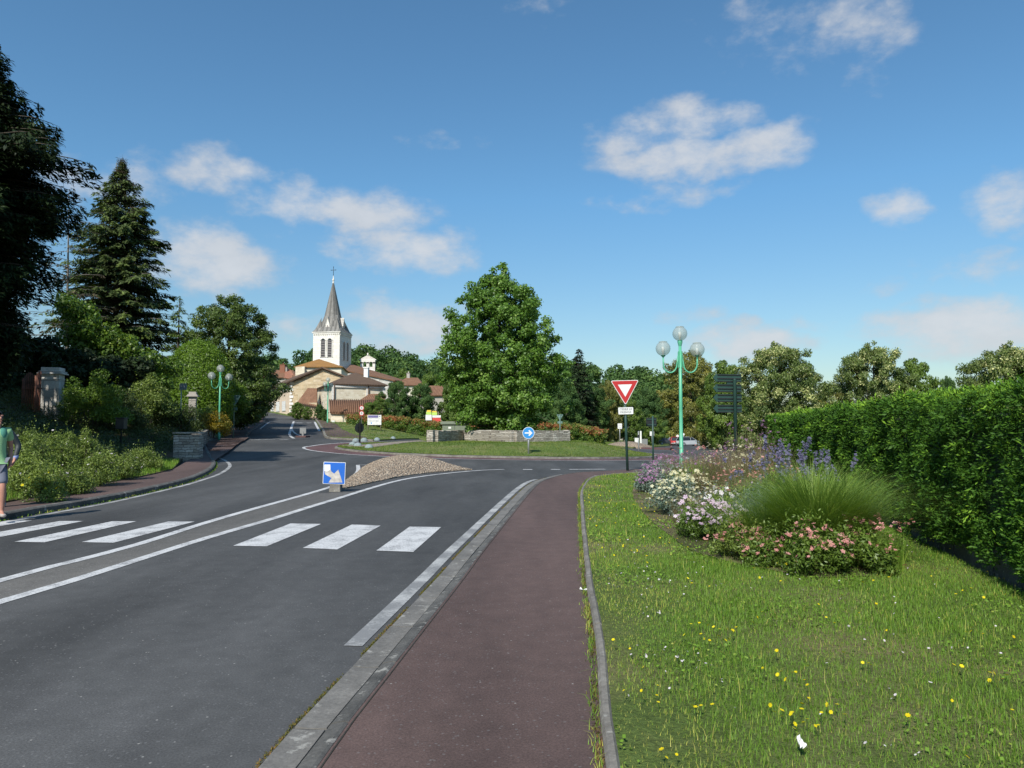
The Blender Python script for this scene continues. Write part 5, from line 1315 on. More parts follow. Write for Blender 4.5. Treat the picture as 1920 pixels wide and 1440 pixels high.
# low stone wall, its square pier, the gate piers and the gate
def wallrun(name, label, pts, h, th, mat, zf, base=-.3, cap=None):
    t = thing(name, label, 'wall', (pts[0][0], pts[0][1], float(zf(*pts[0])))); mb = MB(); cp = MB(); p_ = smooth_line(pts, .9)
    for a, b in zip(p_[:-1], p_[1:]):
        d = Vector((b[0]-a[0], b[1]-a[1], 0)); an = math.atan2(d.y, d.x); c = ((a[0]+b[0])/2, (a[1]+b[1])/2); z = float(zf(*c)); hh_ = h+random.uniform(-.02, .02)
        mb.box((c[0], c[1], z+(hh_+base)/2), (d.length+.03, th, hh_-base), an); cp.box((c[0], c[1], z+hh_+.03), (d.length+.03, th+.07, .06), an)
    mb.build('masonry', M[mat], t, True)
    if cap: cp.build('coping', M[cap], t, True)
    return t
wallrun('stone_wall', 'long low grey stone wall climbing beside the left footway', [(-14.7, 33.4)]+WALL[2:], .82, .42, 'stone_dark', T, cap='stone_dark')
t = thing('stone_pier', 'square dry stone pier ending the wall at the left road bend', 'pier', (-13.95, 32.0, tz(-13.95, 32.0)))
mb = MB()
for k in range(8): mb.box((0, 0, .06+.14*k), (1.02+random.uniform(-.03, .03), .95+random.uniform(-.03, .03), .142), math.radians(12)+random.uniform(-.01, .01))
mb.build('masonry', M['stone_wall'], t); mb = MB(); mb.box((0, 0, 1.20), (1.1, 1.03, .06), math.radians(12)); mb.build('coping', M['stone_wall'], t)
a_ = Q(99, 770, 34); zb_ = float(bank_z(a_.x, 34))
def gate_pier(label, px_, py_top, dep, w, mat):
    a_ = Q(px_, py_top, dep); zb_ = float(bank_z(a_.x, dep))-.3; h = a_.z-zb_
    t = thing('gate_pier', label, 'gate pier', (a_.x, dep, zb_), math.radians(14)); mb = MB(); mb.box((0, 0, (h-.3)/2), (w, w, h-.3)); bev(mb, 'shaft', M[mat], t, .01)
    mb = MB(); mb.box((0, 0, h-.52), (w+.04, w+.04, .05)); mb.box((0, 0, h-.27), (w+.26, w+.26, .07)); mb.box((0, 0, h-.20), (w+.16, w+.16, .08)); mb.box((0, 0, h-.08), (w+.02, w+.02, .17)); bev(mb, 'cap', M[mat], t, .012); return t
gate_pier('tall pale stone gate pier with moulded cap on the left bank', 100, 690, 34, .74, 'ashlar_old')
gate_pier('second pale gate pier half hidden behind shrubs by the yellow bush', 362, 735, 47, .42, 'render_grey')
t = thing('gate', 'rusty iron gate leaves standing open next to the tall gate pier', 'gate', (GX(60, 34), 34, zb_), 0)
def gate_leaf(x0, x1, dep0, dep1):
    mb = MB(); n = 7; zt_ = Q(60, 706, 34).z
    for k in range(n+1):
        u_ = k/n; X = x0+(x1-x0)*u_; Y = dep0+(dep1-dep0)*u_; hh_ = zt_-.25*math.sin(u_*math.pi)*-1-.2
        mb.cyl((X, Y, zb_-.2), (X, Y, hh_+.15), .028 if 0 < k < n else .05, 6)
    for z in (zb_+.25, zb_+1.3): mb.cyl((x0, dep0, z), (x1, dep1, z), .03, 6)
    mb.build('gate_leaf', M['rust'], t, True)
gate_leaf(GX(80, 34), GX(64, 32.6), 34, 32.6); gate_leaf(GX(40, 34.3), GX(64, 33.6), 34.3, 33.6)
# low wall under the right hedge
t = thing('low_wall', 'low dark concrete wall under the tall clipped hedge on the right', 'wall', (hedge_x(7), 7, 0))
mb = MB()
for k in range(22):
    ya = 2+k*1.15; mb.box((hedge_x(ya+.57)+.22, ya+.57, .12), (.14, 1.14, .42), -math.atan(HDX)); 
mb.build('wall', M['kerb'], t, True)
# litter
mb = MB(); gx_, gy_ = G(1506, 1408, .12)
rp = random.Random(4); n_ = 7; cp_ = [(( i/(n_-1)-.5)*.052*(1-.5*j/(n_-1))+rp.uniform(-.004, .004)+.018*j/(n_-1), (j/(n_-1))*.085+rp.uniform(-.004, .004), .012+rp.uniform(-.007, .009)+.012*math.sin(i*1.7)) for j in range(n_) for i in range(n_)]
mb.add(cp_, [(j*n_+i, j*n_+i+1, (j+1)*n_+i+1, (j+1)*n_+i) for j in range(n_-1) for i in range(n_-1)])
o = mb.build('paper_scrap', M['white']); o.location = (gx_, gy_, float(lawn_z(gx_, gy_))+.05); o.rotation_euler = (.5, 0, .3); o.scale = (.72, .72, .72); tag(o, 'crumpled white paper scrap lying in the grass near the front', 'litter')
mb = MB(); gx_, gy_ = G(1093, 1107, .05)
mb.add([(0, 0, 0), (.02, .0, .01), (.05, .03, .012), (.09, .02, .004), (.05, .008, 0), (.02, -.02, 0)], [(0, 1, 2, 3, 4, 5)]); mb.add([(0, 0, 0), (-.02, .04, .02), (-.03, .03, .0)], [(0, 1, 2)])
o = mb.build('paper_scrap', M['white']); o.location = (gx_, gy_, tz(gx_, gy_)+.056); tag(o, 'thin white scrap on the maroon footpath against its stone edging', 'litter')
# ------------------------------------------------------------------ trees and shrubs
def at(px, dep, zf=T, off=0.0):
    x = GX(px, dep); return (x, dep, float(zf(x, dep))+off)
def isl_at(px, dep): x = GX(px, dep); return (x, dep, float(isl_z(x, dep)))
def topz(px, py, dep): return Q(px, py, dep).z
# tulip tree on the roundabout
loc = isl_at(938, 51.0); Ht = topz(930, 488, 51)-loc[2]
prof = [(0, 2.9), (.06, 3.6), (.16, 4.25), (.30, 4.2), (.42, 4.25), (.52, 4.25), (.62, 4.0), (.72, 3.4), (.82, 2.5), (.91, 1.6), (1, .5)]
c, tr_ = envelope_tree(Ht-.25, prof, .75, 620, .46, 165, .155, 3, 'tulip', 'bark', .24, lump=.14, aspect=.8, tint_sd=.11, flat=.85, shell=.3)
place_tree('tree', 'large bright green tree in full leaf behind the roundabout wall', 'tree', loc, [('crown', c), ('trunk', tr_)])
# left: near dark cedar, fir with pale trunk, thin pine between
lx = (-18.4, 24.0, float(bank_z(-18.4, 24)))
c, tr_, dd_ = conifer(15.9-lx[2], 4.6, 21, 'ever', 'bark', whorls=50, nb=19, sprays=360, fill=.5, base_h=2.2, spray=.24, droop=.14, power=.62, trunk_r=.36, gappy=.0,
    rfun=lambda f: .70*float(np.interp(f, [0, .12, .28, .42, .55, .74, .9, 1], [3.0, 3.5, 4.5, 5.6, 5.4, 3.7, 1.7, .3]))*(.9+.1*math.sin(f*37)))
place_tree('conifer_tree', 'huge dark evergreen with layered boughs at the left edge of the picture', 'tree', lx, [('crown', c), ('trunk', tr_)], rz=.4)
f_ = at(214, 60, bank_z); Hf = topz(222, 300, 60)-f_[2]
c, tr_, dd_ = conifer(Hf, 4.0, 8, 'spruce', 'bark_pale', whorls=44, nb=16, sprays=105, fill=.3, base_h=1.2, spray=.42, droop=.20, power=.8, trunk_r=.28, gappy=.08, upturn=.18, inner='brownish',
    rfun=lambda f: float(np.interp(f, [0, .35, .565, .78, .92, 1], [4.5, 4.6, 4.0, 2.9, 1.3, .25]))*(.9+.1*math.sin(f*31)))
place_tree('fir_tree', 'tall pointed fir with pale trunk and drooping tiers on the left', 'tree', f_, [('crown', c), ('trunk', tr_), ('twigs', dd_)])
f2 = at(122, 56, bank_z); H2 = topz(122, 352, 56)-f2[2]
c, tr_, dd_ = conifer(H2, 3.5, 15, 'brownish', 'bark_pale', whorls=20, nb=9, sprays=24, base_h=2.5, spray=.30, droop=.10, power=.5, trunk_r=.18, gappy=.3)
c2, tr2, _ = conifer(H2, 2.9, 16, 'spruce', 'bark_pale', whorls=18, nb=6, sprays=26, base_h=3.5, spray=.32, power=.4, gappy=.35)
place_tree('pine_tree', 'thin sparse pine with bare brown twigs between the dark evergreen and the fir', 'tree', f2, [('crown', c2), ('trunk', tr_), ('twigs', c)])
# broad tree behind the dome shrub, with a small dark conifer on its left side
loc = at(425, 60, bank_z, -.2); H_ = topz(400, 552, 60)-loc[2]
c, tr_ = envelope_tree(H_, [(0, 3.0), (.15, 4.1), (.35, 4.5), (.55, 4.1), (.75, 3.2), (.9, 2.0), (1, 1.0)], .6, 420, .56, 190, .18, 12, 'elm', 'bark', .3, lump=.2, aspect=.5, tint_sd=.13, flat=.7, shell=.3)
place_tree('tree', 'spreading olive green tree overhanging the left side street', 'tree', loc, [('crown', c), ('trunk', tr_)])
loc = at(330, 55, bank_z); H_ = topz(345, 555, 55)-loc[2]
c, tr_, _ = conifer(H_, 1.8, 33, 'elm', 'bark', whorls=24, nb=10, sprays=30, spray=.3, droop=.12, power=.7, gappy=.1)
place_tree('conifer_tree', 'narrow green conifer poking up between the fir and the spreading tree', 'tree', loc, [('crown', c), ('trunk', tr_)])
loc = at(474, 72, bank_z, 0); H_ = topz(466, 660, 72)-loc[2]
c, tr_ = envelope_tree(H_, [(0, 1.5), (.3, 1.9), (.6, 1.8), (1, .7)], .3, 80, .5, 230, .20, 14, 'elm', 'bark', .2, aspect=.5, flat=.7)
place_tree('tree', 'lower bushy tree hanging over the side street wall before the far houses', 'tree', loc, [('crown', c), ('trunk', tr_)])
# off-picture trees on the left that shade the bank
elmc, elmt = envelope_tree(15.5, [(0, 3.5), (.2, 5.0), (.5, 5.4), (.8, 3.8), (1, 1.4)], 2.2, 120, 1.0, 230, .36, 44, 'elm', 'bark', .35, lump=.2)
for i, (X, Y, s_, lab) in enumerate(((-26.5, 17.5, 1.0, 'tall shady tree left of the picture edge nearest the gate'), (-33, 10, 1.1, 'tall shady tree farther left beyond the picture edge'), (-29, 27, 1.15, 'tall shady tree behind the huge dark evergreen'),(-37, 34, 1.1, 'tall shady tree deep in the left garden'))):
    place_tree('tree', lab, 'tree', (X, Y, float(bank_z(X, Y))), [('crown', elmc), ('trunk', elmt)], rz=i*1.7, sc=s_, group='shade trees in the left garden')
# round clipped dome shrub
def ellipsoid_leaves(R3, n, size, mat, seed, zmin=-.3, tuft=.05, aspect=.35, core=None):
    r = np.random.default_rng(seed); d = sph(n, r); d = d[d[:, 2] > zmin]; R3 = np.array(R3)
    lum = 1+tuft*np.sin(d[:, 0]*9+3)*np.sin(d[:, 1]*8+1)*np.sin(d[:, 2]*7)+r.normal(0, tuft*.6, len(d)); P = d*R3*lum[:, None]
    V, F = leaves(P, unit(d/R3), size, aspect, .8, r); t = np.clip(r.normal(.45, .2, len(P)), 0, 1)
    d2 = sph(n//3, r); d2 = d2[d2[:, 2] > zmin]; V2, F2 = leaves(d2*R3*.9, unit(d2/R3), size*1.6, .8, .3, r)
    me = mesh_np('foliage', np.concatenate([V, V2]), np.concatenate([F, F2+len(V)]), np.concatenate([np.repeat(t, 4), np.full(len(V2), .1)])); me.materials.append(M[mat]); return me
loc = at(369, 51.5, bank_z); zt_ = topz(369, 641, 51.5); me = ellipsoid_leaves((2.40, 2.2, (zt_-loc[2])*.62), 26000, .15, 'dome', 3, -.75)
place_tree('clipped_shrub', 'big rounded clipped shrub like a green dome behind the lamp post', 'shrub', (loc[0], loc[1], loc[2]+(zt_-loc[2])*.38), [('foliage', me)])
loc = at(428, 55, bank_z); me, _ = shrub_mesh(1.4, 1.2, topz(428, 700, 55)-loc[2], 30, 240, .15, 77, 'ivy', .45)
place_tree('shrub', 'yellowish green bush immediately right of the rounded clipped shrub', 'shrub', loc, [('foliage', me)])
# sloping ivy-covered hedge mass below the fir
def ivy_mass(label, p0, p1, z0, z1, th, seed, n, mat='ivy', leaf=.16):
    r = np.random.default_rng(seed); u_ = r.uniform(0, 1, n); X = p0[0]+(p1[0]-p0[0])*u_; Y = p0[1]+(p1[1]-p0[1])*u_; zt_ = z0+(z1-z0)*u_; b = np.array([float(bank_z(a, q)) for a, q in zip(X, Y)])
    v = r.uniform(0, 1, n)**.8; Z = b+(zt_-b)*v; C = np.stack([X+r.normal(0, th*.5, n)*np.sqrt(1-v*.6), Y+r.normal(0, th*.5, n), Z], 1)
    V, F, Tn = clumpy(C, np.full(n, .55)*r.uniform(.6, 1.4, n), 230, leaf, mat, aspect=.7, r=r, tint_sd=.14); me = mesh_np('foliage', V, F, Tn, ); o_ = np.array([p0[0], p0[1], b.min()])
    me.transform(Matrix.Translation(-Vector(o_))); me.materials.append(M[mat]); return place_tree('hedge', label, 'hedge', tuple(o_), [('foliage', me)])
ivy_mass('overgrown ivy hedge sloping down below the tall fir', at(120, 40.5)[:2], at(300, 42)[:2], topz(120, 560, 40.5), topz(300, 690, 42), 1.1, 5, 190)
ivy_mass('dark hedge closing the garden behind the iron gate', (-31, 37), (-20.5, 39.5), 7.2, 5.0, 1.4, 9, 230, 'ever', .22)
# bushes on the bank
def bank_shrub(label, px, py, dep, rx, mat, seed, n=34, per=230, leaf=.09, cr=.33, aspect=.45, cat='shrub', petals=None, np_=0, psize=.07, shoots=30, name='shrub', ry=None):
    loc = at(px, dep, bank_z, -.05); h = topz(px, py, dep)-loc[2]
    me, (C, R) = shrub_mesh(rx, ry or rx*.8, h, n, per, leaf, seed, mat, cr, aspect, shoots=shoots)
    parts = [('foliage', me), ('stems', twigs_mesh(rx, rx*.8, h, 7, seed))]
    if petals:
        r = np.random.default_rng(seed+9); i = r.integers(0, len(C), np_); d = sph(np_, r); d[:, 2] = np.abs(d[:, 2]); d[:, 1] -= .6; P = C[i]+unit(d)*R[i][:, None]*1.08
        parts.append(('blossoms', flowers_mesh(P, psize, petals, r, up=(-.1, -.5, .8))))
    return place_tree(name, label, cat, loc, parts)
bank_shrub('tall dark arching shrub just right of the stone gate pier', 172, 690, 33.5, 1.5, 'ivy', 31, 46, 260, .10, .42)
bank_shrub('yellow green leafy bush left of the clipped dome shrub', 275, 692, 37.5, 1.35, 'shrub', 32, 40, 260, .11, .4)
bank_shrub('dull grey green bush between the tall arching shrub and yellow green bush', 228, 728, 35, 1.2, 'weeds', 33, 30, 220, .1, .4)
bank_shrub('dark bush below the street name plate', 325, 745, 39, 1.5, 'weeds', 34, 36, 240, .11, .42)
bank_shrub('bushy shrub covered in yellow and orange blossom behind the stone wall', 398, 766, 45.5, 1.35, 'yellowbush', 35, 40, 230, .085, .36, ry=.9, name='flowering_shrub')
bank_shrub('pale leaved sprig bush behind the yellow orange shrub', 385, 742, 48, .6, 'shrub', 36, 14, 160, .12, .3)
for i, (px_, py_, dp, rx, lab, nn_) in enumerate(((68, 800, 18.2, .62, 'sunlit flowering bush nearest behind the two people', 26), (105, 812, 19.5, .66, 'sunlit bush second from the people, upper row', 26), (150, 806, 21.5, .75, 'tall upright flowering bush in middle of the sunny bank', 30),
        (125, 868, 16.6, .62, 'low rounded flowering bush spilling to the footway edge', 24), (185, 838, 18.8, .66, 'flowering bush with most white blossoms above the footway', 26), (230, 846, 21.0, .72, 'flowering bush right of the white blossomed one', 26), (60, 850, 15.6, .5, 'small scrubby bush low beside the people', 16), (90, 885, 14.9, .42, 'small dry bush with yellow flowers at the grass edge', 14), (275, 842, 24.5, .8, 'darker flowering bush near the stone pier', 26))):
    bank_shrub(lab, px_, py_-6, dp, rx*.82, 'shrub', 50+i, nn_, 260, .05, .22, petals='p_white' if i != 7 else 'p_yellow', np_=(9, 7, 10, 9, 24, 15, 6, 10, 7)[i], psize=.055, shoots=60, name='flowering_shrub')
# rough green cover on the upper bank: one mass nobody could count
r = np.random.default_rng(99); P = []
while sum(len(p) for p in P) < 900:
    X = r.uniform(-30, -10.2, 2000); Y = r.uniform(19, 47, 2000); ok = inside(BANK, X, Y) & (dist_line(BANKF, X, Y) > .8) & (X > -.62*Y-3) & ~((Y < 24) & (X > -12.5-.05*Y)); P.append(np.stack([X[ok], Y[ok]], 1))
P = np.concatenate(P)[:900]; C = np.stack([P[:, 0], P[:, 1], bank_z(P[:, 0], P[:, 1])+r.uniform(.0, .28, len(P))], 1)
V, F, Tn = clumpy(C, r.uniform(.28, .6, len(C)), 120, .10, 'weeds', aspect=.3, r=r, up=.8, flat=.8, tint_sd=.16)
o = link('ground_cover', mesh_np('ground_cover', V, F, Tn), M['weeds']); tag(o, 'rough dark green ground cover spreading over the left bank', kind='stuff')
# weeds and rough grass on the sunny lower bank
X = r.uniform(-14.5, -8.8, 60000); Y = r.uniform(9, 30, 60000); d_ = dist_line(BANKF, X, Y); ok = inside(BANK, X, Y) & (d_ < 4.5) & (r.uniform(0, 1, len(X)) < 1.1-.1*d_); X, Y = X[ok], Y[ok]
P = np.stack([X, Y, bank_z(X, Y)-.01], 1); me = blades_mesh(P, r.uniform(.06, .22, len(P)), .016, 'blade', r, .5); o = link('rough_grass', me); tag(o, 'rough grass along the back of the left footway', kind='stuff')

# ---- prototypes for the mid-distance trees, copied with labels of their own
oakc, oakt = envelope_tree(10, [(0, 3.4), (.2, 4.6), (.5, 4.9), (.75, 3.8), (.92, 2.2), (1, 1.0)], .8, 230, .70, 150, .25, 61, 'oak', 'bark', .3, lump=.2, flat=.75)
oak2c, oak2t = envelope_tree(10, [(0, 3.0), (.25, 4.4), (.5, 4.4), (.75, 3.6), (.92, 2.4), (1, .9)], .6, 230, .70, 150, .25, 62, 'hill', 'bark', .3, lump=.25, flat=.75)
chc, cht = envelope_tree(10, [(0, 3.6), (.2, 4.7), (.5, 4.8), (.75, 4.0), (.92, 2.6), (1, 1.2)], .5, 250, .68, 150, .25, 63, 'chest', 'bark', .35, lump=.15, flat=.7, aspect=.5)
linc, lint = envelope_tree(10, [(0, 4.4), (.2, 5.2), (.5, 4.9), (.75, 3.9), (.92, 2.5), (1, .9)], .3, 360, .66, 220, .19, 64, 'linden', 'bark', .3, lump=.18, flat=.7, shell=.3, aspect=.6, tint_sd=.2, up=.4)
darkc, darkt, _ = conifer(10, 2.6, 65, 'ever', 'bark', whorls=30, nb=12, sprays=34, spray=.4, droop=.12, power=.7, gappy=.05)
PR = dict(oak=(oakc, oakt, 10), hill=(oak2c, oak2t, 10), chest=(chc, cht, 10), linden=(linc, lint, 10), fir=(darkc, darkt, 10))
def mid(kind, label, px, py_top, dep, wpx, rz=0, group='trees in the middle distance', sink=0.0, cat='tree', basez=None):
    c, t_, H0 = PR[kind]; x, y, z = at(px, dep); z = (z if basez is None else basez)-sink; H = topz(px, py_top, dep)-z
    w = wpx*dep/FPX; W0 = {'oak': 10.2, 'hill': 9.6, 'chest': 10.4, 'linden': 11.2, 'fir': 5.4}[kind]
    return place_tree('tree' if kind != 'fir' else 'conifer_tree', label, cat, (x, y, z), [('crown', c), ('trunk', t_)], rz, (w/W0, w/W0, H/H0), group)
mid('hill', 'dark bushy tree over the low shed and the red green hedge', 745, 712, 88, 62, .3)
mid('hill', 'dark tree standing between notice board and the big roadside tree', 790, 718, 90, 66, 1.9)
mid('oak', 'dark green shrub-like tree touching the low shed roof', 712, 745, 84, 44, 2.9)
mid('oak', 'pale green round tree on the slope below the woodland, left of the big tree', 806, 697, 128, 70, .5)
mid('oak', 'green tree hidden low behind the big roadside tree on its left', 850, 700, 92, 70, 1.1)
mid('fir', 'dark pointed conifer right of the big roadside tree', 1086, 652, 92, 92, .2)
mid('hill', 'dense dark tree under the pointed conifer', 1062, 716, 84, 82, 1.3)
mid('hill', 'dark tree on the right flank of the pointed conifer', 1112, 722, 96, 74, 2.2)
mid('chest', 'brownish olive tree left of the give way sign', 1140, 712, 100, 66, 1.0)
mid('oak', 'light green low tree right behind the give way sign post', 1180, 748, 104, 60, .4)
mid('hill', 'rounded dark green tree right of the give way triangle', 1215, 722, 128, 74, .8)
mid('oak', 'bright green bush behind the dark square sign', 1222, 776, 110, 54, 2.4)
mid('oak', 'green tree over the far end of the right hand road', 1262, 752, 165, 60, 1.4)
mid('hill', 'dark tree above the red car at the road end', 1240, 740, 172, 60, .6)
mid('chest', 'tall olive brown tree behind the tall green lamp post', 1296, 656, 150, 135, .3)
mid('oak', 'mid green tree behind the stacked direction sign', 1358, 676, 78, 100, 1.7)
mid('chest', 'olive brown tree low between lamp post and direction sign', 1345, 724, 84, 86, 2.7)
mid('linden', 'pale flowering lime tree right of the direction sign', 1463, 640, 68, 205, .4)
mid('linden', 'second pale flowering lime tree, beyond the far end of the clipped hedge', 1640, 640, 74, 165, 2.0)
mid('oak', 'loose green tree filling the dip right of the second lime tree', 1715, 672, 82, 100, 1.2)
mid('hill', 'small far dark tree just over the hedge top', 1780, 703, 130, 52, .9)
mid('linden', 'pale flowering tree above the hedge at the right edge', 1905, 640, 52, 210, 1.0)
mid('chest', 'olive tree between the two pale lime trees low behind the hedge', 1560, 720, 88, 90, 1.4)
mid('hill', 'dark low tree under the pale lime tree by the direction sign', 1405, 775, 84, 110, .4)
mid('oak', 'low tree at the far street side behind the barn roof', 755, 690, 165, 60, 2.0)
# bushes by the village houses
mid('oak', 'green bush at the foot of the stone gable by the side street', 557, 754, 92, 34, .3, 'bushes in front of the village houses', cat='bush')
mid('hill', 'bush right of the steep roofed shed door', 599, 757, 89, 22, 1.0, 'bushes in front of the village houses', cat='bush')
mid('oak', 'second bush at the stone gable nearer the shed', 575, 762, 91, 22, 1.8, 'bushes in front of the village houses', cat='bush')
mid('hill', 'dark bush left of the village lamp post', 609, 766, 86, 14, 2.5, 'bushes in front of the village houses', cat='bush')
mid('oak', 'bush with bright leaves over the hedge beside the speed signs', 692, 754, 80, 50, .9, 'bushes in front of the village houses', cat='bush')
# ---- wooded hill: one mass
r = np.random.default_rng(7); C, R = [], []
k = 0
while len(C) < 900:
    y_ = 175+r.uniform(0, 1)**1.3*190; u_ = r.uniform(-.62, .75); x_ = u_*y_
    if -.36 < u_ < -.16 and y_ < 195: continue
    g_ = float(gz(x_, y_)); C.append((x_, y_, g_)); R.append(r.uniform(3.2, 5.6))
P, N, Tt, S = [], [], [], []
for (x_, y_, g_), cr in zip(C, R):
    h = r.uniform(6.5, 10.5)*(1-.25*(x_/y_ > .3)); tint = r.normal(.42, .17); nb_ = 9
    for q in range(nb_):
        dd_ = sph(1, r)[0]; cc = np.array([x_+dd_[0]*cr*.62, y_+dd_[1]*cr*.62, g_+h*.62+dd_[2]*h*.26]); n_ = 44; d = sph(n_, r); rr_ = cr*.48*r.uniform(.8, 1.2)
        P.append(cc+d*rr_*r.uniform(.7, 1.05, n_)[:, None]*np.array([1, 1, .8])); nn = d.copy(); nn[:, 2] += .3; N.append(unit(nn)); Tt.append(np.clip(tint+r.normal(0, .08)+r.normal(0, .12, n_), 0, 1)); S.append(np.full(n_, .9))
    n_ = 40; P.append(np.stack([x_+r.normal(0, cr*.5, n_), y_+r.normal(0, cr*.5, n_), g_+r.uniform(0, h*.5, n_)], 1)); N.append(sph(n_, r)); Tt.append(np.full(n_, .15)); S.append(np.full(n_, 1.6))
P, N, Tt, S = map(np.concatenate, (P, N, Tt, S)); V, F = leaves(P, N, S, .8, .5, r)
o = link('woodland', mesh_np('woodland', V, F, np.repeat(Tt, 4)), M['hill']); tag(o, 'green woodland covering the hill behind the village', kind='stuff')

# ---- red and green photinia hedge behind the roundabout
def hedge_strip(label, stations, th, seed, per_m=26):
    """stations: (px, depth, py_top)"""
    r = np.random.default_rng(seed); P = [(GX(a, d), d, topz(a, t_, d)) for a, d, t_ in stations]; C, Tb = [], []
    o0 = (P[0][0], P[0][1], tz(P[0][0], P[0][1]))
    for a, b in zip(P[:-1], P[1:]):
        L_ = math.hypot(b[0]-a[0], b[1]-a[1])
        for k in range(int(L_*per_m)):
            t_ = r.uniform(); x_, y_ = a[0]+(b[0]-a[0])*t_, a[1]+(b[1]-a[1])*t_; g_ = tz(x_, y_); h = a[2]+(b[2]-a[2])*t_-g_; q = r.uniform(.12, 1)**.8
            C.append((x_+r.normal(0, .1), y_+r.uniform(-th/2, th/2), g_+q*(h-.18))); Tb.append((q > .72)*.42+.12*math.sin(x_*.8)+(r.uniform() < .12)*.4)
    V, F, Tn = clumpy(C, np.full(len(C), .26)*r.uniform(.7, 1.3, len(C)), 60, .14, 'photinia', aspect=.5, r=r, tint_sd=.1, tbias=np.array(Tb)-.1, up=.6)
    V = V-np.array(o0); me = mesh_np('foliage', V, F, Tn); me.materials.append(M['photinia']); return place_tree('hedge', label, 'hedge', o0, [('foliage', me)])
hedge_strip('long red tipped green hedge left of the big tree behind the notice board', [(652, 79, 776), (700, 77, 777), (760, 75, 780), (830, 74, 789), (880, 73, 791)], 1.3, 201, 40)
hedge_strip('red tipped green hedge right of the big tree behind the roundabout wall', [(885, 73, 790), (960, 72, 790), (1040, 72, 791), (1085, 71, 793), (1136, 70, 803)], 1.4, 202, 40)
# far left-hand verge hedge along the shaded street
ivy_mass('dark shaded hedge behind the low stone wall of the side street', at(425, 53)[:2], at(492, 92)[:2], topz(425, 745, 53), topz(492, 762, 92), .8, 6, 110, 'weeds', .2)
# ------------------------------------------------------------------ clipped thuja hedge on the right
def thuja_hedge():
    r = np.random.default_rng(17); y0, y1 = 2.2, 26.6; n_t = 8200; W = 1.15
    yy = y0+(y1-y0)*r.uniform(0, 1, n_t)**1.25; zt_ = np.interp(yy, [2, 6.6, 10, 16, 26], [1.92, 1.91, 1.90, 1.88, 1.83])+.03*np.sin(yy*1.3)+.02*np.sin(yy*3.1+1)
    f = r.uniform(0, 1, n_t); top = f > .70; endf = (f > .955)
    nx, ny = -1/math.sqrt(1+HDX**2), HDX/math.sqrt(1+HDX**2)
    v = r.uniform(0.1, 1, n_t); lat = r.uniform(0, 1, n_t)
    bulge = .05*np.sin(yy*2.1+v*3)+.04*np.sin(yy*5.3-v*6)+.03*r.normal(size=n_t)
    d_in = np.where(top, lat*W, -bulge); z = np.where(top, zt_-.03+.03*r.normal(size=n_t), v*zt_)
    X = hedge_x(yy)-nx*d_in+.10; Y = yy-ny*d_in
    z = np.where(~top, z, z)
    e = endf; X = np.where(e, hedge_x(y1)+lat*W, X); Y = np.where(e, y1+.05*r.normal(size=n_t), Y); z = np.where(e, v*1.93, z)
    P = np.stack([X, Y, z], 1)+np.array([0, 0, .04])
    N = np.where(top[:, None], np.array([0, 0, 1.0]), np.array([nx, ny, .0])); N = np.where(e[:, None], np.array([0, 1.0, .2]), N)
    # each tuft: a fan of flat sprays pointing outwards and upwards
    k = 50; P2 = np.repeat(P, k, 0); N2 = np.repeat(N, k, 0); n = len(P2)
    tuft = unit(N+.45*r.normal(size=N.shape)+np.array([0, .25, .25])+np.array([0, 0, .4])*top[:, None]); tuft2 = np.repeat(tuft, k, 0)
    s = np.repeat(.5+.9*r.uniform(0, 1, n_t), k); t = unit(tuft2+.42*r.normal(size=(n, 3)))
    off = t*(r.uniform(.0, .13, n)*s)[:, None]+r.normal(0, .022, (n, 3))
    Nn = unit(N2+.8*r.normal(size=(n, 3))); sz = .036*s*np.repeat(np.clip(.6+yy/14, .8, 2.3), k)
    V, F = leaves(P2+off, Nn, sz, .36, .45, r, tdir=t*3)
    base = np.repeat(np.clip(r.normal(.42, .18, n_t)+.36*top, 0, 1), k); Tn = np.clip(base+r.normal(0, .1, n)+.25*(r.uniform(0, 1, n) < .05), 0, 1)  # top sprays tinted lighter: the sunlit top is put into their colour
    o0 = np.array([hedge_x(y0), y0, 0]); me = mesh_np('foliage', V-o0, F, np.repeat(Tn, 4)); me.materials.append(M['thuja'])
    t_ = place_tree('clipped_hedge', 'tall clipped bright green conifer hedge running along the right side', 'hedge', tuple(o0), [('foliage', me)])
    # backing body: its dark colour puts shade into the gaps between sprays
    mb = MB(); ys_ = np.linspace(y0, y1-.15, 40)
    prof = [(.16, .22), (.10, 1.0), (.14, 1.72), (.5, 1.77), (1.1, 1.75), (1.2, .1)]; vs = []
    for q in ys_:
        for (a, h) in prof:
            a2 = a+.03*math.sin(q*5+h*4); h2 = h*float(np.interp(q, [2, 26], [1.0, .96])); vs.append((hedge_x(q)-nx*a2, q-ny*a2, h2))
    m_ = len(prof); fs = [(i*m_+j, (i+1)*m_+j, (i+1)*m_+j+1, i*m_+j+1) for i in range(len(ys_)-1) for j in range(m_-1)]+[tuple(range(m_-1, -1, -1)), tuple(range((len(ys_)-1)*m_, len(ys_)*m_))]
    mb.add(vs, fs); mb.build('dark_backing', M['hedge_core'], t_, True)
M['hedge_core'] = plain('hedge_backing_dark', (.022, .035, .012), .95, 0, .5, 14, .5)
thuja_hedge()

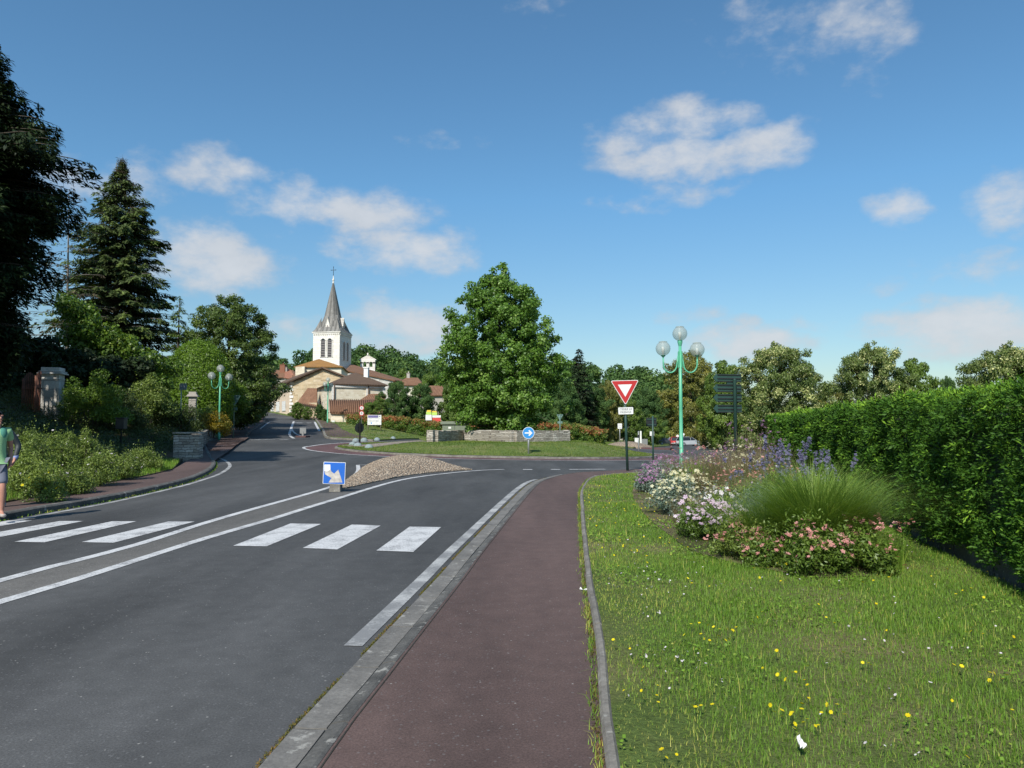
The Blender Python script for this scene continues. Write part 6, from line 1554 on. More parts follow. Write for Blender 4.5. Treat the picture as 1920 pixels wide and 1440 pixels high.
# ------------------------------------------------------------------ flower bed
def bed(name, label, cat, x, y, parts): return place_tree(name, label, cat, (x, y, float(lawn_z(x, y))), parts)
r = np.random.default_rng(23)
def mound_blades(n, R, h, w, lean, mat, seed, seg=5, ry=None, name='blades', tint=None, hv=.3):
    q = np.random.default_rng(seed); a = q.uniform(0, 6.283, n); rad = R*np.sqrt(q.uniform(0, 1, n)); P = np.stack([rad*np.cos(a), rad*(ry or R)/R*np.sin(a), np.zeros(n)], 1)
    dirs = np.stack([np.cos(a+q.normal(0, .5, n)), np.sin(a+q.normal(0, .5, n)), np.zeros(n)], 1); hh_ = h*q.uniform(1-hv, 1.05, n)
    return blades_mesh(P, hh_, w, mat, q, np.clip(lean*(.25+rad/R*.9)*q.uniform(.5, 1.4, n), .02, 2.2), tint, seg, dirs, name)
# big fountain grass
gx0, gy0 = 3.55, 8.75
m1 = mound_blades(5600, .30, 1.28, .0085, .78, 'fountain', 1, hv=.5)
bed('ornamental_grass', 'large fountain of fine green ornamental grass arching toward the hedge', 'grass plant', gx0, gy0, [('blades', m1)])
m1 = mound_blades(1500, .24, .85, .008, .9, 'fountain', 2)
bed('ornamental_grass', 'smaller tuft of ornamental grass at the left foot of the big fountain grass', 'grass plant', 3.02, 8.95, [('blades', m1)])
m1 = mound_blades(1900, .30, 1.15, .008, .8, 'fountain', 5, hv=.5)
bed('ornamental_grass', 'ornamental grass tuft spilling right against the hedge, behind the big fountain', 'grass plant', 4.1, 9.2, [('blades', m1)])
def flower_plant(name, label, cat, x, y, rx, ry, h, n, per, leaf, seed, mat, petal_, nf_, fs, cr=.14, aspect=.4, shoots=30, topbias=True, front=.5):
    me, (C, R) = shrub_mesh(rx, ry, h, n, per, leaf, seed, mat, cr, aspect, shoots=shoots)
    q = np.random.default_rng(seed+3); i = q.integers(0, len(C), nf_); d = sph(nf_, q); d[:, 2] = np.abs(d[:, 2])+.3; d[:, 1] -= front; P = C[i]+unit(d)*R[i][:, None]*1.15+np.array([0, 0, .02])
    return bed(name, label, cat, x, y, [('foliage', me), ('blossoms', flowers_mesh(P, fs, petal_, q, up=(-.05, -.4, .9)))])
flower_plant('flowering_plant', 'salmon pink flowers tumbling at the nearest corner of the flower bed', 'flowers', 3.15, 7.75, .36, .34, .52, 34, 130, .045, 301, 'oak', 'p_pink', 120, .045, .13, .4, 80)
flower_plant('flowering_plant', 'leafy green plant with few pink flowers before the big fountain grass', 'flowers', 3.62, 7.85, .34, .3, .44, 28, 140, .045, 302, 'oak', 'p_pink', 26, .045, .13, .4, 80)
flower_plant('flowering_plant', 'pink flowers in a low spread left of the nearest salmon clump', 'flowers', 2.62, 8.6, .38, .38, .42, 30, 120, .042, 303, 'shrub', 'p_pink', 130, .042, .12, .4, 90)
flower_plant('flowering_plant', 'dark leafed plant between the two pink flower clumps', 'flowers', 2.85, 8.15, .28, .25, .33, 20, 130, .042, 304, 'oak', 'p_pink', 30, .05)
flower_plant('flowering_plant', 'white and lilac daisy flowers on a dark green mound, left front', 'flowers', 2.62, 10.1, .42, .4, .56, 34, 150, .045, 305, 'oak', 'p_lilac', 230, .06)
flower_plant('flowering_plant', 'pure white flowers between the lilac daisies and the silver plant', 'flowers', 3.0, 10.6, .3, .25, .62, 20, 120, .05, 306, 'shrub', 'p_white', 80, .065)
flower_plant('flowering_plant', 'cream button flowers in a dense mound at the left tip', 'flowers', 2.85, 13.0, .5, .6, .72, 36, 150, .05, 307, 'greyleaf', 'p_cream', 330, .055, .16)
flower_plant('flowering_plant', 'cream flowered mound behind the other, with dry brown stems', 'flowers', 3.45, 14.2, .5, .6, .66, 32, 140, .05, 308, 'drygrass', 'p_cream', 190, .055, .16)
flower_plant('flowering_plant', 'silver leaved plant beside the fountain grass', 'flowers', 3.55, 10.9, .36, .4, .62, 34, 160, .06, 309, 'greyleaf', 'p_lilac', 12, .05, .14, .16, 90)
flower_plant('flowering_plant', 'silver leaved plant smaller, toward the lilac daisies', 'flowers', 3.25, 11.7, .3, .3, .56, 20, 150, .06, 310, 'greyleaf', 'p_white', 8, .05, .14, .16, 60)
flower_plant('flowering_plant', 'hazy lavender haze of purple flowers at the foot of the lamp post', 'flowers', 4.1, 19.6, .8, .8, .62, 34, 130, .07, 311, 'greyleaf', 'p_purple', 420, .06, .2)
flower_plant('flowering_plant', 'mauve flower spikes nearer the path, left end of the bed', 'flowers', 3.35, 17.3, .5, .7, .58, 26, 130, .06, 312, 'greyleaf', 'p_purple', 260, .05, .18)
# blue salvia spires
def spires(n, R, h, mat_s, mat_f, seed, fl=.22, ry=None, dens=34, fsz=.04, lean=.12, headr=.022):
    q = np.random.default_rng(seed); mb = MB(); FP = []
    for i in range(n):
        a = q.uniform(0, 6.28); rad = R*math.sqrt(q.uniform()); x0, y0 = rad*math.cos(a), rad*math.sin(a)*(ry or R)/R; hh_ = h*q.uniform(.68, 1.05); dx, dy = q.normal(0, lean, 2)
        tp = (x0+dx*hh_, y0+dy*hh_, hh_); mb.tube([(x0, y0, 0), (x0+dx*hh_*.3, y0+dy*hh_*.3, hh_*.5), tp], [.005, .004, .002], 4, cap=False)
        t = q.uniform(0, 1, dens); c = np.array([x0+dx*hh_*.3, y0+dy*hh_*.3, hh_*.5]); e = np.array(tp); dv_ = e-c; dv_ = dv_/np.linalg.norm(dv_)
        FP.append(e-dv_*(t*fl*q.uniform(.7, 1.3))[:, None]+q.normal(0, headr, (dens, 3))*(1-.5*(1-t))[:, None])
    st = mb.mesh('stems'); st.materials.append(M[mat_s]); FP = np.concatenate(FP); fm = flowers_mesh(FP, fsz, mat_f, q, 4, up=(0, -.3, .6)); return st, fm
def spire_plant(label, x, y, n, R, h, seed, mat_f='p_blue', leafmat_='shrub', **kw):
    st, fm = spires(n, R, h, 'shrub_stem', mat_f, seed, **kw); me, _ = shrub_mesh(R*1.1, R*1.1, h*.66, 20, 110, .06, seed+1, leafmat_, .13, .35, shoots=30)
    bed('flowering_plant', label, 'flowers', x, y, [('foliage', me), ('stems', st), ('blossoms', fm)])
M['shrub_stem'] = plain('green_stems', (.06, .10, .03), .7, 0, .2, 6, 0)
spire_plant('tall blue flower spires standing before the hedge, left group', 4.25, 11.6, 16, .38, 1.42, 401)
spire_plant('tall blue flower spires right group, behind the fountain grass', 4.52, 11.0, 18, .42, 1.30, 402)
spire_plant('loose deep blue flower stems left of the blue spires', 3.9, 12.3, 12, .35, 1.10, 403, fl=.1, dens=14)
# dry tan grasses and verbena stalks
def stalks(label, x, y, n, R, h, seed, heads='p_purple', lean=.35, ry=None, nh=60, leaf='drygrass', hs=.04):
    m1 = mound_blades(n, R, h, .010, lean, leaf, seed, 3, ry, hv=.45); q = np.random.default_rng(seed); a = q.uniform(0, 6.28, nh); rad = R*np.sqrt(q.uniform(0, 1, nh))*1.2
    P = np.stack([rad*np.cos(a), rad*np.sin(a)*(ry or R)/R, h*q.uniform(.55, 1.05, nh)], 1); P = np.repeat(P, 4, 0)+q.normal(0, .018, (nh*4, 3)); bed('flowering_plant', label, 'flowers', x, y, [('blades', m1), ('blossoms', flowers_mesh(P, hs, heads, q, 4))])
stalks('tan seed heads and dry stalks in the middle of the bed', 4.35, 14.6, 1500, .55, 1.15, 501, 'p_cream', nh=80)
stalks('dry rusty stalks left of the tallest tan seed heads', 4.0, 16.3, 1200, .55, 1.05, 502, 'p_pink', nh=50)
stalks('tallest tan flower stalks before the far end of the hedge', 5.35, 16.2, 1500, .6, 1.25, 503, 'p_purple', nh=40)
stalks('olive dry stems behind the cream mounds', 3.75, 15.3, 900, .5, .95, 504, 'p_purple', nh=50, leaf='fountain')
stalks('thin tall purple topped stems beside the signpost', 5.9, 18.3, 260, .6, 1.62, 505, 'p_purple', .12, nh=44, leaf='drygrass', hs=.05)
stalks('pinkish dry stalks right of the tan seed heads', 4.75, 13.2, 900, .42, .95, 506, 'p_pink', nh=40)
stalks('short tan stalks low between silver plant and blue spires', 3.95, 12.9, 700, .4, .75, 507, 'p_pink', nh=50)
stalks('tan stalks at the far right end of the bed under the hedge', 5.9, 20.5, 900, .8, 1.0, 508, 'p_cream', nh=50)
stalks('dry stalks at the far left end of the bed near the square sign', 4.9, 21.8, 900, .8, .7, 509, 'p_purple', nh=120)

stalks('rough green weeds and thin stalks filling the front middle of the bed', 3.1, 9.3, 700, .42, .42, 510, 'p_pink', nh=24, leaf='blade')
stalks('loose weedy stalks between lilac daisies and cream mound', 3.0, 11.6, 800, .5, .55, 511, 'p_white', nh=30, leaf='drygrass')
stalks('loose green and white stems along the hedge foot of the bed', 4.6, 12.4, 600, .5, .8, 512, 'p_white', nh=20, leaf='fountain')
stalks('sparse leggy pink stems at the right front corner of the bed', 3.95, 8.1, 260, .28, .5, 513, 'p_pink', nh=26, leaf='blade', hs=.045)
stalks('thin purple stems rising from the lavender haze', 4.6, 18.0, 500, .7, .9, 514, 'p_purple', nh=70, leaf='drygrass')
# ------------------------------------------------------------------ lawn: blades, clover leaves, small flowers
BEDS = [(3.4, 8.6, .75), (2.75, 9.6, .6), (3.2, 11.2, .75), (3.6, 13.5, 1.0), (4.2, 11.7, .7), (4.2, 16, 1.2), (4.1, 19.5, .9)]
def lawn_pts(n, ylo, yhi, seed, fn=None):
    q = np.random.default_rng(seed); Y = q.uniform(ylo, yhi, n); X = q.uniform(.1, 9.6, n); ok = inside(LAWN, X, Y) & (X < hedge_x(Y)+.15) & (X < .72*Y+.6)
    return X[ok], Y[ok], q
def dryness(X, Y):
    v = .55*np.sin(X*1.9+Y*.7+1)*np.sin(Y*1.3-X*.6)+.45*np.sin(X*4.1-1)*np.sin(Y*3.3+2); edge = np.exp(-np.abs(dist_line(PATH_R, X, Y))*2.2)
    return np.clip(v*.6+edge*1.1-.25, 0, 1)
allm = []
for (n, a, b, h, w, sd_) in ((150000, 2.6, 5.5, .043, .0042, 1), (150000, 5.5, 9, .047, .0056, 2), (100000, 9, 15, .05, .009, 3), (60000, 15, 28, .055, .015, 4)):
    X, Y, q = lawn_pts(n, a, b, sd_); dr = dryness(X, Y); keep = q.uniform(0, 1, len(X)) > dr*.75; X, Y, dr = X[keep], Y[keep], dr[keep]; kb = ~inside(BEDP, X, Y) | (q.uniform(0, 1, len(X)) < .35); X, Y, dr = X[kb], Y[kb], dr[kb]
    P = np.stack([X, Y, lawn_z(X, Y)-.004], 1); cl = .5+.5*np.sin(X*2.7+Y)*np.sin(Y*2.1-X*1.3); hh_ = h*q.uniform(.35, 1.25, len(X))*(.65+.7*cl)*(1-.45*dr)
    long_ = q.uniform(0, 1, len(X)) < .01; hh_ = np.where(long_, hh_*2.4, hh_)
    t_ = np.clip(q.normal(.38, .16, len(X))+dr*.55+.35*long_+(q.uniform(0, 1, len(X)) < .06)*.5, 0, 1)
    me = blades_mesh(P, hh_, w, 'blade', q, .55, t_, 2); o = link('lawn_grass', me); tag(o, 'green lawn grass between footpath and hedge', kind='stuff')
X, Y, q = lawn_pts(30000, 2.6, 12, 9); m_ = (np.sin(X*3.1+1)*np.sin(Y*2.3) > .35); X, Y = X[m_], Y[m_]; P = np.stack([X, Y, lawn_z(X, Y)+q.uniform(.012, .05, len(X))], 1)
V, F = leaves(P, np.tile([0, 0, 1.0], (len(P), 1)), .012+.0018*Y, .9, .4, q); o = link('clover', mesh_np('clover', V, F, np.repeat(np.clip(q.normal(.5, .15, len(P)), 0, 1), 4)), M['blade']); tag(o, 'clover leaves scattered through the lawn', kind='stuff')
def lawn_flowers(name, label, cents, mat, size, seed, n_rand, h=.07):
    q = np.random.default_rng(seed); pts = []
    for (px_, py_, sp_, n_) in cents:
        gx_, gy_ = G(px_, py_, .12); pts += [(gx_+q.normal(0, sp_), gy_+q.normal(0, sp_)) for _ in range(n_)]
    X, Y, q2 = lawn_pts(n_rand, 3, 26, seed+1); pts += list(zip(X, Y)); pts = np.array(pts); ok = inside(LAWN, pts[:, 0], pts[:, 1]); pts = pts[ok]
    P = np.stack([pts[:, 0], pts[:, 1], lawn_z(pts[:, 0], pts[:, 1])+h*q.uniform(.7, 1.3, len(pts))], 1)
    me = flowers_mesh(P, size*(1+pts[:, 1].mean()*0), mat, q, 6); mb = MB()
    for p in P[:500]: mb.tube([(p[0], p[1], p[2]-h*1.2), (p[0], p[1], p[2])], .0015, 3, cap=False)
    me2 = mb.mesh('s'); me2.materials.append(M['shrub_stem'])
    bm = bmesh.new(); bm.from_mesh(me); nf_ = len(bm.faces); bm.from_mesh(me2); bm.faces.ensure_lookup_table()
    for f in bm.faces[nf_:]: f.material_index = 1
    bm.to_mesh(me); bm.free(); me.materials.append(M['shrub_stem']); o = link(name, me); tag(o, label, kind='stuff')
lawn_flowers('yellow_wildflowers', 'small yellow flowers dotted over the lawn', [(1500, 1350, .10, 16), (1490, 1270, .09, 9), (1320, 1180, .16, 14), (1345, 1200, .08, 6), (1240, 1310, .06, 4), (1310, 1330, .05, 4), (1575, 1232, .02, 1), (1780, 1330, .01, 1), (1630, 1250, .03, 3), (1160, 950, .45, 40), (1215, 960, .6, 16), (1190, 1020, .5, 26), (1860, 1270, .12, 7), (1870, 1200, .1, 4), (1110, 925, .3, 18), (1560, 1340, .05, 4), (1265, 1420, .04, 3)], 'p_yellow', .022, 5, 1000, .07)
lawn_flowers('white_wildflowers', 'small white flowers dotted over the lawn', [(1230, 1152, .04, 4), (1250, 1165, .02, 2), (1360, 1280, .02, 2), (1375, 1330, .01, 1), (1680, 1305, .05, 3), (1665, 1398, .02, 2), (1715, 1415, .02, 2), (1290, 1240, .12, 14), (1240, 1230, .1, 10), (1130, 1080, .5, 30), (1200, 1090, .4, 22), (1630, 1400, .02, 2), (1840, 1240, .3, 10), (1740, 1280, .02, 2)], 'p_white', .016, 6, 800, .045)
# ------------------------------------------------------------------ grass on the roundabout and verges
def turf(name, label, n, box, test, zf, h, w, seed, mat='turf'):
    q = np.random.default_rng(seed); X = q.uniform(box[0], box[1], n); Y = q.uniform(box[2], box[3], n); ok = test(X, Y); X, Y = X[ok], Y[ok]
    P = np.stack([X, Y, zf(X, Y)-.01], 1); t_ = np.clip(q.normal(.45, .2, len(X))+.25*np.sin(X*.7)*np.sin(Y*.9+1), 0, 1)
    o = link(name, blades_mesh(P, h*q.uniform(.5, 1.3, len(X)), w, mat, q, .5, t_, 2)); tag(o, label, kind='stuff')
M['turf'] = leafmat('turf_blades', (.08, .13, .023), (.15, .21, .042), (.27, .27, .085), .3, .6, .15)
turf('island_grass', 'short grass on the roundabout', 70000, (-11.4, 9.4, 37.5, 58.5), lambda x, y: (np.hypot(x-ISL_C[0], y-ISL_C[1]) < R_K-.1) & ~inside(wedge, x, y), isl_z, .075, .03, 71)
turf('verge_grass', 'short grass on the verges beyond the roundabout', 60000, (-26, 30, 56, 100), lambda x, y: inside(V1, x, y) & (x/y > -.26), lambda x, y: T(x, y)+.10, .10, .05, 72)
def edge_weeds(label, pts, lat, n, h, w, mat, seed, z0, spread=.018, cl=.5):
    q = np.random.default_rng(seed); L_ = offset_line(pts, lat); i = q.integers(0, len(L_)-1, n); f = q.uniform(0, 1, n)
    A = np.array(L_)[i]; B = np.array(L_)[i+1]; XY = A+(B-A)*f[:, None]+q.normal(0, spread, (n, 2)); ok = (np.sin(XY[:, 1]*5.1+seed)*np.sin(XY[:, 1]*1.7+2) > cl-1+q.uniform(-.3, .3, n)); XY = XY[ok]
    P = np.stack([XY[:, 0], XY[:, 1], T(XY[:, 0], XY[:, 1])+z0], 1); tn = np.clip(q.normal(.45, .25, len(P))+.3*(np.sin(XY[:, 1]*2.3) > .4), 0, 1)
    o = link('edge_weeds', blades_mesh(P, h*q.uniform(.4, 1.3, len(P)), w, mat, q, .9, tn, 2)); tag(o, label, kind='stuff')
near_ = [p for p in PATH_L if 2.5 < p[1] < 24]; nearr = [p for p in PATH_R if 2.5 < p[1] < 23]
edge_weeds('mossy weeds in the joint between road and gutter', near_, .306, 9000, .014, .008, 'moss', 1, .002, .008, .75)
edge_weeds('dry weeds at the foot of the lawn edging', nearr, .055, 6000, .022, .007, 'moss', 2, .045, .014, .7)
edge_weeds('green tufts beside the lawn edging', nearr, .06, 2500, .05, .006, 'blade', 3, .045, .02, .15)
edge_weeds('weeds along the left kerb', [p for p in KL if p[1] > 9], -.06, 1300, .05, .02, 'blade', 4, .0, .02, .1)
# ------------------------------------------------------------------ people
def skin(name, V, E, R, mat, parent, sub=2, extra=None):
    me = bpy.data.meshes.new(name); me.from_pydata(V, E, []); o = bpy.data.objects.new(name, me); col.objects.link(o)
    bm = bmesh.new(); bm.from_mesh(me); L = bm.verts.layers.skin.verify(); bm.verts.ensure_lookup_table()
    for i, v in enumerate(bm.verts):
        rr = R[i]; v[L].radius = rr if hasattr(rr, '__len__') else (rr, rr); v[L].use_root = (i == 0)
    bm.to_mesh(me); bm.free()
    o.modifiers.new('s', 'SKIN').use_smooth_shade = True; m_ = o.modifiers.new('u', 'SUBSURF'); m_.levels = sub; m_.render_levels = sub
    bpy.context.view_layer.update(); new = bpy.data.meshes.new_from_object(o.evaluated_get(bpy.context.evaluated_depsgraph_get())); bpy.data.objects.remove(o)
    if extra:
        bm = bmesh.new(); bm.from_mesh(new); bm.from_mesh(extra.mesh()); bm.to_mesh(new); bm.free(); new.shade_smooth()
    new.materials.clear(); return link(name, new, mat, parent)
M['skin'] = plain('sunburnt_skin', (.42, .20, .14), .55, 0, .1, 6, 0); M['hair'] = plain('dark_hair', (.018, .012, .010), .7, 0, .3, 20, .3)
M['polo'] = plain('light_green_cotton', (.26, .46, .22), .85, 0, .08, 5, .2); M['polo_dark'] = plain('teal_trim_cotton', (.05, .20, .15), .85, 0, .1, 5, .2)
M['shorts'] = plain('grey_shorts_cotton', (.13, .14, .18), .85, 0, .12, 5, .2); M['jeans'] = plain('dark_denim', (.035, .045, .06), .85, 0, .3, 8, .2)
M['jacket'] = plain('black_jacket_cloth', (.022, .028, .030), .6, 0, .3, 5, .4); M['shoe'] = plain('pale_shoe', (.38, .33, .30), .7); M['sleeve_blue'] = plain('pale_blue_cuff', (.22, .28, .50), .8)
M['eye'] = plain('dark_eyes', (.06, .04, .035), .3, 0, 0, 3, 0)
def lerp(a, b, t): return tuple(a[i]+(b[i]-a[i])*t for i in range(3))
def person(label, loc, rz, P, belly, clothes, head_turn=0.0, female=False):
    """P: joint positions, x = own left, -y = the way the body faces"""
    t = thing('person', label, 'person', loc, rz); V, E, R = [], [], []
    def v(p, r): V.append(tuple(p)); R.append(r); return len(V)-1
    def e(a, b): E.append((a, b)); return b
    pel = v(P['pelvis'], (.15, .115)); wst = v(P['waist'], (.14, .11+belly*.4)); che = v(P['chest'], (.165, .12)); nck = v(P['neck'], (.058, .06)); e(pel, wst); e(wst, che); e(che, nck)
    hb = v(P['head0'], (.072, .085)); hm = v(P['head1'], (.078, .095)); ht = v(P['head2'], (.060, .07)); e(nck, hb); e(hb, hm); e(hm, ht)
    for s in ('l', 'r'):
        sg = 1 if s == 'l' else -1
        h = e(pel, v(P['hip_'+s], .088)); m1 = e(h, v(lerp(P['hip_'+s], P['knee_'+s], .5), .076)); k = e(m1, v(P['knee_'+s], .054)); cf = e(k, v(lerp(P['knee_'+s], P['ank_'+s], .35), .056)); an = e(cf, v(P['ank_'+s], .034)); a = Vector(P['ank_'+s]); fd = Vector(P.get('foot_'+s, (0, -1, 0)))
        b = e(an, v(a+fd*.07+Vector((0, 0, -.045)), (.036, .03))); e(b, v(a+fd*.16+Vector((0, 0, -.06)), (.036, .02)))
        sh = e(che, v(P['sho_'+s], .062)); u = e(sh, v(lerp(P['sho_'+s], P['elb_'+s], .5), .048)); el = e(u, v(P['elb_'+s], .038)); fa = e(el, v(lerp(P['elb_'+s], P['wri_'+s], .4), .036)); wr = e(fa, v(P['wri_'+s], .026))
        w_ = Vector(P['wri_'+s]); d = (w_-Vector(P['elb_'+s])).normalized(); sidev = d.cross(Vector((1, 0, 0))); sidev = sidev.normalized() if sidev.length > .1 else Vector((0, 1, 0)); nrm = d.cross(sidev).normalized()*sg
        pm = e(wr, v(w_+d*.05, (.038, .018)))
        for q, (o_, ln) in enumerate(((-.030, .062), (-.010, .074), (.010, .070), (.029, .056))):
            f0 = e(pm, v(w_+d*.088+sidev*o_, .009)); f1 = e(f0, v(w_+d*(.088+ln*.5)+sidev*o_*1.15+nrm*.012, .0085)); e(f1, v(w_+d*(.088+ln*.85)+sidev*o_*1.15+nrm*.034, .007))
        th = e(pm, v(w_+d*.055+sidev*(-.045)+nrm*.01, .010)); e(th, v(w_+d*.09+sidev*(-.058)+nrm*.022, .008))
    hc = (Vector(P['head0'])+Vector(P['head2']))/2; H = Matrix.Rotation(head_turn, 3, 'Z'); ex = MB()
    fw = H @ Vector((0, -1, 0)); lt = H @ Vector((1, 0, 0)); up = Vector((0, 0, 1))
    ex.sphere(hc+fw*.098+up*-.012, .020, 8, 6, sc=(1, 1, 1.5)); ex.sphere(hc+fw*.094+up*-.058, .026, 8, 5, sc=(1.1, .7, .35)); ex.sphere(hc+fw*.082+up*-.095, .03, 8, 5)
    for s in (-1, 1): ex.sphere(hc+lt*s*.082+up*-.01, .028, 8, 6, sc=(.5, .7, 1.1)); ex.sphere(hc+lt*s*.033+fw*.083+up*.036, .02, 8, 5, sc=(1.3, .6, .5))
    body = skin('body', V, E, R, M['skin'], t, 2, ex)
    mb = MB()
    for s in (-1, 1): mb.sphere(hc+lt*s*.032+fw*.088+up*.014, .012, 8, 6)
    mb.build('eyes', M['eye'], t)
    mb = MB(); mb.sphere(hc-fw*.012+up*.030, .104, 18, 14, sc=(.93, 1.02, 1.04)); hair = mb.mesh('hair')
    bm = bmesh.new(); bm.from_mesh(hair)
    rm = [x for x in bm.verts if (x.co-hc).dot(fw) > .03 and (x.co-hc).z < .068 or (x.co-hc).z < -.05]
    bmesh.ops.delete(bm, geom=rm, context='VERTS'); bmesh.ops.solidify(bm, geom=bm.faces[:], thickness=.008); bm.to_mesh(hair); bm.free(); link('hair', hair, M['hair'], t)
    if clothes.get('beard'):
        mb = MB(); mb.sphere(hc+fw*.036+up*-.078, .070, 12, 8, sc=(1.0, .92, .66)); mb.build('beard', M['hair'], t)
    # shirt or jacket
    tm, long_ = clothes['top'], clothes.get('long', False); k = 1.0
    V2 = [P['waist'], P['chest'], lerp(P['chest'], P['neck'], .62), (P['pelvis'][0], P['pelvis'][1]-.0, P['pelvis'][2]+.02)]; E2 = [(0, 1), (1, 2), (0, 3)]; g = clothes.get('g', .022)
    V2[0] = (V2[0][0], V2[0][1]-belly*.45, V2[0][2]); R2 = [(.15+g, .118+belly*.55+g*.6), (.172+g, .128+g*.7), (.075, .072), (.155+g, .125+belly*.25+g*.6)]
    for s in ('l', 'r'):
        i = len(V2); V2.append(P['sho_'+s]); R2.append(.074+g*.3); E2.append((1, i)); V2.append(lerp(P['sho_'+s], P['elb_'+s], .62)); R2.append(.062+g*.2); E2.append((i, i+1))
        if long_:
            V2 += [P['elb_'+s], lerp(P['elb_'+s], P['wri_'+s], .88)]; R2 += [.056, .042]; E2 += [(i+1, i+2), (i+2, i+3)]
    top = skin('jacket' if long_ else 'polo_shirt', V2, E2, R2, M[tm], t, 2)
    mb = MB(); n_ = Vector(P['neck']); mb.lathe([(.082, -.05), (.076, -.015), (.066, -.012), (.07, -.05)], 14, n_+Vector((0, 0, -.01))); mb.build('collar', M[clothes.get('trim', tm)], top)
    if clothes.get('panel'):
        mb = MB(); c_ = Vector(P['chest']); mb.sphere(c_+Vector((.10, -.04, .04)), .105, 12, 8, sc=(.75, 1.05, 1.2)); mb.build('shoulder_panel', M['polo_dark'], top)
    # trousers
    V3 = [P['pelvis']]; R3 = [(.160, .128+belly*.2)]; E3 = []
    for s in ('l', 'r'):
        i = len(V3); V3 += [P['hip_'+s], lerp(P['hip_'+s], P['knee_'+s], .5), lerp(P['hip_'+s], P['knee_'+s], .93)]; R3 += [.102, .092, .085 if not clothes.get('trousers') else .066]; E3 += [(0, i), (i, i+1), (i+1, i+2)]
        if clothes.get('trousers'): V3 += [lerp(P['knee_'+s], P['ank_'+s], .4), lerp(P['knee_'+s], P['ank_'+s], .97)]; R3 += [.066, .056]; E3 += [(i+2, i+3), (i+3, i+4)]
    skin('trousers' if clothes.get('trousers') else 'shorts', V3, E3, R3, M[clothes['bottom']], t, 2)
    for s in ('l', 'r'):
        a = Vector(P['ank_'+s]); fd = Vector(P.get('foot_'+s, (0, -1, 0))); skin('shoe', [a+Vector((0, 0, -.05))-fd*.03, a+fd*.08+Vector((0, 0, -.055)), a+fd*.17+Vector((0, 0, -.062))], [(0, 1), (1, 2)], [(.045, .042), (.048, .038), (.042, .03)], M['shoe'], t, 1)
    return t
# heading: both walk along the footway towards the zebra crossing, seen from the front right
PA = dict(pelvis=(0, 0, .93), waist=(0, -.01, 1.10), chest=(0, .01, 1.33), neck=(0, .0, 1.50), head0=(0, -.03, 1.58), head1=(0, -.03, 1.66), head2=(0, -.02, 1.72),
    hip_l=(.095, 0, .88), knee_l=(.11, -.16, .50), ank_l=(.11, -.15, .09), hip_r=(-.095, 0, .88), knee_r=(-.10, .04, .48), ank_r=(-.11, .25, .12),
    foot_l=(.1, -.99, .05), foot_r=(-.1, -.96, -.2), sho_l=(.185, .01, 1.42), elb_l=(.24, .10, 1.15), wri_l=(.22, -.03, .92), sho_r=(-.185, .01, 1.42), elb_r=(-.26, -.01, 1.14), wri_r=(-.24, -.16, .92))
gx_, gy_ = G(-15, 968, .11)
person('bearded man in light green polo shirt and grey shorts walking on the footway', (gx_, gy_, tz(gx_, gy_)+.10), math.radians(42), PA, .085, dict(top='polo', bottom='shorts', beard=True, trim='polo_dark', panel=True), .55)
PB = dict(PA); PB.update(knee_l=(.10, .03, .49), ank_l=(.10, .22, .11), knee_r=(-.10, -.12, .50), ank_r=(-.10, -.14, .09), elb_r=(-.30, .06, 1.17), wri_r=(-.30, -.14, 1.02), elb_l=(.35, .05, 1.15), wri_l=(.33, -.12, .90), foot_l=(.1, -.96, -.2), foot_r=(0, -1, 0))
gx2, gy2 = G(-12, 952, .11)
p2 = person('person in black jacket and dark jeans walking just behind the man in green', (gx2, gy2, tz(gx2, gy2)+.10), math.radians(20), PB, .04, dict(top='jacket', bottom='jeans', trousers=True, long=True, g=.03), -.2)
mb = MB(); mb.tube([(.339, -.065, .965), (.332, -.11, .89)], [.044, .036], 10); mb.build('cuff', M['sleeve_blue'], p2)

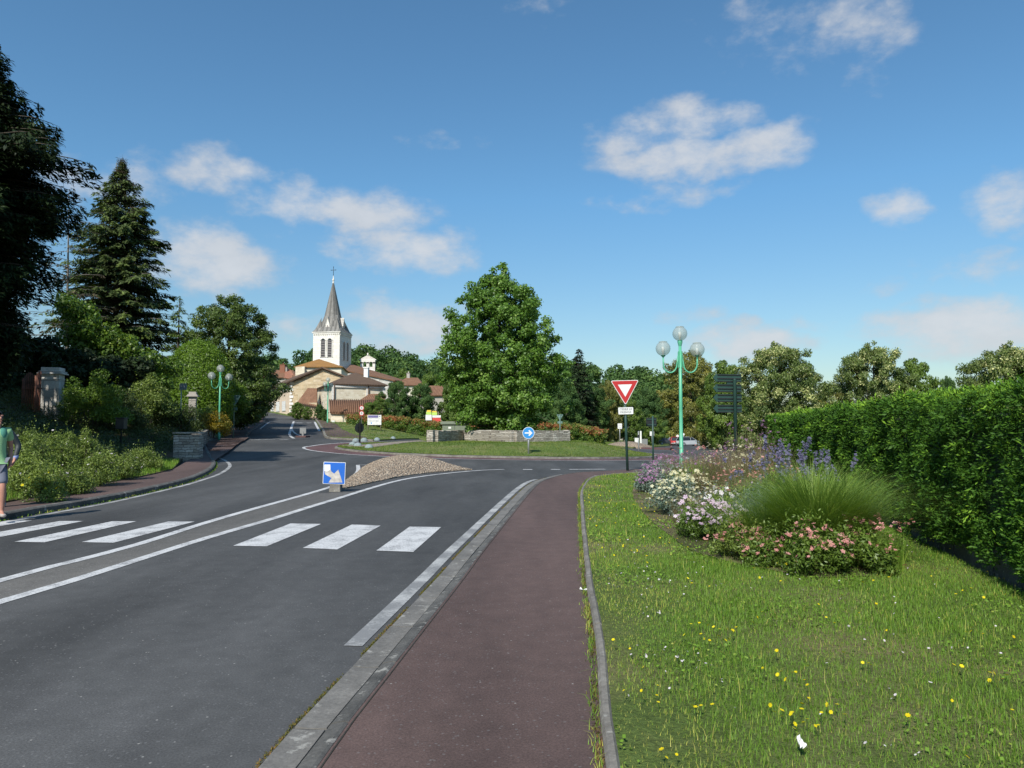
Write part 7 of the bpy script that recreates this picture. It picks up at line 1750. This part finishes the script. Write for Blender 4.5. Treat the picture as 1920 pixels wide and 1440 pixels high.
# ------------------------------------------------------------------ vehicles at the end of the right-hand road
def car(label, px, py, dep, rz, paint, L=3.9, W=1.68, H=1.48, hatch=True, zb_=None):
    x = GX(px, dep); z = Q(px, py, dep).z if zb_ is None else zb_; t = thing('parked_car', label, 'car', (x, dep, z), rz)
    h = H; prof = [(-L/2, .32), (-L/2+.02, .62), (-L/2+.12, .80), (-L/2+.16, .86)] if hatch else [(-L/2, .32), (-L/2+.02, .78), (-L/2+.7, .86)]
    prof = prof+[(L/2-1.15, .92), (L/2-.35, .78), (L/2-.05, .62), (L/2, .34), (L/2-.1, .22), (-L/2+.1, .22)]
    mb = MB(); mb.prism([Vector((a, -W/2, b)) for a, b in prof], (0, 1, 0), W); me = mb.mesh('body', .05); link('body', me, paint, t)
    g = [(-L/2+.18, .85), (-L/2+.42, h-.06), (-L/2+.75, h), (L/2-1.95, h), (L/2-1.12, .91)]; vs = []
    for yy, k in ((-W/2+.05, 0), (-W/2+.20, 1), (W/2-.20, 1), (W/2-.05, 0)): pass
    lo = [Vector((a, s*(W/2-.04), b)) for s in (-1, 1) for a, b in (g[0], g[-1])]; hi = [Vector((a, s*(W/2-.19), b)) for s in (-1, 1) for a, b in (g[1], g[2], g[3])]
    mb = MB(); V_ = lo+hi; mb.add(V_, [(0, 1, 6, 5, 4), (2, 7, 8, 9, 3), (0, 4, 7, 2), (1, 3, 9, 6), (4, 5, 8, 7), (5, 6, 9, 8), (0, 2, 3, 1)]); me = mb.mesh('cabin', .03); link('windows', me, M['dark_glass'], t)
    mb = MB(); mb.box(((g[1][0]+g[3][0])/2, 0, h+.005), (g[3][0]-g[1][0]+.1, W-.42, .05))
    for s in (-1, 1):
        for a, b, c_, d_ in ((g[0][0], g[0][1], g[1][0], g[1][1]), (g[4][0], g[4][1], g[3][0], g[3][1]), (-.1, .9, -.12, h)): mb.cyl((a, s*(W/2-.045), b), (c_, s*(W/2-.19), d_), .035, 5)
    mb.build('roof', paint, t, False, .012)
    for s in (-1, 1):
        for xx in (-L/2+.68, L/2-.75):
            mb = MB(); mb.cyl((xx, s*(W/2-.17), .30), (xx, s*(W/2+.02), .30), .30, 18); w_ = mb.build('wheel', M['black'], t); mb = MB(); mb.cyl((xx, s*(W/2+.0), .30), (xx, s*(W/2+.03), .30), .19, 12); mb.build('rim', M['galv'], w_)
        mb = MB(); mb.box((-L/2-.0, s*(W/2-.2), .68), (.05, .28, .22)); mb.build('taillight', M['red'], t, False, .01)
        mb = MB(); mb.box((L/2-.12, s*(W/2-.28), .62), (.22, .34, .14)); mb.build('headlight', M['white'], t, False, .02)
        mb = MB(); mb.box((L/2-1.35, s*(W/2+.08), .95), (.12, .18, .12)); mb.build('mirror', paint, t, False, .02)
    mb = MB(); mb.box((-L/2-.01, 0, .42), (.05, W*.9, .2)); mb.build('bumper', M['galv'], t, False, .02); mb = MB(); mb.box((-L/2-.035, 0, .52), (.02, .5, .11)); mb.build('number_plate', M['white'], t)
    return t
def carpaint(name, c): return plain(name, c, .3, .1, .05, 2, 0)
cr_, cs_, cw_, cb_ = carpaint('red_car_paint', (.42, .02, .02)), carpaint('silver_car_paint', (.45, .47, .49)), carpaint('white_car_paint', (.75, .75, .74)), carpaint('dark_car_paint', (.05, .055, .065))
def zr(px, dep): return tz(GX(px, dep), dep)
car('small red hatchback seen from behind at the end of the right hand road', 1266, 834, 128, math.radians(80), cr_, zb_=zr(1266, 128))
car('silver car parked side on just right of the tall green lamp post', 1291, 834, 124, math.radians(18), cs_, 4.2, zb_=zr(1291, 124))
car('dark car parked in shade left of the red car', 1249, 832, 138, math.radians(20), cb_, 4.2, zb_=zr(1249, 138))
car('white car parked in the shade behind the flowers left of the hedge end', 1412, 840, 72, math.radians(165), cw_, 3.9, zb_=zr(1412, 72)+.1)
car('second white car nearly hidden behind the far corner of the hedge', 1437, 840, 76, math.radians(170), cw_, 4.1, zb_=zr(1437, 76)+.1)
